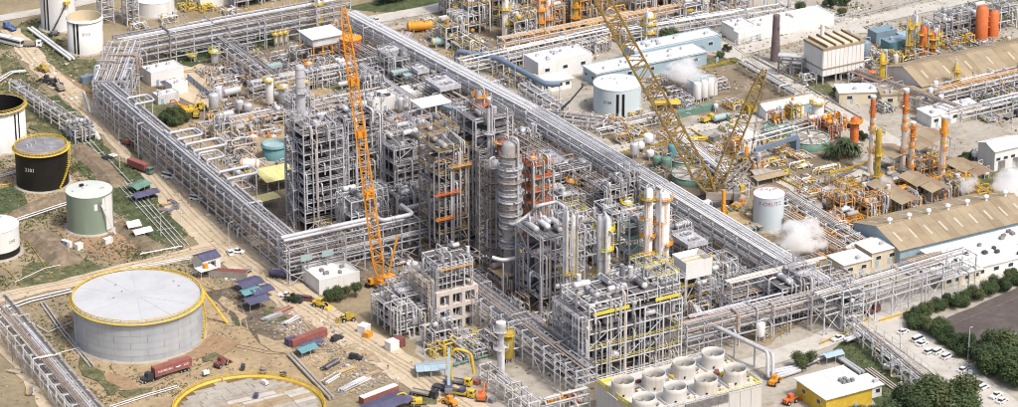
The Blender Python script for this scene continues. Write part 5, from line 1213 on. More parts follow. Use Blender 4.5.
ppl = [(390, 345, 'a lone worker walking on the dirt road, dark clothes'), (363, 357, 'left worker of the pair on the dirt road'), (366, 356.5, 'right worker of the pair on the dirt road'), (388, 369, 'worker standing in the middle of the lower dirt road'), (228, 365, 'worker standing near the tank floor by the yellow ring'), (142, 391, 'worker standing below the red truck'), (252, 320, 'worker on the bare earth right of the large tank'), (342, 318, 'worker beside the yellow loader'), (331, 329, 'worker walking towards the loader'), (233, 372, 'worker on the unfinished tank floor near the rim'), (222, 382, 'worker on the unfinished tank floor nearer its left side')]
for i, (u, v, l) in enumerate(ppl):
    z = .7 if 'floor' in l and 'near the tank' not in l else 0
    o = person(l, *S(u, v, z), i * 1.3, .3 + .15 * (i % 3), ['cloth_a', 'cloth_b', 'cloth_c'][i % 3], ['cloth_a', 'cloth_c'][i % 2], ['yellow', 'white_clean', 'orange'][i % 3]); o.location.z = z
# articulated red truck in front of the large tank, with its lettering
x, y = S(172, 374); t = thing('articulated_truck', 'red semi-trailer with white lettering in front of the large grey tank', 'truck', x, y, 0, rad(7))
container_parts(t, 13.4, 'red_box', 1.25, None, 2.9); box(t, 'trailer_frame', 'metal_dark', 0, 0, 1.1, 13, 1.2, .28); wheels(t, [5.3, 4.0, 2.7], .5, 2.5)
obj('lettering', text_mesh('HAMBURG', 1.15, 'white_clean'), t, (-2.9, -1.29, 2.75)); obj('lettering', text_mesh('SUD', 1.15, 'white_clean'), t, (4.6, -1.29, 2.75))
MB().add([(1.6, -1.29, 2.4), (2.9, -1.29, 2.85), (1.7, -1.29, 3.15), (2.0, -1.29, 2.85), (.6, -1.29, 2.9), (.7, -1.29, 2.65)], [(0, 1, 2, 3), (3, 4, 5, 0)]).build('logo', 'white_clean', t)
cb = obj('cab', _carbody(2.4, 2.4, [(-1.2, .7), (1.2, .7), (1.2, 2.8), (.3, 3.0), (-.8, 2.9), (-1.1, 1.9)], 'car_dark'), t, (-8.3, 0, 0)); box(t, 'bonnet', 'car_dark', -10.2, 0, 1.25, 1.6, 1.9, 1.1); box(t, 'windscreen', 'window', -9.3, 0, 2.3, .1, 1.9, .7); box(t, 'bumper', 'steel_white', -11.1, 0, .7, .2, 2.3, .4); wheels(t, [-10.2, -7.4, -6.2], .5, 2.4)
car('dark small car parked beside the red semi-trailer', *S(160, 378), rad(20), 'sedan', 'car_dark', 'cars around the dirt road')
loader('brown roller standing on the rim earth of the tank floor', *S(221, 366), .4, 'maroon', 'loader', 'roller', 'roller')
litter('loose scrap, boards and offcuts below the pipe rack at bottom left', [(20, 350), (40, 345), (110, 407), (70, 407)], 160, ['white', 'steel_dark', 'red_box', 'concrete'], 1)
litter('scaffold parts and rubble spread over the lower materials yard', [(285, 318), (330, 322), (400, 380), (395, 395), (340, 395), (290, 350)], 620, ['steel_white', 'concrete', 'clad_dull', 'pipe_tan', 'steel_dark', 'timber', 'pipe_rust'], 2)
litter('scrap and pallets spread below the tarpaulin camp', [(262, 312), (280, 304), (310, 322), (300, 336), (268, 330)], 380, ['steel_white', 'clad_dull', 'red_box', 'timber', 'concrete', 'steel_dark', 'pipe_rust'], 3)
litter('rubble and hoses around the foot of the green tank', [(58, 225), (68, 215), (130, 215), (150, 250), (100, 262), (70, 252)], 300, ['concrete', 'red_box', 'pipe_rust', 'timber', 'steel_dark'], 4, .15, .7)
litter('building waste along the upper dirt road verges', [(0, 50), (60, 50), (110, 95), (100, 112), (60, 95), (20, 80)], 260, ['white', 'concrete', 'steel_dark', 'timber'], 5)
litter('materials lying beside the road under the tall rack', [(110, 95), (130, 115), (290, 262), (280, 285), (150, 165)], 240, ['concrete', 'timber', 'white', 'steel_dark'], 6)
litter('white boards and waste by the junction and brown container', [(180, 255), (200, 262), (260, 262), (262, 285), (190, 275)], 160, ['white', 'concrete', 'timber', 'steel_dark'], 7)
# ------------------------------------------------------------------ centre: process towers
def zl(h, step): n = max(1, round(h / step)); return [h * (i + 1) / n for i in range(n)]
frame('grey many-floored steel tower with a pale stack, left of the orange crane', -66, 19, [-7.5, -2.5, 2.5, 7.5], [-7, 0, 7], zl(36, 3.6), 'steel', 'steel', .8, .25, .42, 21, risers=9, st=('x-', 9), railp=.95)
column('pale slim stack rising out of the grey left-hand tower', -65, 31, [(2.2, 0), (2.2, 34), (1.7, 37), (1.6, 53), (1.35, 53.5)], 'clad', [36, 44], 'steel', None, 'stack', 'stack', (46, 49.5, 52.5), over=False)
frame('grey scaffold-like tower directly behind the orange crane boom', -47, 24, [-6.5, 0, 6.5], [-6, 0, 6], zl(35, 4.4), 'steel', 'steel', .65, .5, .65, 22, risers=10, railp=.9)
frame('grey block with crowded flat top right of the orange crane boom', -33, 16, [-7.5, 0, 7.5], [-7, 0, 7], zl(25, 5), 'steel', 'steel', .85, .35, .7, 23, risers=10)
frame('low open-topped pale frame holding exchangers before the grey tower', -57, 1, [-7, 0, 7], [-5.5, 0, 5.5], [5, 10, 15.5], 'steel_white', 'steel', .35, .3, .8, 24, risers=8)
frame('dark low structure with a white panel beside the brown tower', -38, -3, [-9, -3, 3, 9], [-5, 0, 5], [5, 9.5, 14], 'steel_dark', 'steel', .75, .3, .75, 25, risers=10)
t = thing('panel', 'upright white panel on the dark structure beside the brown tower', 'panel', -34, -9.0, 0); box(t, 'sheet', 'white', 0, 0, 14.5, 4.2, .2, 9); 
for s in (-1, 1): box(t, 'post', 'steel', s * 1.8, .25, 9.5, .25, .25, 19)
# brown tower pair
frame('brown-grey left-hand tower of the tallest pair, with yellow and red floors', -42, -30, [-5.5, 0, 5.5], [-7, 0, 7], zl(42, 4.2), 'steel_brown', ['mustard', 'yellow', 'steel', 'orange_pale'], .6, .5, .55, 26, risers=9, eqm=['clad_dull', 'steel_dark', 'steel_brown', 'clad'])
frame('tallest grey tower of the plant, beside the shiny column', -26.5, -29, [-7, 0, 7], [-8, 0, 8], zl(50, 5), 'steel', ['steel', 'steel', 'mustard'], .7, .55, .7, 27, risers=16, eqm=['clad', 'clad_dull', 'steel_dark', 'clad'], railp=1)
column('orange-topped slim vessel on top of the tallest tower', -27, -28, [(1.3, 0), (1.3, 50), (1.5, 51), (1.5, 56), (.8, 57)], 'clad_dull', [(52, 'orange_red'), (55, 'orange')], 'steel', None)
column('tall thin silver pipe column standing against the tallest tower front', -29.5, -39, [(.75, 0), (.75, 54), (.4, 54.8)], 'clad', [(46, 'steel'), (30, 'steel')], 'steel', None)
for i, (x, y, z, l) in enumerate(((-45, -37.4, 27, 9), (-40, -37.4, 36, 8), (-27, -37.6, 35, 9), (-23, -37.6, 20, 8), (-46, -37.4, 18, 7))):
    t = thing('gangway', ['red lower', 'salmon upper', 'mustard high', 'mustard low', 'orange short'][i] + ' gangway hung on the front of the tower pair', 'gangway', x, y, z)
    box(t, 'deck', ['orange_red', 'orange_pale', 'mustard', 'mustard', 'orange_red'][i], 0, -.7, 0, l, 1.5, .15); MB().rail([(-l / 2, -1.4, .08), (l / 2, -1.4, .08)], 1.1, .12, 2).build('railing', ['orange_red', 'orange_pale', 'mustard', 'mustard', 'orange'][i], t)
# shiny columns in the middle with their scaffold
x, y = S(510, 292); h = H(510, 292, 141)
column('shiny domed silver column, tallest vessel in the middle of the plant', x, y, [(2.1, 0), (2.1, 15), (2.65, 17), (2.65, h - 1.0), (2.0, h - .3), (.5, h + .1)], 'clad_dull', [(17 + 2.3 * i, ['steel', 'clad_dull', 'steel_brown', 'steel'][i % 4]) for i in range(int((h - 18) / 2.3))], 'steel', 'steel', bands=(18, 24, 33, 44), seed=4, pw=(.8, 1.7), sp=(1.5, 2.0))
x2, y2 = S(495, 280)
column('dull silver column wrapped in platforms left of the shiny domed one', x2, y2, [(1.9, 0), (1.9, 42), (1.2, 43)], 'clad_dull', [(10, 'steel'), (13, 'steel'), (16, 'steel'), (21, 'mustard'), (26, 'steel'), (31, 'steel'), (36, 'steel'), (41, 'steel')], 'steel', 'steel', seed=5)
frame('scaffold cage round the foot of the shiny domed column', x - 1, y + .5, [-4.5, 0, 4.5], [-4.5, 0, 4.5], zl(8, 2.6), 'steel_brown', 'steel', .25, .35, .1, 28, 'scaffold', 'scaffold', 4, .2, beamw=.2, dm='timber')
t = thing('pipeline', 'fat silver pipe curling round the foot of the shiny column', 'pipe', x, y); MB().tube([(-9, -4, 16), (-6, -6, 15), (4, -6.5, 15), (7, -3, 15), (7, 4, 15), (12, 4, 15)], .7, 10, 2).build('pipe', 'clad', t)
for q in ((-6, -6), (4, -6.5), (7, 4)): box(t, 'support_post', 'steel', q[0], q[1], 7.1, .35, .35, 14.2)
x, y = S(503, 262); column('red vessel standing behind the shiny domed column', x, y, [(1.9, 0), (1.9, H(503, 262, 140)), (.4, H(503, 262, 140) + .8)], 'maroon', [(H(503, 262, 140) - .5, 'orange_pale'), (H(503, 262, 165), 'steel')], 'steel', 'steel')
x, y = S(539, 262); h = H(539, 262, 160)
column('teal column ringed with bright orange platforms in the plant middle', x, y, [(1.7, 0), (1.7, h), (.6, h + 1)], 'teal_pale', [(h - 12, 'orange_red'), (h - 5.5, 'orange_red'), (h - .8, 'orange_red')], 'orange', 'orange', seed=8)
frame('dark tower with orange top rails around the teal column', x - .5, y + 1.5, [-4, 0, 4], [-4.5, 0, 4.5], zl(h - .5, 4.4), 'steel_brown', ['orange_red', 'orange'], .9, .5, .3, 29, risers=4, eqm=['steel_dark', 'orange_pale'], railp=1, dm='orange_red')
# platform block with braced legs (S6)
frame('braced grey block with equipment-laden top in front of the teal column', -30, -80, [-8, -2.5, 3, 8.5], [-8, 0, 8], [7, 14, 21, 27.5], 'steel', ['steel', 'lemon', 'steel'], .8, .85, .45, 30, risers=10)
for i in range(4):
    t = thing('exchanger', ordw(i) + ' pale exchanger from the left atop the braced grey block', 'exchanger', -36.5 + i * 4.2, -80, 27.55)
    obj('shell', hdrum_mesh(6, 1.0, ['clad', 'steel_white'][i % 2]), t, (0, 0, 1.7), (0, 0, math.pi / 2)); 
    for s in (-1, 1): box(t, 'saddle', 'steel', 0, s * 2, .55, 1.6, .4, 1.1)
    MB().tube([(0, 1.5, 2.6), (0, 1.5, 4), (1.2, 4.5, 4), (1.2, 4.5, 0.1)], .35, 8).build('pipe', 'clad', t)
t = thing('pipeline', 'curved silver pipe bridging to the braced grey block', 'pipe', -34, -72); MB().tube([(-4, 8, 26), (-4, 2, 26), (3, 2, 29), (3, -2, 33), (10, -2, 33), (10, -8, 33), (10, -8, 28)], .6, 10, 1.5).build('pipe', 'clad', t); box(t, 'support_post', 'steel', 3, -1, 30.2, .3, .3, 5.3)
# slim columns between the blocks
for i, (u, vb, vt, r) in enumerate(((565, 322, 212, 1.0), (573, 322, 216, .95))):
    h = H(u, vb, vt); column(('left' if i == 0 else 'right') + ' one of the twin slim white columns at the braced block', *S(u, vb), [(r, 0), (r, h), (r * .4, h + .7)], 'steel_white', [(h * .45, 'mustard'), (h * .9, 'steel')], 'steel', 'yellow', seed=i + 11)
h = H(603, 300, 216); column('stout white column with yellow platforms in the middle right', *S(603, 300), [(2.3, 0), (2.3, h - 1), (1.6, h - .2), (.3, h + .2)], 'steel_white', [(h * .3, 'lemon'), (h * .62, 'lemon'), (h * .85, 'lemon')], 'lemon', 'lemon', bands=(h * .5,), seed=13)
h = H(647, 290, 190); column('slimmer of the two orange-ringed white columns', *S(647, 290), [(1.5, 0), (1.5, h), (.5, h + .8)], 'white', [(h * f, m) for f, m in ((.2, 'orange_pale'), (.38, 'orange'), (.55, 'orange'), (.72, 'orange_pale'), (.92, 'mustard'))], 'orange', 'orange', seed=14)
h = H(661, 288, 193); column('stouter of the two orange-ringed white columns', *S(661, 288), [(2.4, 0), (2.4, h - 1), (1.6, h), (.4, h + .4)], 'white', [(h * f, m) for f, m in ((.25, 'orange_pale'), (.48, 'orange'), (.7, 'orange'), (.95, 'orange_pale'))], 'orange', 'orange', seed=16)
x, y = S(633, 275); frame('small white steel frame with green deck beside the orange-ringed columns', x, y, [-3.5, 3.5], [-3, 3], zl(H(633, 275, 222), 4.5), 'steel_white', ['steel_white', 'mustard'], .9, .3, .5, 31, risers=3, dm='green_steel')
# white hopper box on a frame
x, y = S(691, 303); t = thing('hopper_house', 'white box house raised on a steel frame beside the main rack', 'structure', x, y)
for a in (-4.5, 0, 4.5):
    for b_ in (-4, 4): box(t, 'leg', 'steel_white', a, b_, 5.5, .4, .4, 11)
for z in (4, 8): 
    MB().box(0, 0, z, 9.4, 8.4, .15).build('deck', 'grating', t); MB().rail([(-4.7, -4.2, z), (4.7, -4.2, z), (4.7, 4.2, z), (-4.7, 4.2, z)], 1.1, .12, 2.4, True).build('railing', 'yellow', t)
MB().box(0, -4.3, 14, 10, .15, 6).build('wall', 'white', t); MB().box(-4.95, 0, 13.99, .15, 8.6, 5.98).build('wall', 'white', t); MB().box(4.95, 0, 13.99, .15, 8.6, 5.98).build('wall', 'white', t); MB().box(0, 4.3, 14, 10, .15, 6).build('wall', 'white', t)
MB().box(0, 0, 14.8, 9.7, 8.4, .2).build('fan_deck', 'cream', t); bar(t, 'cross_beam', 'steel', (-4.8, 0, 16.8), (4.8, 0, 16.8), .3); box(t, 'yellow_cabinet', 'yellow', 5.4, -3, 15.5, .7, 1.2, 3.5)
for s in (-1, 1): bar(t, 'brace', 'steel_white', (s * 4.5, -4, 4), (0, -4, 11), .2)
# big front structure (S7)
frame('large pale-grey front structure with yellow-railed floors behind the white fans', -32, -128, lines(-17, 17, 5), [-9, -3, 3, 9], [6, 11.5, 17, 22], 'steel_white', ['lemon', 'steel_white', 'lemon'], .6, .35, .55, 32, risers=6, extra=False, eqm=['clad', 'clad', 'steel_white', 'clad_dull'])
frame('upper pale-grey floors of the front structure with yellow kick panels', -32, -128.0, lines(-16.4, 16.4, 4), [-8.4, 0, 8.4], [24.4, 26.8], 'steel_white', ['lemon', 'steel_white', 'lemon'], .45, .0, .8, 33, 'roof_platform', 'platform', 4, .3)
for i, (xx, L) in enumerate(((-41, 13), (-20.5, 9))):
    t = thing('kick_panel', ('left' if i == 0 else 'right') + ' yellow panel strip along the front of the large grey structure', 'panel', xx, -137.35, 22.2); box(t, 'sheet', 'lemon', 0, 0, 1.2, L, .12, 1.1); 
    for s in (-1, 1): box(t, 'post', 'steel', s * L * .45, .15, .9, .15, .15, 1.8)
for i, (xx, yy) in enumerate(((-40, -128), (-30, -131), (-20, -126))):
    obj_t = hdrum('white ' + ['left', 'middle', 'right'][i] + ' drum lying on the middle floor of the front structure', xx, yy, 8, 1.4, 0, 'steel_white', 11.55, .6)
# white concrete frame with scaffold on top (S9)
t = thing('concrete_frame', 'white concrete frame building under scaffold with square openings', 'building', -65, -75)
for a in (-7, -2.3, 2.3, 7):
    for b_ in (-6, 0, 6): box(t, 'pillar', 'pink_conc', a, b_, 7, 1.3, 1.3, 14)
for z in (3.6, 8.2, 13.2):
    for b_ in (-6, 0, 6): box(t, 'floor_beam', 'pink_conc', 0, b_ + .004, z, 15.4, 1.2, 1.4 if z > 4 else 1.0)
    for a in (-7, 7): box(t, 'floor_beam', 'pink_conc', a + .005, 0, z + .004, 1.2, 13.3, 1.4 if z > 4 else 1.0)
    box(t, 'floor_slab', 'concrete', 0, 0, z + .55, 14.6, 12.6, .2)
frame('rusty-white scaffold floors on top of the white concrete frame', -65, -75, lines(-6.3, 6.3, 4), [-5.5, -2, 2, 5.5], [16.5, 19, 21.5, 23.5], 'steel_white', ['steel_white', 'steel_white', 'orange_pale'], .25, .5, .2, 34, 'scaffold', 'scaffold', 8, .22, beamw=.22, dm='grating', extra=False)
t = thing('gangway', 'salmon gangway along the top of the scaffolded concrete frame', 'gangway', -65, -81.2, 21.5); box(t, 'deck', 'orange_pale', 0, 0, .0, 12, 1.0, .2); MB().rail([(-6, -.4, .1), (6, -.4, .1)], 1.1, .12, 2).build('railing', 'steel_white', t)
# grey frame left of it (S10)
frame('grey low open frame with pipe tiers beside the dirt road', -80, -71, [-6, 0, 6], lines(-9, 9, 4), [3.6, 6.5, 9.2], 'steel_white', 'steel', .35, .25, .5, 35, risers=10)
h = H(413, 312, 263); column('white slim column behind the grey low frame', *S(413, 312), [(1.35, 0), (1.35, h * .86), (1.9, h * .9), (1.9, h)], 'steel_white', [(h * .9, 'steel_white')], 'steel', 'steel', over=True, seed=18)
x, y = S(433, 306); t = thing('duct_column', 'square grey duct standing left of the scaffolded concrete frame', 'duct', x, y); box(t, 'duct', 'clad', 0, 0, H(433, 306, 262) / 2, 2.4, 2.4, H(433, 306, 262)); box(t, 'base', 'concrete', 0, 0, .3, 3.2, 3.2, .6)
for k in range(5): box(t, 'flange', 'steel', 0, 0, 2 + k * 3, 2.7, 2.7, .25)
h = H(501, 374, 322); column('white flared column in front of the lower pipe rack', *S(501, 374), [(1.2, 0), (1.2, h * .55), (.9, h * .6), (.9, h * .84), (1.6, h * .86), (1.6, h)], 'steel_white', [(h * .5, 'steel_white'), (h * .84, 'steel_white')], 'steel', 'steel', over=False, seed=19)
x, y = S(508, 362); vdrum('yellow-caged vessel behind the white flared column', x, y, 1.8, 11, 'mustard', True, 'yellow')
rack('white low L-shaped frame leg nearest the bottom edge', -75.7, -119, -75.7, -150, 4, [3, 6], [3, 4], 5, 'steel_white', seed=41, drop=3, brace=0)
rack('white low frame running right to the fan block along the bottom', -73, -150, -57, -150, 4, [3, 6], [3, 4], 5, 'steel_white', seed=42, drop=3, brace=0)
rack('grey pipe rack with railings running down to the front structure', -55.5, -66, -55.5, -147, 7.5, [6, 8.5, 11], [5, 6, 9], 7, 'steel', seed=43, drop=8, brace=4, walk=True)
rack('pipe rack leaving the front structure towards the right road', -13, -133, 40, -133, 8, [5, 8, 11], [5, 7, 9], 7, 'steel', seed=44, drop=8, brace=4, rr=(.16, .22, .3, .4))
# teal tank, yellow roofs, white block
tank('teal open-topped tank behind the grey towers', *S(275, 158), 4.6, 6.0, 'teal', roof='open', inside='teal_pale', liquid='teal_pale', level=.75)
gable('pale yellow roofed open shed beside the grey left-hand tower', *S(277, 186), 13, 12, 5, .6, .0, 'cream', ['yellow_pale'], 'shed', 'shed', .6, npan=6, open_sides=True, ridge=False); gable('small pale yellow roofed shelter by the road-side rack', *S(265, 208), 9, 5, 4, .3, .05, 'cream', 'yellow_pale', 'shelter', 'shelter', .5, npan=3, open_sides=True, ridge=False)
flatb('white windowless block beside the dirt road with trees before it', *S(331, 283), 15, 13, 4.6, 0, 'white', 'white_roof', 'building', 'building', .5, 4, 0, 1, 3, plant='roof_grey')
flatb('long low white building behind the crane boom', *S(400, 104), 28, 8, 5, 0, 'white', 'white_roof', parapet=.3, units=4, wins=0, seed=4, plant='metal_dark')
t = thing('flat_canopy', 'white flat-topped frame between the long white building and the tower', 'frame', *S(431, 122)); 
for a in (-6, 0, 6):
    for b_ in (-4, 4): box(t, 'leg', 'white', a, b_, 4, .5, .5, 8)
MB().box(0, 0, 8.2, 13, 9, .5).build('top', 'white_roof', t)
flatb('elevated pale-roofed building with orange underframe behind the crane', *S(322, 56), 13, 11, 3.2, 0, 'steel_white', 'white_roof', units=0, doors=0, over=.8, seed=5, parapet=0).location.z = 6.5
t = thing('support_structure', 'orange steel underframe carrying the elevated pale-roofed building', 'frame', *S(322, 56))
for a in (-6, -2, 2, 6):
    for b_ in (-5, 5): box(t, 'leg', 'orange', a, b_, 3.2, .45, .45, 6.4)
for z in (3, 6.1):
    for b_ in (-5, 5): box(t, 'beam', 'orange_pale', 0, b_ + .01, z, 12.6, .4, .4)
h = H(318, 34, 2); column('white and yellow slim column beside the elevated building', *S(318, 36), [(1.1, 0), (1.1, h + 6), (.4, h + 6.6)], 'white', [(h * .5, 'yellow'), (h, 'yellow')], 'yellow', 'yellow', seed=21, paint=[(2, h * .4, 'yellow')])
tank('orange-red small tank behind the orange crane boom', *S(351, 57), 4.3, 8.0, 'orange_red', roofm='orange', n=32)
tent('dark blue open tent right of the orange crane boom', *S(375, 71), 8, 6, 2.6, .1, 'blue_tarp'); tent('white awning beside the crane boom on the yard', *S(360, 82), 7, 4.5, 2.4, .1, 'white'); tent('small dark blue tent below the white awning', *S(371, 81), 4, 3, 2.2, .2, 'blue_tarp')
for i, (u, vb, vt, r, m, tp) in enumerate(((214, 112, 93, 1.9, 'clad', None), (270, 107, 78, 1.5, 'white', 'yellow'), (284, 106, 84, 1.9, 'clad', 'yellow'), (240, 113, 100, 1.5, 'clad', None), (248, 114, 103, 1.7, 'clad', None), (298, 104, 84, 1.6, 'white', None), (306, 100, 80, 1.2, 'clad', 'yellow'), (292, 113, 101, 1.2, 'white', 'yellow'))):
    vdrum(['silver vertical drum standing alone at the yard edge', 'white vertical drum with orange top platform', 'stout silver drum with yellow top platform', 'short silver drum left of the brown track', 'stubby silver drum beside the short one', 'white drum right of the yellow-topped pair', 'thin silver drum with yellow top at the far right of its row', 'small white drum with yellow ring before the row'][i], *S(u, vb), r, H(u, vb, vt), m, True, tp)
for i, u in enumerate((276, 281, 286)): vdrum('yellow-topped narrow vessel far behind the white drums, ' + ordw(i) + ' from left', *S(u, 47 - i), .8, 6, 'cream', True, 'yellow')
hdrum('white horizontal drum with orange band beside the teal tank', *S(250, 171), 5.5, 1.9, rad(-35), 'white', endm='orange'); crate('yellow generator box under the white drum', *S(251, 176), .2, 4, 2.2, 2.0, 'yellow', 'generator')
flatb('white site office block with blue canopies inside the left racks', *S(163, 80), 14, 8, 5, .05, 'white', 'white_roof', units=3, wins=0, seed=6); tent('purple canopy in front of the white site office', *S(168, 88), 7, 4, 2.6, .1, 'blue_tarp'); flatb('small white cabin below the white site office', *S(177, 92), 7, 5, 4, .1, 'white', 'white_roof', units=2, doors=1, seed=7); tent('purple canopy beside the small white cabin', *S(186, 86), 4, 3, 2.4, .1, 'blue_tarp')
flatb('low white machine house below the site cabins', *S(166, 101), 9, 5, 3, .05, 'steel_white', 'white_roof', units=4, seed=8)
fence('blue hoarding fence edging the sandy yard', [(188, 80), (200, 90), (216, 103)], 2.4, 3, 'blue_duct', rails=5, thick=.3)
for i, (u, v, m) in enumerate(((190, 114, 'yellow'), (196, 117, 'mustard'), (183, 112, 'orange'), (200, 111, 'yellow'), (211, 121, 'orange_pale'))): loader(['yellow excavator by the dark bushes', 'mustard loader near the bushes', 'orange excavator left of the yellow one', 'small yellow loader by the silver drum', 'pale orange excavator below the silver drum'][i], *S(u, v), i * 1.1, m, 'excavator' if i in (0, 2, 4) else 'loader', 'excavator' if i in (0, 2, 4) else 'wheel_loader', 'excavator' if i in (0, 2, 4) else 'loader')
for i, (u, v, r) in enumerate(((166, 122, 4.2), (174, 119, 4.6), (182, 123, 3.6), (174, 126, 3.2))): tree(['left', 'tallest', 'right', 'nearest'][i] + ' dark bush of the clump inside the left rack', *S(u, v), r, r * 1.3, i, 'bushes inside the left rack', 'shrub')
for i, (u, v, r, h) in enumerate(((335, 301, 3.8, 6), (341, 300, 3.4, 5.5), (356, 297, 2.6, 5.5), (294, 303, 2.0, 3.5))): tree(['left dark tree before the white block', 'right dark tree before the white block', 'small tree at the right end of the white block', 'round bush beside the silver pickup'][i], *S(u, v), r, h, i + 1, 'trees by the white block')
# ------------------------------------------------------------------ crowded yard between the towers: smaller plant
yard = [(222, 88, 'm'), (236, 80, 'm'), (252, 84, 'm'), (232, 97, 'm'), (225, 120, 'd'), (262, 128, 'm'), (300, 118, 'm'), (322, 70, 'm'), (340, 62, 'm'), (300, 62, 'm'), (278, 74, 'm'), (395, 84, 'm'), (415, 74, 'm'), (420, 92, 'm'), (440, 90, 'm'), (460, 98, 'm'), (372, 110, 'm'), (350, 112, 'm'), (330, 110, 'm'), (455, 118, 'm'), (475, 120, 'm'), (412, 122, 'm'), (392, 128, 'm'), (330, 128, 'm'), (238, 152, 'm'), (250, 182, 'd'), (235, 175, 'm'), (330, 250, 'm'), (352, 258, 'm'), (375, 250, 'm'), (396, 262, 'm'), (412, 285, 'm'), (395, 290, 'm'), (440, 255, 'm'), (468, 262, 'm'), (490, 268, 'm'), (525, 272, 'm'), (545, 320, 'm'), (520, 312, 'm'), (566, 335, 'm'), (585, 262, 'm'), (580, 235, 'm'), (560, 200, 'm'), (585, 205, 'm'), (610, 212, 'm'), (600, 195, 'm'), (625, 205, 'm'), (575, 185, 'm'), (555, 178, 'm'), (590, 178, 'm'), (620, 282, 'm'), (640, 300, 'm'), (640, 270, 'm'), (668, 285, 'm'), (680, 310, 'm'), (705, 305, 'm'), (720, 290, 'm'), (700, 318, 'm'), (735, 310, 'm'), (676, 250, 'm'), (660, 232, 'm'), (440, 345, 'm'), (460, 340, 'm'), (480, 345, 'm'), (470, 355, 'm'), (420, 300, 'm'), (500, 165, 'm'), (530, 150, 'm'), (510, 135, 'm'), (490, 110, 'm'), (545, 140, 'm')]
near = [(-66, 19, 'grey left-hand tower'), (-47, 24, 'grey scaffold tower'), (-33, 16, 'crowded flat-topped block'), (-34, -29, 'tallest tower pair'), (-31, -80, 'braced grey block'), (-32, -128, 'large front structure'), (-65, -75, 'scaffolded concrete frame'), (-80, -71, 'grey low frame'), (0, 137, 'pale pipe bridge'), (-60, 111, 'brown pipe track'), (10, 111, 'far end of the brown track'), (40, 50, 'main pipe rack'), (40, -20, 'near half of the main rack'), (12, -76, 'orange-ringed columns'), (-39, -64, 'shiny domed column'), (-93, -20, 'rack corner'), (-55, 75, 'teal tank'), (12, -100, 'raised white box house'), (0, -133, 'right-going rack')]
cnt = {}
ext = ['leftmost', 'second from left', 'third from left', 'fourth from left', 'fifth from left', 'sixth from left', 'seventh from left', 'eighth from left', 'ninth from left', 'tenth from left', 'eleventh from left', 'twelfth from left', 'thirteenth from left']
yard.sort()
for i, (u, v, k) in enumerate(yard):
    x, y = S(u, v); nm = min(near, key=lambda q: (q[0] - x) ** 2 + (q[1] - y) ** 2)[2]; c = cnt.get(nm, 0); cnt[nm] = c + 1
    rr = random.Random(i * 7 + 1)
    if k == 'd': hdrum('pale drum near the ' + nm + ', ' + ext[c] + ' there', x, y, 6, 1.3, rr.choice((0, math.pi / 2)), 'clad'); continue
    q = rr.random()
    if q < .55: manifold('grey pipe manifold near the ' + nm + ', ' + ext[c] + ' there', x, y, rr.uniform(7, 12), rr.uniform(6, 10), rr.uniform(3, 7), 15, i, valves=rr.choice(['yellow', 'steel_dark', None, 'orange']))
    elif q < .85: n = rr.choice((2, 3)); frame('small equipment frame near the ' + nm + ', ' + ext[c] + ' there', x, y, lines(-4.5, 4.5, n), [-3.5, 3.5], zl(rr.uniform(6, 11), 3.6), rr.choice(['steel', 'steel', 'steel_white']), rr.choice(['steel', 'mustard', 'steel']), .6, .3, .75, i + 200, 'equipment_module', 'equipment', 5, .3)
    else:
        t = hdrum('horizontal vessel near the ' + nm + ', ' + ext[c] + ' there', x, y, rr.uniform(6, 9), rr.uniform(1.1, 1.6), rr.choice((0, math.pi / 2)), rr.choice(['clad', 'steel_white', 'clad_dull']))
litter('loose steel, boards and bolts over the plant yard', [(215, 110), (345, 60), (480, 100), (560, 150), (420, 140), (300, 150), (240, 175)], 500, ['concrete', 'steel', 'steel_dark', 'timber', 'white'], 21, .2, 1.6)
litter('building materials on the ground between the front structures', [(430, 270), (520, 270), (600, 350), (560, 360), (500, 320), (440, 345)], 400, ['steel', 'steel_dark', 'timber', 'concrete', 'pipe_rust'], 22, .2, 1.6)
litter('small scrap at the foot of the grey towers', [(240, 160), (290, 170), (300, 230), (420, 230), (440, 250), (300, 260), (260, 220)], 300, ['steel', 'steel_dark', 'timber', 'concrete'], 23, .2, 1.4)
# ------------------------------------------------------------------ main rack through the middle
PM = ['steel_white', 'white', 'steel_white', 'clad', 'clad']
rack('far stretch of the main pipe rack, from the top road to mid plant', 27.5, 177, 38.5, 50, 7.5, [5, 8, 11], [5, 6, 7], 7.5, 'steel', PM, seed=51, drop=6, brace=4, rr=(.3, .36, .42), stagger=False)
rack('middle stretch of the main pipe rack beside the green clarifier', 38.5, 49.4, 41.5, -34, 8, [5, 8, 11], [5, 6, 7], 7.5, 'steel', PM, seed=52, drop=6, brace=4, rr=(.3, .36, .42), stagger=False)
rack('near stretch of the main pipe rack ending at the right road', 42, -34.6, 44, -129, 8, [5, 8, 11], [5, 6, 7], 7.5, 'steel', PM, seed=53, drop=6, brace=4, rr=(.3, .36, .42), stagger=False)
rack('dark side rack left of the far main rack', 16, 165, 25.5, 52, 9, [4, 7], [6, 7], 7.5, 'steel_dark', ['pipe_rust', 'steel_dark', 'clad_dull', 'pipe_tan'], seed=54, drop=8, brace=5)  # dark steel puts the shadow inside the rack into its colour
rack('dark side rack left of the middle main rack', 26, 50, 29.5, -28, 9, [4, 7], [6, 7], 7.5, 'steel_brown', ['pipe_rust', 'steel_dark', 'clad_dull', 'steel_brown'], seed=55, drop=8, brace=5)  # brown and dark tones carry the rack's inner shadow as colour
rack('grey side rack left of the near main rack', 27, -45, 30, -115, 9, [4, 7], [6, 7], 7.5, 'steel', ['clad_dull', 'steel_dark', 'clad', 'pipe_rust'], seed=56, drop=8, brace=5)
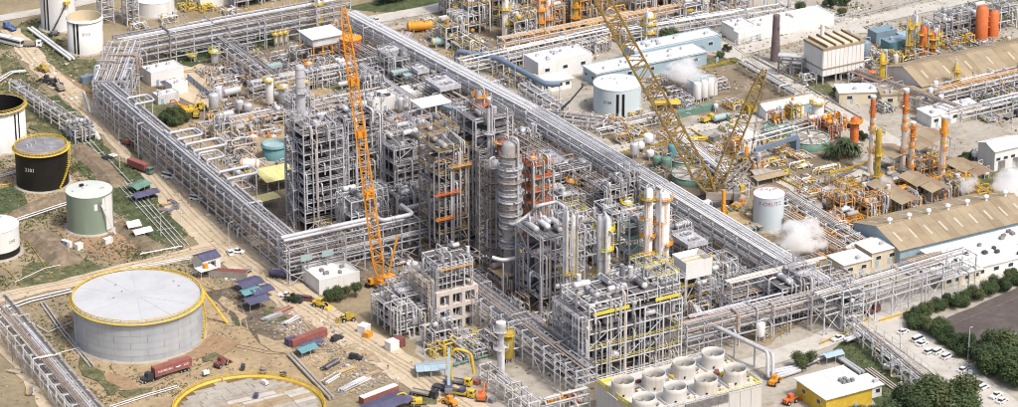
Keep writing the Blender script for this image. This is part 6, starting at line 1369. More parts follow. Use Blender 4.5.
for i, (u, v, L, w) in enumerate(((392, 53, 10, 8), (443, 84, 12, 9), (420, 70, 6, 5), (548, 158, 10, 8), (690, 240, 10, 8))):
    x, y = S(u, v, 9); air_cooler(['farthest', 'middle', 'small', 'fourth', 'nearest'][i] + ' grey fan cooler standing over the side rack', x, y, 0, L, w, 2, math.pi / 2, 'steel', 8.5, 'steel')
for i, (u, v) in enumerate(((400, 72), (412, 75), (450, 108), (273, 66))):
    x, y = S(u, v, 7); t = thing('duct', ['left teal duct box by the thin pipe bridge', 'right teal duct box by the thin pipe bridge', 'blue-teal beam duct beside the brown tower top', 'teal sheet roof far left of the crane'][i], 'duct', x, y, 0, .0 if i != 2 else -1.2); box(t, 'casing', 'teal_pale' if i != 2 else 'blue_roof', 0, 0, 7, 7 if i != 2 else 14, 2.4, 1.2)
    for s in (-1, 1): box(t, 'post', 'steel', s * 2.6, 0, 3.2, .3, .3, 6.4)
rack('pipe bridge joining the middle of the main rack to the white columns', -5, 2, 33, 2, 6, [5, 9], [5, 6], 7, 'steel_white', seed=57, drop=5, brace=3)
rack('pipe bridge crossing to the orange-ringed columns', -12, -47, 36, -47, 6, [5, 9.5], [5, 6], 7, 'steel_white', seed=58, drop=5, brace=3)
rack('grey pipe rack behind the braced block', -4, 0, -4, -62, 7, [5, 9], [5, 6], 7, 'steel', seed=59, drop=6, brace=4)
frame('grey equipment frame with yellow rails behind the twin white columns', 4, -52, lines(-9, 9, 3), [-6, 0, 6], [5, 9, 13], 'steel_white', ['lemon', 'steel_white'], .6, .35, .6, 36, risers=10)
frame('grey exchanger deck behind the front structure', -6, -102, lines(-10, 10, 3), [-7, 0, 7], [5, 9.5, 14], 'steel', ['steel', 'lemon'], .7, .35, .65, 37, risers=10)
frame('low pipe deck between the brown pair and the main rack', 2, -22, lines(-9, 9, 3), [-7, 0, 7], [5, 10], 'steel', ['steel', 'mustard'], .6, .35, .65, 38, risers=10)
frame('grey pump deck behind the tallest tower', -8, 22, lines(-10, 10, 3), [-8, 0, 8], [5, 10, 14], 'steel', 'steel', .6, .35, .65, 39, risers=10)
frame('grey pipe deck between the main rack and flat-topped block', -2, 60, lines(-11, 11, 3), [-8, 0, 8], [4.5, 8.5], 'steel', ['steel', 'orange_pale'], .5, .3, .6, 40, risers=10)
# ------------------------------------------------------------------ cranes
RT = Vector((_rt.x, _rt.y, 0))
x, y = S(381, 288); t = thing('crawler_crane', 'tall orange lattice-boom crane standing upright left of centre', 'crane', x, y)
crawler_base(t, 'orange', rad(200)); tip = RT * -10.5 + Vector((0, 0, H(381, 288, 8)))
lattice(t, 'boom_section', 'orange', Vector((0, 0, 2.2)), tip, 3.5, 2.6, 8, .3, tuple(RT), dens=.8); m0 = Vector((8, 3, 16)); bar(t, 'gantry', 'orange', (3, 1, 3), m0, .5)
for s in (-.5, .5): wire(t, 'pendant', m0 + RT * s, tip + RT * s, .1)
for k in (.33, .55, .74): p = Vector((0, 0, 2.2)).lerp(tip, k); box(t, 'boom_bracket', 'orange', p.x, p.y, p.z, 3.0, 2.6, 2.2)
x, y = S(712, 203); t = thing('crawler_crane', 'big mustard crawler crane whose lattice boom leaves the top of the picture', 'crane', x, y, 0)
crawler_base(t, 'steel_brown', rad(150), 1.3); tp = RT * -57 + Vector((0, 0, 108)); lattice(t, 'boom_section', 'boom_brown', Vector((0, 0, 3)), tp, 5.6, 4.6, 9.5, .5, tuple((_fw.cross(tp.normalized())).normalized()))
tm = RT * 17 + Vector((0, 0, 50)); lattice(t, 'mast_section', 'boom_brown', Vector((0, 0, 3)), tm, 4.4, 3.2, 8, .4, tuple((_fw.cross(tm.normalized())).normalized()))
bm = RT * 12 + Vector((3, 3, 14)); lattice(t, 'back_mast_section', 'steel_brown', Vector((0, 0, 3)), bm, 3.4, 3.0, 6, .45)
p = tm * .72; box(t, 'mast_platform', 'mustard', p.x, p.y, p.z, 3.6, 3.6, 2.4)
for s in (-1, 1): wire(t, 'pendant', tm + RT * s * .5, tp + RT * s * .5, .1); wire(t, 'back_stay', tm + RT * s * .5, bm, .12)
p = bm; wire(t, 'hoist_rope', bm * .8, bm * .8 - Vector((0, 0, 6)), .12); box(t, 'hook_block', 'yellow', bm.x * .8, bm.y * .8, 4.2, 1.6, 1.6, 2.4)
x, y = S(723, 234); t = thing('pedestal_crane', 'short orange crane with upright boom beside the main rack', 'crane', x, y); crawler_base(t, 'orange_red', rad(40), .55, 'orange'); h = H(723, 234, 190)
for k in range(3): bar(t, 'boom_section', 'orange', (0, 0, 1.5 + k * (h - 1.5) / 3), (-.2, 0, 1.5 + (k + 1) * (h - 1.5) / 3), 1.5 - .25 * k); 
mobile_crane('blue and white telescopic crane near the bottom edge', *S(449, 392), rad(-60), rad(120), rad(70), 12, 'blue_tarp', 'blue_wall', 1)
x, y = S(458, 384); t = truck('yellow concrete pump truck with folded boom beside the telescopic crane', x, y, rad(-50), 'yellow', None, 9, 'steel_dark', 'pump_truck', 'truck')
MB().tube([(-2, 0, 1.2), (-3, 0, 9), (-1, .5, 12), (4, 1, 11), (5, 1, 4)], .5, 7, 1.5).build('boom', 'yellow', t)
x, y = S(552, 122); t = thing('boom_lift', 'dark slanting telescopic boom in front of the white tank', 'crane', x, y); box(t, 'chassis', 'metal_dark', 0, 0, .9, 5, 2.4, .8); wheels(t, [-1.7, 1.7], .5, 2.5); box(t, 'turret', 'steel_dark', 0, 0, 1.7, 2.2, 1.8, 1.0)
e = RT * 12.0 + Vector((0, 0, 15)); bar(t, 'boom', 'metal_dark', (0, 0, 2), e * .55, .7); bar(t, 'boom', 'metal_dark', e * .55, e, .5); box(t, 'basket', 'steel_dark', e.x, e.y, e.z, 2, 1.4, 1.3)
# ------------------------------------------------------------------ fan block at the bottom (cooling tower)
fans = [(623, 379), (654, 372), (684, 361), (713, 351), (644, 396), (675, 385), (706, 377), (735, 367)]
FC = [S(u, v, 14.3) for u, v in fans]
x0, x1 = -56.3, -13.0; y1, y0 = -154.0, -180.0
t = thing('cooling_tower', 'white cooling tower block with eight round fan stacks at the bottom edge', 'cooling tower', (x0 + x1) / 2, (y0 + y1) / 2); W, D = x1 - x0, y1 - y0
MB().box(0, 0, 4.5, W - .6, D - .6, 8.9).build('core', 'steel_white', t); MB().box(0, 0, 9.3, W, D, .5).build('fan_deck', 'fan_white', t)
for i in range(11):
    xx = -W / 2 + (i + .5) * W / 11; box(t, 'casing_panel', 'fan_white', xx, -D / 2 + .2, 4.5, W / 11 - .12, .3, 8.9); box(t, 'casing_panel', 'fan_white', xx, D / 2 - .2, 4.5, W / 11 - .12, .3, 8.9)
for i in range(7):
    yy = -D / 2 + (i + .5) * D / 7; box(t, 'casing_panel', 'fan_white', -W / 2 + .19, yy, 4.51, .3, D / 7 - .12, 8.9); box(t, 'casing_panel', 'fan_white', W / 2 - .19, yy, 4.51, .3, D / 7 - .12, 8.9)
MB().rail([(-W / 2, -D / 2, 9.55), (W / 2, -D / 2, 9.55), (W / 2, D / 2, 9.55), (-W / 2, D / 2, 9.55)], 1.2, .2, 2.2, True).build('railing', 'steel_white', t)
b = MB(); b.box(-W / 2 + .6, 0, 9.8, 1.7, D, .5).box(-W / 2 + 4.5, D / 2 - .7, 9.81, 6, 1.4, .5).box(W / 2 - .3, 0, 9.78, 1.0, D - 1.6, .5).build('edge_walkway', 'lemon', t); MB().rail([(-W / 2 - .05, -D / 2, 10.0), (-W / 2 - .05, D / 2, 10.0)], 1.2, .22, 2.2).rail([(W * .1, -D / 2 + .1, 9.6), (W / 2, -D / 2 + .1, 9.6)], 1.2, .22, 2.2).build('edge_railing', 'lemon', t)
for i in range(9): box(t, 'louvre', 'steel_dark', -33 - (x0 + x1) / 2, -D / 2 - .12, 7.0 + i * .3, 15.5, .3, .22)
for i in range(8): box(t, 'louvre_post', 'roof_grey', -40.5 + i * 2.14 - (x0 + x1) / 2, -D / 2 - .16, 8.2, .2, .36, 2.9)
for (fx, fy) in FC:
    lx, ly = fx - (x0 + x1) / 2, fy - (y0 + y1) / 2
    fs = MB().lathe([(3.85, 0), (3.6, 1.3), (3.5, 3.2), (3.6, 4.7), (3.42, 4.7), (3.32, 3.2), (3.35, .1)], 28, caps=False).build('fan_stack', ['fan_white', 'cream_white', 'fan_white', 'cream_white'][int(fx * 3) % 4], t, (lx, ly, 9.55))
    for k in range(6): bar(fs, 'fan_blade', 'steel_dark', (0, 0, 2.6), (3.1 * math.cos(k * math.pi / 3), 3.1 * math.sin(k * math.pi / 3), 2.7), .1, .7)
    MB().lathe([(3.34, 1.2), (.01, 1.2)], 24, caps=False).build('throat_shade', 'metal_dark', fs)  # dark disc painting the shadow inside the stack
    cyl(fs, 'hub', 'steel', (0, 0, 2.3), (0, 0, 3.0), .6); cyl(fs, 'motor', 'steel_dark', (4.2, .5, .7), (5.6, .5, .7), .45); box(fs, 'gear_box', 'cream', 4.4, -2.2, .6, 1.3, 1.1, 1.1); bar(fs, 'pipe', 'clad', (-4.3, 2.5, .5), (-4.3, -4, .5), .3); box(fs, 'access_hatch', 'black', -1.6, -3.2, .9, .7, .35, .7)
t = thing('pipeline', 'twin fat silver pipes slanting from the right-going rack to the road', 'pipe', *S(690, 318)); o = S(690, 318)
for k in range(2):
    q = [(*S(694 + 3 * k, 306 + k, 11), 11), (*S(698 + 3 * k, 312 + k, 11), 11), (*S(698 + 3 * k, 318 + k, 8), 8), (*S(768 + 5 * k, 352 + k, 8), 8), (*S(768 + 5 * k, 378 + k, 1), 1), (*S(800, 368 + 2 * k, 1), 1)]
    MB().tube([(x - o[0], y - o[1], z) for x, y, z in q], .62, 10, 1.4).build('pipe', 'clad', t)
for k in range(3): x, y = S(715 + k * 20, 327 + k * 9.5, 7.3); box(t, 'support_post', 'steel', x - o[0], y - o[1], 3.6, .5, .5, 7.2)
rr = random.Random(77); gx = sorted(rr.uniform(-.47, .47) for _ in range(20))
for i, q in enumerate(gx):
    c = rr.choice(['grey', 'cream', 'rusty', 'white', 'yellow', 'maroon']); g = thing('gear_case', c + ' gear case lying on the fan deck, ' + ordw(i) + ' from its left edge', 'gear case', (x0 + x1) / 2 + q * W, (y0 + y1) / 2 + rr.uniform(-.45, .45) * D, 9.55, rr.uniform(0, 3), 'gear on the fan deck')
    box(g, 'case', {'grey': 'steel_dark', 'cream': 'cream', 'rusty': 'pipe_rust', 'white': 'white', 'yellow': 'yellow', 'maroon': 'maroon'}[c], 0, 0, .5, rr.uniform(.8, 2.8), rr.uniform(.6, 1.6), .9); box(g, 'skid', 'steel', 0, 0, .04, 1.2, 1.8, .08)
vdrum('white upright drum behind the fan block on the right', *S(760, 340), 1.5, 6.5, 'white', True)
# vehicles at the bottom
truck('dark flatbed truck left of the telescopic crane', *S(424, 396), rad(-55), 'car_dark', None, 9, 'steel_brown'); gable('blue-grey sheet roofed lean-to near the telescopic crane', *S(430, 374), 9, 6, 2.6, .8, rad(-20), 'steel', 'blue_wall', 'shed', 'shed', .2, npan=4, open_sides=True)
for i, (u, v, m, l) in enumerate(((463, 396, 'yellow', 'yellow flat trailer frame beside the telescopic crane'), (482, 400, 'orange_red', 'orange excavator arm machine at the bottom edge'), (450, 405, 'orange', 'orange low crane at the bottom edge'), (415, 405, 'yellow', 'yellow loader at the bottom edge by the purple roof'), (555, 403, 'orange', 'orange truck crane at the bottom edge left of the fan block'), (572, 402, 'orange_red', 'orange and yellow machine against the fan block'))):
    if i in (0,): truck(l, *S(u, v), rad(-50), m, None, 8, m)
    elif i == 4: truck(l, *S(u, v), rad(10), m, 'dump', 8, m)
    else: loader(l, *S(u, v), i * .9, m, 'excavator' if i % 2 else 'loader', 'excavator' if i % 2 else 'wheel_loader', 'excavator' if i % 2 else 'loader')
for i, (u, v) in enumerate(((436, 355), (448, 352), (462, 348), (470, 342))): manifold(['first', 'second', 'third', 'fourth'][i] + ' yellow pipe skid from the left below the concrete frame', *S(u, v), 6, 6, 4.5, 12, 300 + i, ['yellow', 'clad', 'yellow', 'steel_white'], 'pipe_skid', 'pipe skid', supp='yellow')
for i in range(6): pump('green pump on its plinth below the concrete frame, ' + ordw(i) + ' from left', *S(452 + i * 7, 368 - i * 2.0), .1, 'green_steel', group='pumps below the concrete frame')
for i, (u, v) in enumerate(((492, 402), (477, 384))): crate(['dark small crate at the bottom of the pale yard', 'red small crate on the pale yard'][i], *S(u, v), .4, 2, 1.6, 1.4, ['steel_dark', 'red_box'][i])

# scaffolding wrapped round the towers and columns
def scaffold(label, x, y, sx, sy, h, seed, m='steel_brown', z=2.2, n=4, dk=.05):
    return frame(label, x, y, lines(-sx, sx, n), lines(-sy, sy, max(2, n - 1)), zl(h, z), m, [m, m, 'steel'], dk, .3, 0.0, seed, 'scaffold', 'scaffold', 3, .17, beamw=.16, dm='grating', railp=.55, extra=False)
x, y = S(495, 280); scaffold('brown-grey scaffold round the dull silver column', x, y, 3.4, 3.4, 41, 302, 'steel_brown', 2.6)
scaffold('grey scaffold on the front of the tallest tower', -26.5, -38.6, 7.2, 1.2, 40, 304, 'clad_dull', 2.5, 5)
scaffold('grey scaffold on the left face of the tower behind the crane', -55, 24, 1.2, 6, 30, 305, 'steel', 2.5)
scaffold('pale scaffold along the left face of the large front structure', -50.4, -128, 1.0, 9, 22, 308, 'steel', 3.6)
scaffold('grey scaffold beside the crowded flat-topped block', -33, 7.5, 7.5, 1.2, 20, 309, 'clad_dull', 2.4, 5)
scaffold('brownish scaffold left of the white concrete frame', -74.5, -75, 1.0, 6.5, 18, 310, 'pipe_tan', 2.4)
for i, (x, y, sx, sy, h) in enumerate(((-18, -52, 9, 6, 7), (-20, -10, 7, 6, 8), (-16, 40, 8, 7, 7), (-40, 48, 8, 6, 5), (16, -60, 7, 6, 7), (2, -82, 8, 6, 6), (-60, -50, 8, 7, 6), (-45, -60, 6, 8, 6), (-22, 82, 9, 8, 5), (8, 76, 8, 7, 6), (14, 20, 7, 8, 7), (-12, -112, 6, 5, 6), (20, -92, 6, 6, 6), (-70, -98, 6, 7, 6), (-60, -103, 4, 9, 5))):
    manifold('dense pipework filling the gap between towers, ' + ordw(i) + ' such gap from the shiny column', x, y, sx * 2, sy * 2, h, 26, 700 + i, None, rr=(.1, .14, .18, .26), valves=['yellow', None, 'orange', 'steel_dark'][i % 4])
# ------------------------------------------------------------------ upper middle unit
ups = [(452, 44, 9, 'steel_white', 'yellow'), (474, 30, 12, 'steel_white', 'yellow'), (498, 22, 15, 'steel_dark', 'yellow'), (520, 38, 9, 'steel_white', 'mustard'), (522, 14, 18, 'steel_white', 'yellow'), (548, 30, 10, 'orange_pale', 'orange'), (556, 12, 16, 'orange_pale', 'orange'), (585, 24, 12, 'orange_pale', 'mustard'), (600, 8, 14, 'steel_brown', 'orange'), (640, 10, 10, 'steel_white', 'steel_white'), (690, 18, 7, 'steel_white', 'steel_white'), (455, 14, 14, 'steel_white', 'yellow'), (490, 2, 16, 'steel_white', 'steel_white'), (668, 4, 8, 'orange_pale', 'orange'), (720, 3, 7, 'steel_white', 'mustard')]
for i, (u, v, h, m, rl) in enumerate(ups):
    x, y = S(u, v); frame(['pale', 'yellow-railed', 'dark', 'mustard-railed', 'tallest pale', 'orange', 'tall orange', 'ochre', 'brown and orange', 'white', 'low white', 'far left pale', 'topmost pale', 'far orange', 'far right white'][i] + ' process frame of the unit along the top middle', x, y, [-5, 0, 5], [-4.5, 0, 4.5], zl(h, 4), m, [rl, rl, 'steel_white'], .5, .35, .7, 60 + i, risers=7, eqm=['clad', 'steel_white', 'orange_pale', 'yellow', 'clad_dull'], dm='grating')
for i, (u, v, vt, r, m, pm) in enumerate(((458, 28, -6, 1.3, 'white', 'yellow'), (468, 24, 2, .9, 'clad', 'yellow'), (505, 40, -8, 1.3, 'white', 'yellow'), (540, 36, -4, 1.2, 'orange_pale', 'orange'), (548, 34, -10, 1.0, 'white', 'orange'), (575, 30, -6, 1.3, 'mustard', 'orange'), (648, 42, 14, 2.0, 'white', 'yellow'), (590, 16, -20, 1.4, 'clad', 'orange'), (513, 30, 4, 1.0, 'clad', 'steel_white'))):
    h = H(u, v, vt); column(['white column with yellow platforms at the far left', 'thin silver column next to the far left white one', 'tall white column left of the orange ones', 'pale orange column', 'thin white column among orange frames', 'mustard column', 'stout white column with yellow platforms right of the big boom', 'silver column cut by the top edge', 'short silver column'][i] + ' in the upper middle unit', *S(u, v), [(r, 0), (r, h), (r * .4, h + .6)], m, [(h * .35, pm), (h * .65, pm), (h * .9, pm)], pm, pm, seed=40 + i)
rack('white-posted pipe rack running right through the upper middle unit', 44, 117, 112, 120, 6, [4, 7.5], [6, 6], 7, 'steel_white', ['white', 'pipe_tan', 'clad', 'steel_white'], seed=61, drop=8, brace=4)
rack('second pipe rack behind it, with rusty pipes', 70, 131, 165, 131, 6, [4, 7], [6, 6], 7, 'steel_white', ['pipe_rust', 'pipe_tan', 'clad', 'orange_pale'], seed=62, drop=8, brace=4)
rack('white pipe rack along the top edge right of the boom', 118, 118, 190, 112, 5, [4, 6.5], [4, 5], 7, 'steel_white', ['white', 'clad', 'white'], seed=63, drop=5, brace=4)
rack('yellow walkway bridge of the upper middle unit', 60, 150, 62, 112, 3, [6.5], [3], 7, 'steel_white', ['yellow', 'white'], seed=64, drop=3, brace=0, walk=True)
rack('short rack leading to the orange tank', 38, 160, 44, 128, 4, [3.5], [5], 7, 'steel_white', ['yellow', 'white', 'clad'], seed=65, drop=3, brace=0)
for i, (u, v, k) in enumerate(((466, 50, 'y'), (482, 62, 'c'), (500, 60, 'y'), (520, 62, 'c'), (510, 85, 'c'), (528, 88, 'c'), (440, 40, 'y'), (535, 45, 'o'), (570, 52, 'c'), (610, 40, 'o'), (630, 34, 'c'), (665, 28, 'c'), (600, 50, 'c'), (700, 25, 't'), (720, 15, 'c'), (740, 8, 'c'), (430, 28, 'y'), (565, 2, 'o'), (620, 20, 'o'))):
    pmx = {'y': ['yellow', 'white', 'clad', 'steel_white'], 'c': None, 'o': ['orange', 'orange_pale', 'white', 'clad'], 't': ['teal', 'clad', 'white']}[k]
    manifold({'y': 'yellow', 'c': 'silver', 'o': 'orange', 't': 'teal'}[k] + ' pipe manifold of the upper middle unit, ' + ordw(i) + ' counted in from its left', *S(u, v), 9, 8, 5, 14, 400 + i, pmx)
t = thing('duct', 'blue-grey duct bending across the upper middle unit', 'duct', *S(457, 68)); P = [S(457, 68), S(457, 68), S(497, 58, 7), S(512, 66, 7), S(545, 84, 7), S(560, 84, 7)]; o = P[0]
MB().tube([(0, 0, 0), (0, 0, 7)] + [(p[0] - o[0], p[1] - o[1], 7) for p in P[2:]], 1.1, 10, 2).build('duct', 'blue_duct', t); MB().tube([(P[2][0] - o[0] + 4, P[2][1] - o[1] - 4, 5)] + [(P[3][0] - o[0] + 3, P[3][1] - o[1] - 3, 5), (P[3][0] - o[0] + 3, P[3][1] - o[1] - 9, 5), (P[3][0] - o[0] + 3, P[3][1] - o[1] - 9, 0)], .8, 10, 2).build('duct', 'blue_duct', t)
for p in P[2:]: box(t, 'support_post', 'steel_white', p[0] - o[0], p[1] - o[1], 2.95, .4, .4, 5.9)
hdrum('orange horizontal tank with yellow end near the top road', *S(420, 32), 9, 1.9, rad(-20), 'orange', lift=.7, endm='yellow'); hdrum('yellow-ended small drum by the top of the main rack', *S(440, 47), 6, 1.5, rad(-15), 'teal_pale', endm='yellow')
for i, (u, v) in enumerate(((395, 30), (405, 36), (412, 42))): pile(['left', 'middle', 'right'][i] + ' heap of scrap pipe on the verge below the orange tank', *S(u, v), 7, 4, 16, ['steel_dark', 'pipe_rust', 'steel', 'timber'], i * .8, 'scrap_heap', 'scrap', .22, 'round', 'tube', i + 5)
litter('scrap and timber on the verge beside the top road', [(375, 35), (430, 20), (480, 60), (450, 62)], 300, ['steel_dark', 'pipe_rust', 'timber', 'concrete', 'white'], 31)
litter('loose parts on the ground of the upper middle unit', [(470, 60), (600, 40), (600, 60), (540, 95), (500, 85)], 260, ['yellow', 'white', 'steel_dark', 'concrete', 'orange'], 32, .2, 1.2)
for i, (u, v, r, h) in enumerate(((385, 4, 5, 8), (397, 2, 6, 9), (408, -2, 5, 8), (668, 46, 5, 8), (676, 48, 4.5, 7), (690, 56, 3.5, 5.5), (700, 52, 3, 4.5))): tree(['left tree of the dark group by the top road', 'tallest tree of the group by the top road', 'right tree of the group by the top road', 'left tree behind the blue-walled building', 'right tree behind the blue-walled building', 'bush at the end of the blue-walled building', 'small bush by the bend of the road'][i], *S(u, v), r, h, i, 'trees of the upper middle')
car('white car on the top road beyond the main rack', *S(376, 21), rad(80), 'sedan', 'car_white', 'cars on the far roads')
# buildings and white tank
flatb('white two-storey block with flat roof left of the blue-walled building', *S(558, 72), 24, 11, 7, 0, 'white', 'white_roof', units=9, wins=3, seed=11); flatb('low white building with dark windows and awning near the main rack', *S(552, 88), 13, 7, 4, 0, 'white', 'white_roof', units=0, wins=4, doors=1, seed=12, over=.8, parapet=0)
flatb('long white-roofed building with blue-grey walls behind the white tank', *S(645, 72), 50, 10, 5.2, 0, 'blue_wall', 'white_roof', units=12, wins=5, doors=3, seed=13, over=.5, parapet=.3, endwins=2, npan=8, plant='steel_white'); flatb('white-roofed block behind the blue-walled building', *S(672, 55), 40, 9, 6, 0, 'blue_wall', 'white_roof', units=9, wins=4, seed=14, npan=7)
tank('white tank with pale blue shade and black stripes behind the main rack', *S(617, 110), 9.0, 11.0, 'pale_blue', roofm='white_roof', stripes=(.14, .12, .12, 9.6, .5), text='2104', tsize=1.7, ta=-.42, tz=.55, n=56)  # white shell; its bluish shade is put into the base colour
rack('low pipe rack wrapping round the white striped tank', 50, 62, 66, 44, 6, [2, 4], [5, 6], 6, 'steel_white', seed=66, drop=5, brace=3); rack('low pipe rack in front of the white striped tank', 60, 42, 92, 42, 8, [1.6], [9], 6, 'steel_white', seed=67, drop=5, brace=0)
rack('pipe tier beside the road below the white block', 56, 88, 56, 58, 5, [3, 5.5], [5, 6], 6, 'steel_white', seed=68, drop=4, brace=3)
fence('yellow barrier between the tank and the blue-walled building', [(595, 84), (640, 74), (690, 62)], 1.2, 3, 'yellow')
for i, (u, v) in enumerate(((697, 103), (704, 101), (710, 99))): vdrum('tall white silo beside the steam cloud, ' + ordw(i) + ' from left', *S(u, v), 1.5, 8.5, 'white', True)
flatb('teal-roofed plant house behind the white silos', *S(702, 95), 10, 6, 6, 0, 'steel_white', 'teal_pale', units=1, seed=15)
steam('white steam cloud drifting over the plant behind the big boom', *S(684, 92), 8, 9.5, 1, .3, .75)
for i, (u, v) in enumerate(((660, 84), (672, 96), (655, 100), (668, 108), (690, 112), (650, 92), (682, 104), (720, 88))): manifold('grey pump pipework between the white tank and the silos, ' + ordw(i) + ' from the tank', *S(u, v), 8, 7, 3.5, 12, 430 + i, None)
gable('yellow-roofed shelter left of the green trailer', *S(667, 110), 9, 5, 3.2, .3, rad(-25), 'cream', 'yellow', 'shelter', 'shelter', .3, npan=3, open_sides=True, ridge=False); container('long green trailer box beside the concrete yard', *S(693, 114), rad(3), 19, 'green_steel', .0); crate('red-orange cabinet near the yellow-roofed shelter', *S(671, 116), .2, 4, 2.4, 2.2, 'orange_red', 'cabinet')
truck('yellow truck on the concrete yard by the green trailer', *S(708, 122), rad(10), 'yellow', 'dump', 6, 'yellow'); truck('pale blue tanker on the concrete yard', *S(722, 122), rad(5), 'teal_pale', 'tank', 8, 'teal_pale')
pile('yellow scaffold tubes on the concrete yard', *S(693, 140), 12, 2.4, 14, ['yellow', 'mustard'], rad(-28), 'tube_stack', 'tube stack', .2, 'round', 'tube', 9); container('grey skip on the concrete yard corner', *S(714, 142), rad(20), 4, 'steel_dark')
# clarifiers
def clarifier(label, u, v, r, h=2.6, floor='concrete_road', z=0.0, arms=4):
    x, y = S(u, v); t = thing('clarifier', label, 'clarifier', x, y, z); MB().lathe([(r, 0), (r, h), (r - .35, h), (r - .35, h - .5)], 40, caps=False).build('wall', 'green_steel', t); MB().lathe([(r - .36, h - .3), (.01, h - .25)], 40, caps=False).build('surface', floor, t); MB().lathe([(r - .4, h + .02), (r + .12, h + .02), (r + .12, h + .2), (r - .4, h + .2)], 40, caps=False).build('rim', 'steel_white', t)
    cyl(t, 'centre_well', 'steel_white', (0, 0, 0), (0, 0, h + .6), 1.0)
    for k in range(arms): a = k * math.pi / arms + .3; bar(t, 'rake_arm', 'steel_brown', ((r - .2) * math.cos(a), (r - .2) * math.sin(a), h + .4), (-(r - .2) * math.cos(a), -(r - .2) * math.sin(a), h + .4), .4, .3)
    MB().rail([(r * math.cos(2 * math.pi * i / 24), r * math.sin(2 * math.pi * i / 24), h) for i in range(24)], 1.0, .1, 2, True).build('railing', 'green_steel', t); return t
clarifier('green round clarifier with pale spokes beside the big crane', 691, 180, 7.0, 2.6); clarifier('green round clarifier with spokes before the palms', 810, 145, 7.2, 3.0); clarifier('pale-rimmed green clarifier behind the spoked one', 781, 133, 6.4, 2.0, 'green_steel', arms=2); clarifier('small clarifier with white rim behind the big crane', 684, 164, 5.2, 2.4, 'yard', arms=3)
for i, (u, v) in enumerate(((650, 160), (657, 168), (666, 172), (672, 162), (640, 152), (648, 146), (634, 158), (720, 176), (740, 205))): vdrum(['pale', 'green', 'dark green', 'grey-green', 'white', 'tall white', 'silver', 'grey', 'rusty'][i] + ' upright drum near the green clarifier', *S(u, v), 1.5 + .2 * (i % 3), 4 + i % 4, ['steel_white', 'green_steel', 'green_steel', 'teal', 'white', 'white', 'clad', 'clad_dull', 'pipe_rust'][i], True)
for i, (u, v) in enumerate(((660, 158), (700, 165), (715, 165), (655, 178), (740, 190), (735, 215), (745, 235), (755, 248))): manifold('brown-grey pipework in the gap round the green clarifier, ' + ordw(i) + ' from the main rack', *S(u, v), 9, 7, 3.5, 11, 450 + i, ['pipe_rust', 'clad_dull', 'mustard', 'steel_brown', 'green_steel'])
rack('conveyor-like pale rack running beside the green clarifier', *S(682, 137, 5), *S(742, 184, 5), 6, [2.5, 5], [5, 6], 7, 'steel_white', ['clad', 'white', 'pipe_rust'], seed=69, drop=4, brace=0)
rack('yellow-edged walkway along the main rack by the clarifier', *S(610, 152, 3), *S(690, 204, 3), 3, [3], [3], 7, 'mustard', ['yellow', 'mustard', 'clad'], seed=70, drop=3, brace=0)
tank('white tank with pink streaked top and red lettering', *S(768, 227), 5.3, 12.6, 'pale_blue', roofm='pink_white', text='Y-ORUTZ', letter='red_letter', tsize=2.0, ta=.1, tz=.84, n=40)
steam('white steam cloud beside the red-lettered tank', *S(797, 256), 7, 11.5, 2, .4, .75); vdrum('white steam vent drum below the steam cloud', *S(783, 258), 1.2, 5, 'white', False)
for i, (u, v, m) in enumerate(((757, 255, 'orange'), (770, 262, 'mustard'), (750, 246, 'steel_brown'), (805, 265, 'yellow'), (815, 262, 'yellow'))): pile(['orange', 'mustard', 'brown', 'yellow', 'bright yellow'][i] + ' tubes laid between the main rack and the steam cloud', *S(u, v), 8, 3, 12, [m, 'timber', 'steel_dark'], .2 + i, 'tube_stack', 'tube stack', .2, 'round', 'tube', 20 + i)
litter('boards, hoses and scrap around the big crane', [(690, 205), (730, 195), (790, 262), (745, 258)], 380, ['timber', 'steel_dark', 'orange', 'concrete', 'pipe_rust', 'white'], 33)
truck('orange truck beside the big crane', *S(738, 208), rad(30), 'orange', 'dump', 7, 'orange'); tent('white tarpaulin lump beside the big crane', *S(704, 207), 9, 3.5, 1.6, rad(20), 'white')
# middle right works
flatb('white control cabin on posts beside the blue girder', *S(742, 148), 8, 7, 6, 0, 'white', 'white_roof', units=3, wins=3, seed=16)
t = thing('girder', 'blue-grey girder bridge before the spoked clarifier', 'girder', *S(754, 166)); a = Vector((0, 0, 6)); p = S(797, 152); o = S(754, 166); e = Vector((p[0] - o[0], p[1] - o[1], 6)); bar(t, 'girder', 'blue_duct', a, e, 1.0, 1.6)
for q in (a, e): box(t, 'post', 'blue_duct', q.x, q.y, 2.6, 1.6, 1.2, 5.2)
gable('tan-roofed white shed in the middle right', *S(785, 112), 22, 9, 4, 1.4, rad(-3), 'white', ('tan_roof', 'white_roof'), 'shed', 'shed', .5, npan=6, doors=3, seed=17)
rack('white covered conveyor rising to the white silo', *S(745, 140, 5), *S(812, 122, 5), 3, [5], [2], 7, 'white', ['white', 'white'], seed=72, drop=2, brace=0, walk=True)
vdrum('white silo with yellow top in the middle right', *S(817, 129), 2.3, 12, 'white', False, 'yellow')
for i, (u, v, m) in enumerate(((776, 126, 'orange'), (793, 118, 'yellow'), (812, 133, 'orange_red'), (826, 133, 'orange_red'), (838, 130, 'orange'), (832, 138, 'orange_red'), (745, 168, 'yellow'), (755, 172, 'orange'), (735, 155, 'orange'))): frame(['orange', 'yellow', 'left red-orange', 'right red-orange', 'pale orange', 'lower red-orange', 'yellow low', 'orange low', 'orange hopper'][i] + ' machine frame near the white silo', *S(u, v), [-2.2, 2.2], [-2, 2], [2.5, 5], m, m, .6, .4, .9, 480 + i, 'machine_frame', 'machine', 3, .35, eqm=[m, 'steel_white', 'orange'])
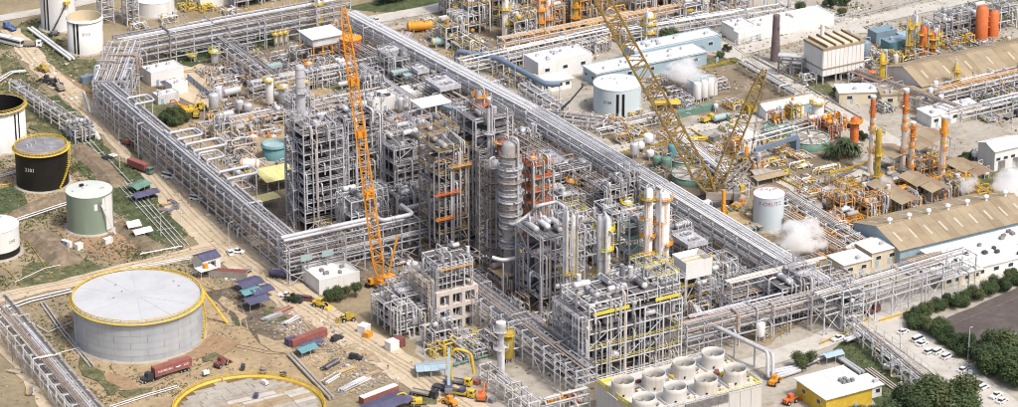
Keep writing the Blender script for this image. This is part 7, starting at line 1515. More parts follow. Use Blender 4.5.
for i, (u, vb, vt) in enumerate(((854, 143, 119),)): column('red-orange upright cylinder left of the striped stacks', *S(u, vb), [(1.6, 0), (1.6, H(u, vb, vt)), (.5, H(u, vb, vt) + 1)], 'orange_red', [(H(u, vb, vt) * .9, 'orange')], 'orange', 'orange', over=False)
for i, (u, v) in enumerate(((830, 158), (838, 160), (846, 159), (854, 157), (842, 154))): palm(['leftmost palm before the striped stacks', 'second palm from left before the striped stacks', 'tallest palm of the clump before the stacks', 'rightmost palm of the clump before the stacks', 'palm behind the others of the clump'][i], *S(u, v), 4 + i % 3, 3.3, i, 'palms before the striped stacks')
for i, (u, v, sx, sy) in enumerate(((775, 165, 12, 5), (800, 168, 10, 4), (780, 178, 14, 6), (825, 172, 12, 4), (738, 120, 8, 5))): manifold(['yellow valve row left of the spoked clarifier', 'yellow valve row below the spoked clarifier', 'yellow curved piping island in the road', 'yellow pipe row before the palms', 'yellow and grey piping under the mast'][i], *S(u, v), sx, sy, 2.2, 11, 500 + i, ['yellow', 'steel_brown', 'mustard', 'white'], valves='yellow')
# boiler house and chimney
x, y = S(833, 76); t = thing('boiler_house', 'big white panelled boiler house with brown bands and stepped roof', 'building', x, y); W, D, Z0, Z1 = 19, 13, 3.5, 14.5
for a in (-9, -3, 3, 9):
    for b_ in (-6, 0, 6): box(t, 'leg', 'steel', a, b_, 1.75, .5, .5, 3.5)
MB().box(0, 0, (Z0 + Z1) / 2, W - .4, D - .4, Z1 - Z0).build('core', 'steel_white', t)
for i in range(10): box(t, 'wall_panel', 'white', -W / 2 + (i + .5) * W / 10, -D / 2, (Z0 + Z1) / 2, W / 10 - .15, .3, Z1 - Z0 - .2)
for i in range(7): box(t, 'wall_panel', 'white', -W / 2, -D / 2 + (i + .5) * D / 7, (Z0 + Z1) / 2, .3, D / 7 - .15, Z1 - Z0 - .2)
for z in (6.5, 14.3): box(t, 'band', 'tan_roof', 0, -D / 2 - .2, z, W + .6, .25, .5); box(t, 'band', 'tan_roof', -W / 2 - .2, 0, z, .25, D + .5, .5)
MB().box(0, 0, Z1 + .2, W + .6, D + .6, .4).build('roof', 'tan_roof', t)
for i in range(5): box(t, 'roof_beam', 'brown_roof', -7.6 + i * 3.8, 0, Z1 + .9, .5, D, 1.0); 
for i in range(4): box(t, 'roof_panel', 'cream', -5.7 + i * 3.8, 0, Z1 + .6, 2.6, D - 1, .4)
cyl(t, 'vent_stack', 'white', (-3, 4, Z1), (-3, 4, Z1 + 6), .8)
column('dark tapering brick chimney left of the boiler house', *S(775, 62), [(2.0, 0), (1.5, 12), (1.35, 19.5)], 'chimney', [], over=False, ladder=None, cat='chimney', name='chimney', bands=(19,), bandm='roof_grey')
rack('sloping-looking duct run between chimney and boiler house', *S(778, 64, 4), *S(806, 66, 4), 4, [4.5, 7], [2, 2], 5, 'steel_dark', ['clad', 'roof_grey'], seed=73, drop=2, brace=2, rr=(.9,))
for i, (u, v) in enumerate(((795, 72), (808, 84), (850, 78), (865, 70), (862, 52))): manifold(['pipework between chimney and boiler', 'pipework under the left corner of the boiler house', 'pipework in front of the boiler house', 'pipework right of the boiler house', 'white piping behind the boiler house'][i], *S(u, v), 9, 6, 5, 12, 520 + i, ['clad', 'white', 'steel_brown', 'steel_white'])
flatb('long white flat-roofed hall at the top right of the boom', *S(778, 30), 46, 12, 4, 0, 'white', 'white_roof', units=14, wins=0, seed=18, npan=8, plant='steel_white'); flatb('white plant block at the left end of the long hall', *S(738, 36), 10, 9, 5, 0, 'steel_white', 'white_roof', units=3, seed=19)
for i in range(4): vdrum('thin dark vent on the far yard behind the long hall, ' + ordw(i) + ' from left', *S(765 + i * 12, 10 - i), .6, 6, 'steel_white', True)
fence('chain-link fence with posts along the far road', [(735, 46), (850, 18), (960, -8)], 2.4, 4, 'steel', rails=2, thick=.18); fence('second fence line on the near side of the far road', [(742, 60), (800, 45), (860, 38)], 2.0, 4, 'mustard', rails=2, thick=.15); fence('fence along the top right verge', [(860, 18), (920, 2), (960, -10)], 2.0, 4, 'steel', rails=2, thick=.15)
for i, (u, v, r) in enumerate(((838, 95, 3), (846, 93, 2.5), (850, 98, 2), (800, 12, 3), (830, 8, 3.5), (845, 6, 3), (842, 16, 2.5), (720, 58, 2), (727, 52, 2.2))): tree(['left bush by the white roof below the boiler', 'right bush by the white roof below the boiler', 'low bush by the white roof below the boiler', 'left far bush beyond the long hall', 'middle far bush beyond the long hall', 'right far bush beyond the long hall', 'bush at the far road bend', 'small bush at the road corner', 'verge bush by the fence corner'][i], *S(u, v), r, r * 1.5, i, 'bushes of the upper right', 'shrub')
litter('rubbish and plants over the far verge', [(790, 5), (860, 0), (870, 20), (850, 24)], 150, ['steel_dark', 'timber', 'white', 'grass'], 34)
rack('covered pale conveyor lining the road below the boiler house', *S(742, 62, 3), *S(830, 112, 3), 5, [3], [4], 7, 'concrete', ['white', 'clad', 'white'], seed=74, drop=0, brace=0)
for i, (u, v, L, w, h, m, r) in enumerate(((868, 99, 24, 9, 4.5, 'cream', 'white_roof'), (905, 103, 20, 8, 5, 'cream', 'tan_roof'), (938, 121, 13, 9, 4.5, 'white', 'white_roof'), (962, 116, 11, 8, 4.5, 'cream', 'white_roof'))):
    flatb(['long white flat-roofed shed below the boiler house', 'tan-roofed shed behind the striped stacks', 'white shed on the concrete apron', 'cream-walled shed right of the white shed'][i], *S(u, v), L, w, h, rad(-24) if i < 2 else rad(0), m, r, units=2, wins=3, doors=2, seed=30 + i, parapet=0, over=.4)
# warehouses
gable('long tan-roofed warehouse at the upper right', 226, 22, 82, 24, 6, 4, 0, 'white', ['tan_roof', 'tan_roof', 'tan_roof_b'], 'warehouse', 'warehouse', .7, npan=20, doors=6, sky=8, seed=31)
t = gable('tan-roofed warehouse with a row of white ridge vents', 117, -97, 57, 27, 5.5, 3.6, 0, 'blue_wall', ['tan_roof', 'tan_roof_b', 'tan_roof'], 'warehouse', 'warehouse', .7, npan=16, vents=7, sky=9, seed=32)  # blue-grey walls hold the shade of the gable end in their colour
flatb('white lean-to roof along the near side of the vented warehouse', 124, -117.5, 56, 11, 4.2, 0, 'white', 'white_roof', units=5, wins=8, doors=3, seed=33, parapet=0, over=.5, npan=9, plant='steel_dark'); gable('brown-roofed white shed between the vented warehouse and pipe bridge', 93, -118, 13, 9, 3.6, 1.6, 0, 'white', 'brown_roof', 'shed', 'shed', .4, npan=4, wins=3, seed=34)
flatb('flat white roof right of the pipe bridge near the hedge', *S(985, 268), 30, 12, 4, 0, 'white', 'white_roof', units=6, wins=5, seed=35, over=.4, parapet=0, plant='metal_dark'); flatb('white shed with tanks and vents before the hedge', *S(955, 280), 15, 8, 4, 0, 'cream', 'white_roof', units=2, wins=4, doors=2, seed=36, over=.6, parapet=0)
for i in range(5): vdrum('grey round tank beside the white shed before the hedge, ' + ordw(i) + ' from left', *S(938 + i * 6, 288 - i * 2), 1.3, 3, ['steel_dark', 'blue_duct', 'clad_dull'][i % 3], False)
flatb('left cream hut with white roof below the steam cloud', *S(849, 271), 11, 9, 5, 0, 'cream', 'white_roof', units=1, doors=2, wins=2, seed=37, parapet=0, over=.5); flatb('right cream hut with white roof behind the pipe bridge', *S(877, 260), 11, 9, 5.5, 0, 'cream', 'white_roof', units=1, doors=2, wins=2, seed=38, parapet=0, over=.5)
gable('white house with grey roof at the right edge', *S(1000, 164), 13, 10, 8, 1.6, 0, 'white', 'white_roof', 'house', 'house', .6, npan=4, doors=2, wins=4, seed=39)
for i, (u, v) in enumerate(((975, 160), (985, 178), (1010, 178), (978, 172))): vdrum('white drum by the right-edge house, ' + ordw(i) + ' from left', *S(u, v), 1.4, 3.5, 'white', True)
steam('white steam plume blowing past the right-edge house', *S(1008, 205), 8, 9, 4, .35, 1.0)
# ------------------------------------------------------------------ right: orange furnace plant
def stackc(label, u, vb, vt, r, seed, low='white', topm='orange', plats=(.3, .55, .78), m2='orange_red'):
    h = H(u, vb, vt); return column(label, *S(u, vb), [(r * 1.15, 0), (r, h * .2), (r, h * .97), (r * 1.25, h * .98), (r * 1.25, h)], low, [(h * f, 'orange' if q % 2 else 'orange_pale') for q, f in enumerate(plats)], 'orange_pale', 'orange', 'stack', 'stack', seed=seed, over=False, pw=(.4, .65), paint=[(h * .72, h * .96, m2), (h * .62, h * .66, topm)])
stackc('left orange-topped white stack of the furnace plant', 870, 172, 96, .85, 1); stackc('tallest orange-topped white stack of the furnace plant', 902, 176, 89, .95, 2); stackc('right orange-topped white stack standing by the pipe bridge', 941, 188, 116, 1.15, 3, topm='yellow', m2='orange')
stackc('latticed white stack between the taller two', 910, 190, 122, .8, 4, plats=(.2, .35, .5, .65, .8, .92)); column('mustard slim column in front of the left stack', *S(876, 196), [(1.1, 0), (1.1, H(876, 196, 132)), (.6, H(876, 196, 132) + 1)], 'mustard', [(8, 'mustard'), (16, 'yellow'), (24, 'mustard')], 'mustard', 'mustard', over=False)
for i, (u, v, l) in enumerate(((853, 205, 'left'), (845, 214, 'lower left'), (868, 196, 'middle'), (886, 214, 'steaming'), (898, 188, 'tall'), (925, 180, 'upper right'), (938, 202, 'right'), (960, 198, 'far right'), (915, 206, 'inner'), (872, 218, 'front'), (842, 228, 'lowest'))):
    rr = random.Random(i + 90); frame(l + ' orange furnace frame of the right-hand plant', *S(u, v), [-5, 0, 5], [-4, 0, 4], zl(4.5 + (i * 2) % 4, 2.6), ['orange', 'orange_pale', 'orange', 'mustard'][i % 4], ['orange', 'yellow', 'orange_pale'], .5, .4, .8, 540 + i, 'furnace', 'furnace', 8, .35, eqm=['steel_brown', 'steel_white', 'steel_dark', 'orange_pale', 'clad'])
for i, (u, v, rz) in enumerate(((893, 172, 0), (918, 164, 0), (884, 208, 0), (901, 218, 0), (916, 200, 0), (931, 206, 0), (962, 186, 0), (975, 190, 0), (932, 156, 0))): gable(['upper left', 'upper', 'left', 'front left', 'middle', 'front', 'right', 'far right', 'topmost'][i] + ' cream and brown roofed furnace shelter among the orange frames', *S(u, v), 11, 8, 8.0, .9, rz + math.pi / 2, 'cream', ('tan_roof', 'brown_roof') if i != 7 else ('brown_roof', 'brown_roof'), 'shelter', 'furnace_shelter', .4, npan=3, open_sides=True, ridge=False)
rack('long orange pipe bridge running back to the right-edge house', *S(868, 200, 5), *S(965, 176, 5), 4, [4, 6.5], [4, 5], 6, 'orange', ['orange', 'orange_pale', 'white', 'yellow'], seed=81, drop=6, brace=3); rack('yellow-orange walkway bridge turning down to the steam', *S(957, 172, 7), *S(1000, 200, 7), 4, [4, 7], [4, 4], 6, 'yellow', ['yellow', 'orange', 'mustard'], seed=82, drop=4, brace=2, walk=True)
rack('orange and white pipe rack along the back of the vented warehouse', *S(845, 250, 4), *S(985, 205, 4), 4, [2.5, 4.5], [4, 5], 6, 'orange_pale', ['orange', 'white', 'yellow', 'pipe_tan'], seed=83, drop=6, brace=0); rack('brown pipe rack between the cream huts and orange frames', *S(760, 200, 4), *S(845, 250, 4), 6, [3, 5], [6, 6], 6, 'steel_brown', ['pipe_rust', 'clad', 'orange_pale', 'white'], seed=84, drop=6, brace=0); rack('pale pipe rack at the left of the orange plant', *S(785, 195, 4), *S(862, 243, 4), 6, [3, 5], [6, 6], 6, 'steel_white', ['pipe_tan', 'clad', 'white', 'steel_brown'], seed=85, drop=6, brace=0)
for i, (u, v) in enumerate(((860, 215), (858, 232), (882, 226), (900, 228), (905, 205), (925, 215), (950, 208), (948, 190), (880, 190), (862, 186), (850, 195), (836, 222), (835, 240), (855, 245), (820, 230), (920, 190), (970, 205), (890, 200))): manifold('orange and yellow pipe tangle in the furnace plant, ' + ordw(i) + ' of those laid between its frames', *S(u, v), 9, 7, 3.5, 13, 560 + i, ['orange', 'orange_pale', 'yellow', 'white', 'steel_brown'], valves='orange')
for i, (u, v, r) in enumerate(((884, 205, 3.2), (965, 207, 3.0), (972, 203, 2.2))): steam(['steam puff at the steaming furnace frame', 'left steam puff behind the ridge vents', 'right steam puff behind the ridge vents'][i], *S(u, v), 8, r * 1.4, 7 + i, .3, 1.1)
for i, (u, v) in enumerate(((880, 212), (886, 216))): vdrum(('left' if i == 0 else 'right') + ' white drum under the steaming furnace frame', *S(u, v), 1.1, 8, 'white', True)
# upper right works
for i, (u, vb, vt, r, m) in enumerate(((981, 40, 8, 2.5, 'orange_red'), (993, 37, 13, 2.1, 'orange_red'), (913, 55, 16, 1.2, 'white'), (907, 60, 20, .9, 'mustard'), (923, 56, 28, 1.6, 'orange_red'), (935, 52, 30, 1.4, 'white'), (932, 55, 34, 1.2, 'orange_red'), (881, 92, 55, 1.1, 'yellow'), (955, 98, 64, .8, 'yellow'))):
    h = H(u, vb, vt); column(['bigger orange-red column by the long warehouse', 'smaller orange-red column by the long warehouse', 'white column with yellow rings behind the long warehouse', 'thin mustard column beside the ringed white one', 'orange-red column behind the long warehouse', 'white column right of the orange-red one', 'thin orange-red column beside the white one', 'yellow column left of the long warehouse', 'yellow column in front of the long warehouse'][i], *S(u, vb), [(r, 0), (r, h), (r * .5, h + .8)], m, [] if i < 2 else [(h * .4, 'mustard'), (h * .8, 'yellow')], 'mustard', None if i < 2 else 'yellow', seed=60 + i, over=i > 1)
frame('white open steel frame behind the two orange-red columns', *S(975, 30), lines(-16, 16, 4), [-6, 0, 6], [4, 8], 'steel_white', 'steel_white', .5, .2, .4, 91, risers=5); frame('grey pipe frame behind the long warehouse', *S(945, 40), lines(-9, 9, 3), [-4, 4], [4, 7.5], 'steel_brown', ['steel', 'mustard'], .4, .3, .6, 92, risers=6)
for i, (u, v, m, r_, h) in enumerate(((864, 62, 'blue_roof', 2.0, 9), (895, 50, 'teal', 0, 0), (882, 40, 'blue_roof', 0, 0), (910, 44, 'blue_wall', 0, 0))):
    if r_: vdrum('blue upright drum right of the boiler house', *S(u, v), r_, h, m, True)
    else: flatb(['', 'blue-roofed low house behind the boiler, nearest', 'blue-roofed low house behind the boiler, farthest', 'blue-grey louvred house by the ringed columns'][i], *S(u, v), 10, 6, 4.5, 0, m, 'blue_roof' if i < 3 else 'blue_wall', units=1, seed=50 + i, parapet=0)
for i, (u, v) in enumerate(((862, 84), (871, 82))): vdrum(('left' if i == 0 else 'right') + ' squat orange drum of the pair beside the yellow column', *S(u, v), 1.8, 4.8, 'orange_red', True)
rack('dark pipe rack slanting down in front of the long warehouse', 172, 36, 183, -14, 7, [3, 6], [7, 7], 7, 'steel', ['steel_dark', 'clad_dull', 'pipe_rust'], seed=86, drop=6, brace=0); rack('pale pipe rack along the front of the long warehouse', 186, 2, 262, 4, 7, [3, 6, 8], [6, 6, 4], 7, 'steel_white', ['clad', 'pipe_tan', 'orange_pale', 'white'], seed=87, drop=8, brace=0); rack('second pale pipe rack before the long warehouse', 184, -14, 262, -12, 5, [3, 5], [5, 5], 7, 'steel_white', ['clad', 'white', 'clad_dull'], seed=88, drop=6, brace=0)
for i, (u, v) in enumerate(((885, 62), (900, 60), (918, 60), (870, 58), (950, 48), (962, 44), (885, 78), (975, 100), (990, 105), (1005, 98), (985, 92), (1012, 108), (965, 92), (945, 92), (925, 48), (850, 62))): manifold('piping island around the long warehouse, ' + ordw(i) + ' of those scattered there', *S(u, v), 9, 7, 4.5, 12, 600 + i, ['clad', 'green_steel', 'white', 'steel_dark', 'clad_dull'] if 6 < i < 13 else ['clad', 'yellow', 'white', 'orange_pale', 'steel_brown'])
for i, (u, v) in enumerate(((930, 105), (935, 98), (940, 112))): vdrum('white upright drum by the near corner of the long warehouse, ' + ordw(i) + ' from left', *S(u, v), 1.0, 7, 'white', True)
truck('dark lorry at the right edge on the concrete apron', *S(1012, 118), rad(10), 'car_dark', None, 7, 'steel_dark'); car('white car on the far right road by the fence', *S(850, 128), rad(-60), 'sedan', 'car_dark', 'cars on the far roads')
for i, (u, v) in enumerate(((955, 150), (1012, 128), (700, 100), (855, 110))): lamp_post(['lamp post by the road bend near the right-edge house', 'lamp post at the right edge apron', 'lamp post by the white silos', 'lamp post on the road past the white roof'][i], *S(u, v), 10)
for i, (u, v, r) in enumerate(((963, 163, 3), (972, 158, 2.5), (955, 170, 2.5), (975, 182, 2.4), (862, 140, 2.5), (945, 172, 2))): tree(['left', 'upper', 'lower', 'nearest', 'stack-side', 'kerbside'][i] + ' dark bush in the bed beside the right-edge house', *S(u, v), r, r * 1.4, i, 'bushes beside the right-edge house', 'shrub')
# ------------------------------------------------------------------ bottom right: bridges, road, cars, hedge
rack('pipe bridge crossing over the near end of the main rack', 14, -118, 53, -118, 6, [8, 13], [5, 7], 7, 'steel', seed=91, drop=5, brace=2, walk=True)
rack('tall pipe bridge on posts running right past the cream huts', 34, -141, 98, -136, 7, [8, 13], [5, 7], 7.5, 'steel_white', seed=92, drop=5, brace=2, walk=True)
rack('pipe trestle following the right road down to the bottom', 43, -146, 35, -214, 3.5, [3.5, 6], [2, 3], 6.5, 'steel_white', seed=93, drop=4, brace=3); rack('grey rack stub between the main rack and the tall bridge', 52, -122, 52, -140, 7, [5, 9], [5, 6], 6, 'steel', seed=94, drop=5, brace=1)
frame('pipe junction frame where the bridges meet by the right road', 34, -124, lines(-7, 7, 2), [-7, 0, 7], [5, 9, 13], 'steel', 'steel', .5, .4, .5, 93, risers=8); frame('braced junction frame beside the right road', 45, -141, [-4, 4], [-4, 4], [5, 9, 12.5], 'steel_white', 'steel_white', .5, .8, .4, 94, risers=6)
fence('thin white posts along the right road trestle', [(868, 330), (900, 352), (950, 392)], 3.5, 4, 'steel_white', rails=2, thick=.16)
for i, (u, v) in enumerate(((760, 318), (785, 318), (805, 312), (775, 305), (740, 330), (825, 290), (840, 285), (820, 308), (860, 290))): manifold('grey pipework under the bridges by the right road, ' + ordw(i) + ' of those placed there', *S(u, v), 9, 8, 5, 14, 640 + i, None)
groundpipe('pair of silver pipes looping round the yellow building', [(770, 372), (800, 366), (832, 352), (862, 372)], .5, 'clad', 1.4, n=2, gap=1.3); groundpipe('silver pipe zigzag beside the right road trestle', [(845, 340), (868, 332), (905, 358), (885, 366)], .5, 'clad', 2.2, n=2, gap=1.4); groundpipe('brown pipe pair crossing the grass by the yellow building', [(868, 368), (890, 384), (915, 402)], .25, 'pipe_tan', .5, n=3, gap=1.0); groundpipe('white pipe lying in the grass by the trestle', [(872, 345), (898, 365), (935, 392)], .3, 'white', .6, n=1)
for i, (u, v) in enumerate(((888, 370), (896, 378), (903, 386), (912, 392))): hdrum('pale concrete block lying in the grass by the trestle, ' + ordw(i) + ' down', *S(u, v), 3.0, .5, rad(-40), 'cream', lift=.1, name='pipe_segment', cat='pipe segment')
t = flatb('yellow-walled building with white roof near the bottom edge', 11, -184, 17, 16, 6, 0, 'yellow', 'white_roof', units=0, doors=2, wins=0, seed=61, over=.8, parapet=0, npan=6, endwins=2)
for i in range(5): box(t, 'roof_unit', 'roof_grey', 2 + (i % 3) * 1.6, -2 + (i // 3) * 1.8, 6.7, 1.1, 1.1, 1.0)
flatb('white annex attached to the right of the yellow building', *S(866, 393), 6, 8, 4, 0, 'white', 'white_roof', units=1, wins=2, seed=62, over=.6, parapet=0); tent('purple awning before the white annex', *S(838, 408), 6, 4, 2.8, 0, 'blue_tarp'); tent('blue canopy beside the yellow building back wall', *S(832, 362), 7, 4, 3, 0, 'blue_wall')
tree('round green tree behind the yellow building', *S(803, 368), 4.4, 6.5, 2, 'trees of the lower right')
loader('orange tractor beside the fan block', *S(774, 384), .6, 'orange', 'loader', 'tractor', 'tractor'); loader('red-orange tractor at the bottom edge left of the yellow building', *S(790, 403), .2, 'orange_red', 'loader', 'tractor', 'tractor'); car('white pickup on the road below the bridges', *S(838, 340), rad(12), 'pickup', 'car_white', 'cars on the near roads')
tent('black dome cover beside the right road', *S(855, 314), 6, 5, 1.4, .1, 'black', 'cover', 1.2, .1, 'cover'); truck('red low truck at the kerb left of the hedge', *S(872, 313), rad(12), 'maroon', None, 6, 'maroon'); person('person standing at the road corner before the hedge', *S(905, 322), 1, .3, 'cloth_a', 'cloth_a', 'black')
person('person walking on the road below the bridges', *S(826, 335), 2, .5, 'cloth_c', 'cloth_a', 'white_clean')
cars = [(903, 333, 'sedan', 'car_white', .25), (918, 341, 'van', 'car_white', .2), (922, 345, 'sedan', 'car_white', .25), (930, 353, 'suv', 'car_white', .2), (938, 353, 'suv', 'car_white', .3), (947, 358, 'suv', 'car_white', .25), (963, 371, 'sedan', 'car_white', .3), (970, 377, 'van', 'car_grey', .9), (976, 386, 'pickup', 'car_dark', .3), (983, 389, 'suv', 'car_white', .2), (996, 397, 'pickup', 'car_white', .3), (1002, 402, 'sedan', 'car_white', .3)]
names = ['white saloon standing alone at the top of the parked row', 'white van behind the second saloon of the row', 'white saloon in front of the white van', 'white estate car nearest the road in the upper group', 'white small estate squeezed between two others', 'white car at the lower end of the upper group', 'white saloon first after the gap in the row', 'grey van turned sideways in the lower group', 'dark pickup in the lower group of the row', 'large white estate beside the dark pickup', 'white pickup near the lower end of the row', 'last white saloon at the lower end of the row']
for (u, v, k, m, a), l in zip(cars, names): car(l, *S(u, v), a, k, m)
hed = [(912, 322, 5.0), (920, 328, 5.4), (931, 332, 5.6), (941, 338, 5.8), (951, 345, 5.8), (959, 349, 5.0), (926, 314, 4.4), (938, 310, 4.4), (950, 307, 4.6), (962, 304, 4.8), (974, 299, 4.8), (988, 294, 5.0), (1000, 290, 5.2), (1013, 284, 5.6)]
for i, (u, v, r) in enumerate(hed): tree(('dense shrub of the hedge along the parked cars, ' + ordw(i) + ' from the road corner') if i < 6 else ('dense shrub of the hedge behind the asphalt lot, ' + ordw(i - 6) + ' from the road corner'), *S(u, v), r * .82, r * .95, i, 'hedge round the asphalt lot', 'hedge_shrub')
for i, (u, v, r, h) in enumerate(((985, 364, 8.0, 11), (1003, 372, 9.0, 12), (1016, 360, 9.0, 12), (1018, 384, 8, 10), (972, 358, 6, 8))): tree(['left', 'tallest', 'rear', 'lowest', 'small left'][i] + ' tree of the large group at the right edge', *S(u, v), r, h, i, 'large trees at the right edge')
for i, (u, v, r, h) in enumerate(((925, 408, 9, 11), (945, 410, 10, 12.5), (962, 416, 7, 8), (908, 418, 8, 9), (884, 420, 5.5, 6), (856, 422, 4.5, 5))): tree(['second', 'tallest', 'fourth', 'third', 'far left', 'leftmost low', 'rightmost low'][i] + ' tree of the dark group along the bottom right edge', *S(u, v), r, h, i + 1, 'trees along the bottom right edge')
lamp_post('utility pole standing between hedge and large trees', *S(968, 360), 11, .4)
t = thing('shed_ruin', 'small pale heap with sheets on the asphalt lot at the right edge', 'heap', *S(1008, 338), 0, .2)
for i in range(7): box(t, 'sheet', ['white', 'steel_white', 'blue_wall'][i % 3], (i % 3) * 2.2 - 2, (i // 3) * 2 - 2, .4 + .2 * (i % 2), 3, 1.4, .15 + .4 * (i % 2), i * .5)
litter('leaf litter and scraps at the edge of the parked row', [(930, 360), (960, 350), (1000, 385), (990, 395)], 120, ['timber', 'concrete', 'grass', 'tan_dirt'], 35, .1, .6)
litter('parts and drums scattered over the middle right works', [(700, 150), (770, 110), (860, 150), (820, 200), (740, 195)], 320, ['yellow', 'white', 'steel_dark', 'orange', 'concrete', 'timber'], 36, .2, 1.4)
litter('loose items on the ground of the furnace plant', [(790, 200), (860, 185), (990, 190), (890, 245), (840, 250)], 420, ['orange', 'steel_brown', 'white', 'orange_pale', 'steel_dark', 'yellow'], 37, .2, 1.4)
litter('odds and ends around the far warehouse yards', [(800, 75), (890, 45), (960, 30), (1000, 45), (1018, 110), (930, 125), (880, 100)], 420, ['white', 'steel_dark', 'concrete', 'yellow', 'green_steel', 'steel'], 38, .2, 1.4)
litter('small items strewn below the bridges by the right road', [(740, 300), (860, 275), (870, 300), (760, 345)], 240, ['white', 'steel_dark', 'concrete', 'yellow', 'steel'], 39, .2, 1.2)
# ------------------------------------------------------------------ beyond the upper left rack and further yard filling
for i, (u, v, h, m) in enumerate(((106, 22, 16, 'steel_white'), (131, 24, 14, 'steel_white'), (243, 4, 10, 'steel'), (270, -2, 9, 'steel_white'))):
    frame(['left white lattice tower behind the open white tank', 'right white lattice tower behind the open white tank', 'grey frame behind the long upper left rack', 'pale frame at the top edge behind the long rack'][i], *S(u, v), [-2.5, 2.5] if i < 2 else [-6, 0, 6], [-2.5, 2.5] if i < 2 else [-5, 5], zl(h, 3.5), m, m, .4, .7, .3 if i < 2 else .7, 800 + i, risers=2 if i < 2 else 6)
tank('pale white low tank behind the long upper left rack', *S(155, 12), 8, 6, 'white', roofm='white_roof', n=32); flatb('white roofed store at the top edge behind the rack', *S(220, 2), 22, 10, 4, 0, 'white', 'white_roof', units=3, seed=81)
for i, (u, v) in enumerate(((187, 10), (197, 7), (206, 11), (168, 22), (230, 14), (140, 30), (120, 16))): manifold(['yellow', 'bright yellow', 'pale yellow', 'silver', 'grey', 'white', 'far white'][i] + ' pipework on the grass behind the long rack', *S(u, v), 8, 6, 3, 10, 820 + i, ['yellow', 'mustard', 'yellow'] if i < 3 else ['white', 'clad', 'steel_white'])
litter('parts and debris on the far side of the long upper left rack', [(105, 30), (140, 12), (330, -20), (300, 5), (150, 40)], 260, ['concrete', 'steel_dark', 'timber', 'white', 'yellow'], 41)
pts = [(228, 72), (246, 66), (262, 92), (275, 88), (310, 88), (328, 84), (285, 60), (345, 72), (385, 92), (372, 96), (232, 108), (258, 118), (283, 120), (345, 100), (310, 108), (222, 138), (245, 138), (300, 132), (268, 135), (360, 60)]
for i, (u, v) in enumerate(sorted(pts)):
    rr = random.Random(i + 900); x, y = S(u, v)
    if i % 3 == 0: frame('small pale equipment rack in the open upper yard, ' + ordw(i) + ' piece from its left', x, y, lines(-4, 4, 2), [-2.5, 2.5], zl(rr.uniform(3, 7), 3), rr.choice(['steel_white', 'steel']), rr.choice(['steel', 'mustard']), .4, .3, .8, 930 + i, 'equipment_rack', 'equipment', 4, .25)
    else: manifold('low pipework in the open upper yard, ' + ordw(i) + ' piece from its left', x, y, rr.uniform(7, 11), rr.uniform(5, 8), rr.uniform(2, 4), 13, 930 + i, None, rr=(.1, .14, .2, .28), valves=rr.choice(['yellow', 'orange', 'steel_dark']))
posts = [(140, 105), (205, 135), (258, 155), (330, 95), (430, 135), (505, 165), (560, 150), (640, 125), (690, 150), (600, 235), (735, 265), (800, 300), (845, 320), (520, 355), (470, 385), (560, 395), (900, 345), (590, 60), (515, 90), (480, 70)]
for i, (u, v) in enumerate(sorted(posts)): lamp_post('thin pale floodlight pole among the plant, ' + ordw(i) + ' counted from the left', *S(u, v), 11 + i % 4, 1.2, i, 'floodlight poles in the plant')
for i, (u, v) in enumerate(((30, 392), (15, 372), (48, 365), (62, 385))): pile(['left', 'upper', 'right', 'lowest'][i] + ' stack of timber and pipe beside the bottom left rack', *S(u, v), 6, 2.4, 12, ['timber', 'steel_dark', 'pipe_tan', 'steel_white'], 1.2 + i, 'material_stack', 'material stack', .18, 'flat', 'board', 60 + i)
for i, (u, v) in enumerate(((272, 318), (283, 312), (292, 322), (345, 372), (360, 382), (330, 366), (372, 376), (348, 388), (330, 380))): pile(['grey', 'rusty', 'pale', 'tan', 'white', 'dark', 'brown', 'silver', 'mixed'][i] + ' stack of lengths laid out in the lower materials yard', *S(u, v), 8, 2.6, 14, [['clad_dull', 'steel'], ['pipe_rust', 'red_box'], ['steel_white', 'concrete'], ['pipe_tan', 'timber'], ['white', 'steel_white'], ['steel_dark', 'metal_dark'], ['timber', 'pipe_rust'], ['clad', 'clad_dull'], ['timber', 'steel_dark', 'white']][i], .25 + .1 * (i % 3), 'material_stack', 'material stack', .2, 'round' if i % 2 else 'flat', 'length', 70 + i)

bars = [([(742, 66), (790, 92), (845, 124)], 'yellow'), ([(752, 58), (800, 84), (862, 120)], 'concrete_road'), ([(765, 172), (800, 190), (828, 200)], 'yellow'), ([(850, 128), (890, 152), (905, 160)], 'concrete_road'), ([(690, 130), (720, 150), (750, 168)], 'yellow'), ([(830, 174), (862, 166), (872, 160)], 'yellow'), ([(600, 160), (640, 150), (668, 144)], 'mustard'), ([(700, 70), (730, 62), (742, 66)], 'mustard'), ([(500, 78), (540, 98), (548, 102)], 'yellow'), ([(820, 345), (850, 332), (868, 320)], 'mustard'), ([(762, 378), (800, 372), (815, 368)], 'concrete_road'), ([(880, 322), (900, 316), (930, 305)], 'yellow')]
for i, (q, m) in enumerate(bars): fence(['yellow guard rail on the left of the slanting right road', 'pale guard rail on the right of the slanting road', 'yellow rail round the road island by the clarifiers', 'pale rail beside the striped stacks road', 'yellow rail behind the green clarifier', 'yellow rail below the palms', 'mustard rail by the road behind the main rack', 'mustard rail at the bend near the far fence', 'yellow rail near the top of the main rack', 'mustard rail at the bend below the bridges', 'pale rail behind the yellow building', 'yellow rail along the kerb before the hedge'][i], q, .9, 2.5, m, 'guard_rail', 3, .28)
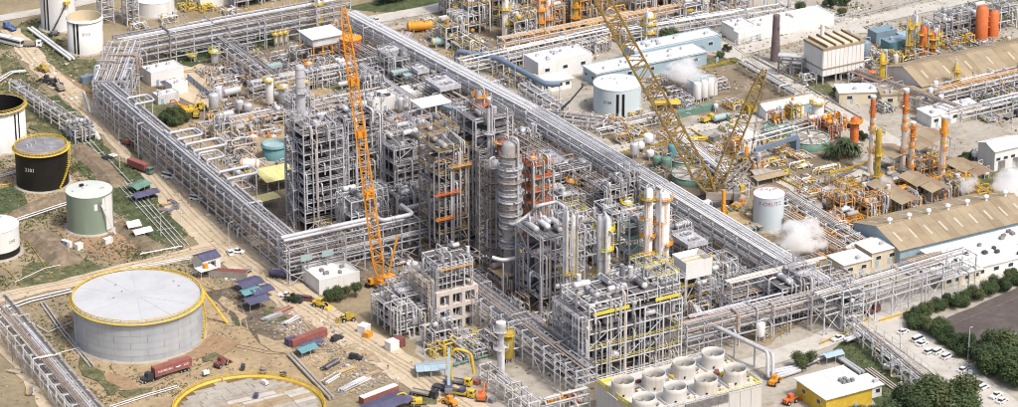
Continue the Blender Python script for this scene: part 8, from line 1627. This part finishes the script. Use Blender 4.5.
for i, (u, v, L, m) in enumerate(((768, 182, 12, 'tan_roof'), (790, 205, 10, 'brown_roof'), (808, 212, 9, 'steel_brown'), (775, 196, 8, 'pipe_rust'), (760, 178, 6, 'concrete'), (740, 225, 10, 'timber'), (752, 232, 8, 'steel_brown'))): gable(['long tan', 'brown', 'dark brown', 'rusty', 'pale', 'timber', 'small brown'][i] + ' sheet-roofed shelter left of the furnace plant', *S(u, v), L, 4.5, 2.4, .5, rad(-12 * (i % 3)) - 1.2 * (i % 2), 'cream', m, 'shelter', 'shelter', .3, npan=3, open_sides=True, ridge=False)

RD = [([(10, 30), (45, 72), (95, 115), (150, 168), (190, 215), (225, 248), (290, 295), (350, 335), (410, 372), (480, 420)], 6.5), ([(-20, 302), (60, 285), (130, 268), (205, 250), (260, 240)], 4.2), ([(-10, 325), (25, 365), (60, 415)], 4.2)]
TK = [([(139, 335), (139.5, 335.2)], 22.5), ([(43, 183), (43.3, 183)], 10.5), ([(91, 227), (91.3, 227)], 9.2), ([(-1, 145), (-.5, 145)], 11.5), ([(-4, 252), (-3.5, 252)], 9.5), ([(249, 411), (249.5, 411)], 24.5)]
scatter('weeds', 'ragged weeds and grass tufts over the tank farm ground', 'weeds', [(0, 28), (45, 18), (100, 62), (190, 235), (185, 252), (70, 288), (0, 298)], 5200, ['grass', 'weed', 'weed', 'leaf_c'], 51, avoid=RD + TK)
scatter('weeds', 'weeds along the earth round the large grey tank', 'weeds', [(0, 300), (200, 258), (280, 315), (250, 345), (170, 400), (60, 410), (30, 350)], 1800, ['weed', 'grass', 'weed'], 52, avoid=RD + TK)
scatter('weeds', 'weeds on the verges of the upper middle roads', 'weeds', [(345, 8), (520, -20), (640, 30), (500, 90), (420, 50)], 900, ['weed', 'grass', 'weed'], 53)
scatter('weeds', 'weeds and tufts along the lower right trestle strip', 'weeds', [(835, 350), (862, 328), (950, 398), (930, 410), (880, 400)], 900, ['leaf', 'grass', 'leaf_c'], 54)
scatter('weeds', 'weeds in the verges of the upper right yards', 'weeds', [(690, 60), (860, 0), (1018, -20), (1018, 40), (850, 110), (760, 80)], 1500, ['weed', 'grass', 'weed'], 55)
scatter('loose_stones', 'stones and clods over the bare earth on the left', 'stones', [(0, 28), (110, 60), (300, 280), (480, 400), (100, 410), (0, 400)], 3200, ['tan_dirt', 'concrete', 'ground', 'red_dirt', 'road_dirt'], 56, 'stone', (.2, .8), TK)
scatter('loose_stones', 'stones and clods over the plant yard floor', 'stones', [(115, 70), (345, 15), (660, 190), (830, 290), (590, 400), (300, 280)], 3500, ['tan_dirt', 'concrete', 'dark_soil', 'yard', 'steel'], 57, 'stone', (.2, .9))
scatter('loose_stones', 'small rubble over the pale right-hand yards', 'stones', [(370, 25), (700, -20), (1018, 0), (1018, 280), (830, 320), (660, 190)], 3500, ['concrete', 'dark_soil', 'yard', 'concrete_road', 'ground'], 58, 'stone', (.2, .9))

def fill(area, n, lab, pm, seed, h=(1.5, 4), clear=7.5):
    """fine pipework and small vessels wherever a yard still has open floor"""
    R = random.Random(seed); P = [S(*q) for q in area]; xs = [p[0] for p in P]; ys = [p[1] for p in P]; got = []; tr = 0
    occ = [o.location.to_2d() for o in COL.objects if o.parent is None and 'category' in o.keys() and 'kind' not in o.keys()]
    while len(got) < n and tr < 4000:
        tr += 1; q = Vector((R.uniform(min(xs), max(xs)), R.uniform(min(ys), max(ys))))
        if inpoly(P, q.x, q.y) and all((q - o).length > clear for o in occ): got.append(q); occ.append(q)
    got.sort(key=lambda q: proj(q.x, q.y, 0)[0])
    for i, q in enumerate(got):
        k = R.random()
        if k < .72: manifold('fine pipework ' + lab + ', ' + ordw(i) + ' infill from left', q.x, q.y, R.uniform(6, 10), R.uniform(5, 9), R.uniform(*h), 18, seed * 50 + i, pm, rr=(.08, .12, .16, .24), valves=R.choice(['yellow', 'orange', 'lemon', 'steel_dark']))
        elif k < .88: vdrum('small upright drum ' + lab + ', ' + ordw(i) + ' infill from left', q.x, q.y, R.uniform(.9, 1.5), R.uniform(3, 7), R.choice(['steel_white', 'clad', 'cream', 'white']), True, R.choice([None, 'lemon', 'orange']))
        else: hdrum('small lying drum ' + lab + ', ' + ordw(i) + ' infill from left', q.x, q.y, R.uniform(4, 6), R.uniform(.8, 1.2), R.choice((0, math.pi / 2)), R.choice(['clad', 'steel_white', 'cream']))
fill([(190, 60), (340, 30), (440, 85), (300, 110), (215, 118)], 20, 'between the long rack and brown track', None, 11)
fill([(215, 125), (430, 92), (520, 140), (430, 130), (300, 165), (235, 180)], 20, 'between the brown track and grey towers', None, 12)
fill([(445, 15), (700, -5), (720, 30), (560, 60), (500, 75)], 18, 'in the upper middle unit', ['clad', 'yellow', 'orange_pale', 'white', 'steel_dark'], 13, clear=6)
fill([(590, 120), (700, 95), (800, 110), (860, 140), (820, 195), (740, 200), (650, 170)], 20, 'around the clarifiers and big crane', ['clad', 'yellow', 'steel_brown', 'white', 'orange_pale'], 14)
fill([(780, 195), (960, 155), (1005, 195), (880, 245), (800, 265)], 20, 'in the furnace plant', ['orange', 'orange_pale', 'steel_brown', 'yellow', 'clad'], 15, clear=5.5)
fill([(800, 70), (960, 30), (1018, 40), (1018, 115), (930, 130), (850, 100)], 20, 'around the far warehouse', ['clad', 'white', 'steel_dark', 'green_steel', 'clad_dull'], 16)
fill([(560, 170), (700, 230), (830, 290), (760, 320), (640, 310), (560, 210)], 20, 'right of the towers', None, 17, (2, 5), 6)
fill([(300, 200), (420, 200), (500, 260), (560, 330), (470, 350), (400, 280)], 16, 'at the feet of the towers', None, 18, (2, 5), 6)
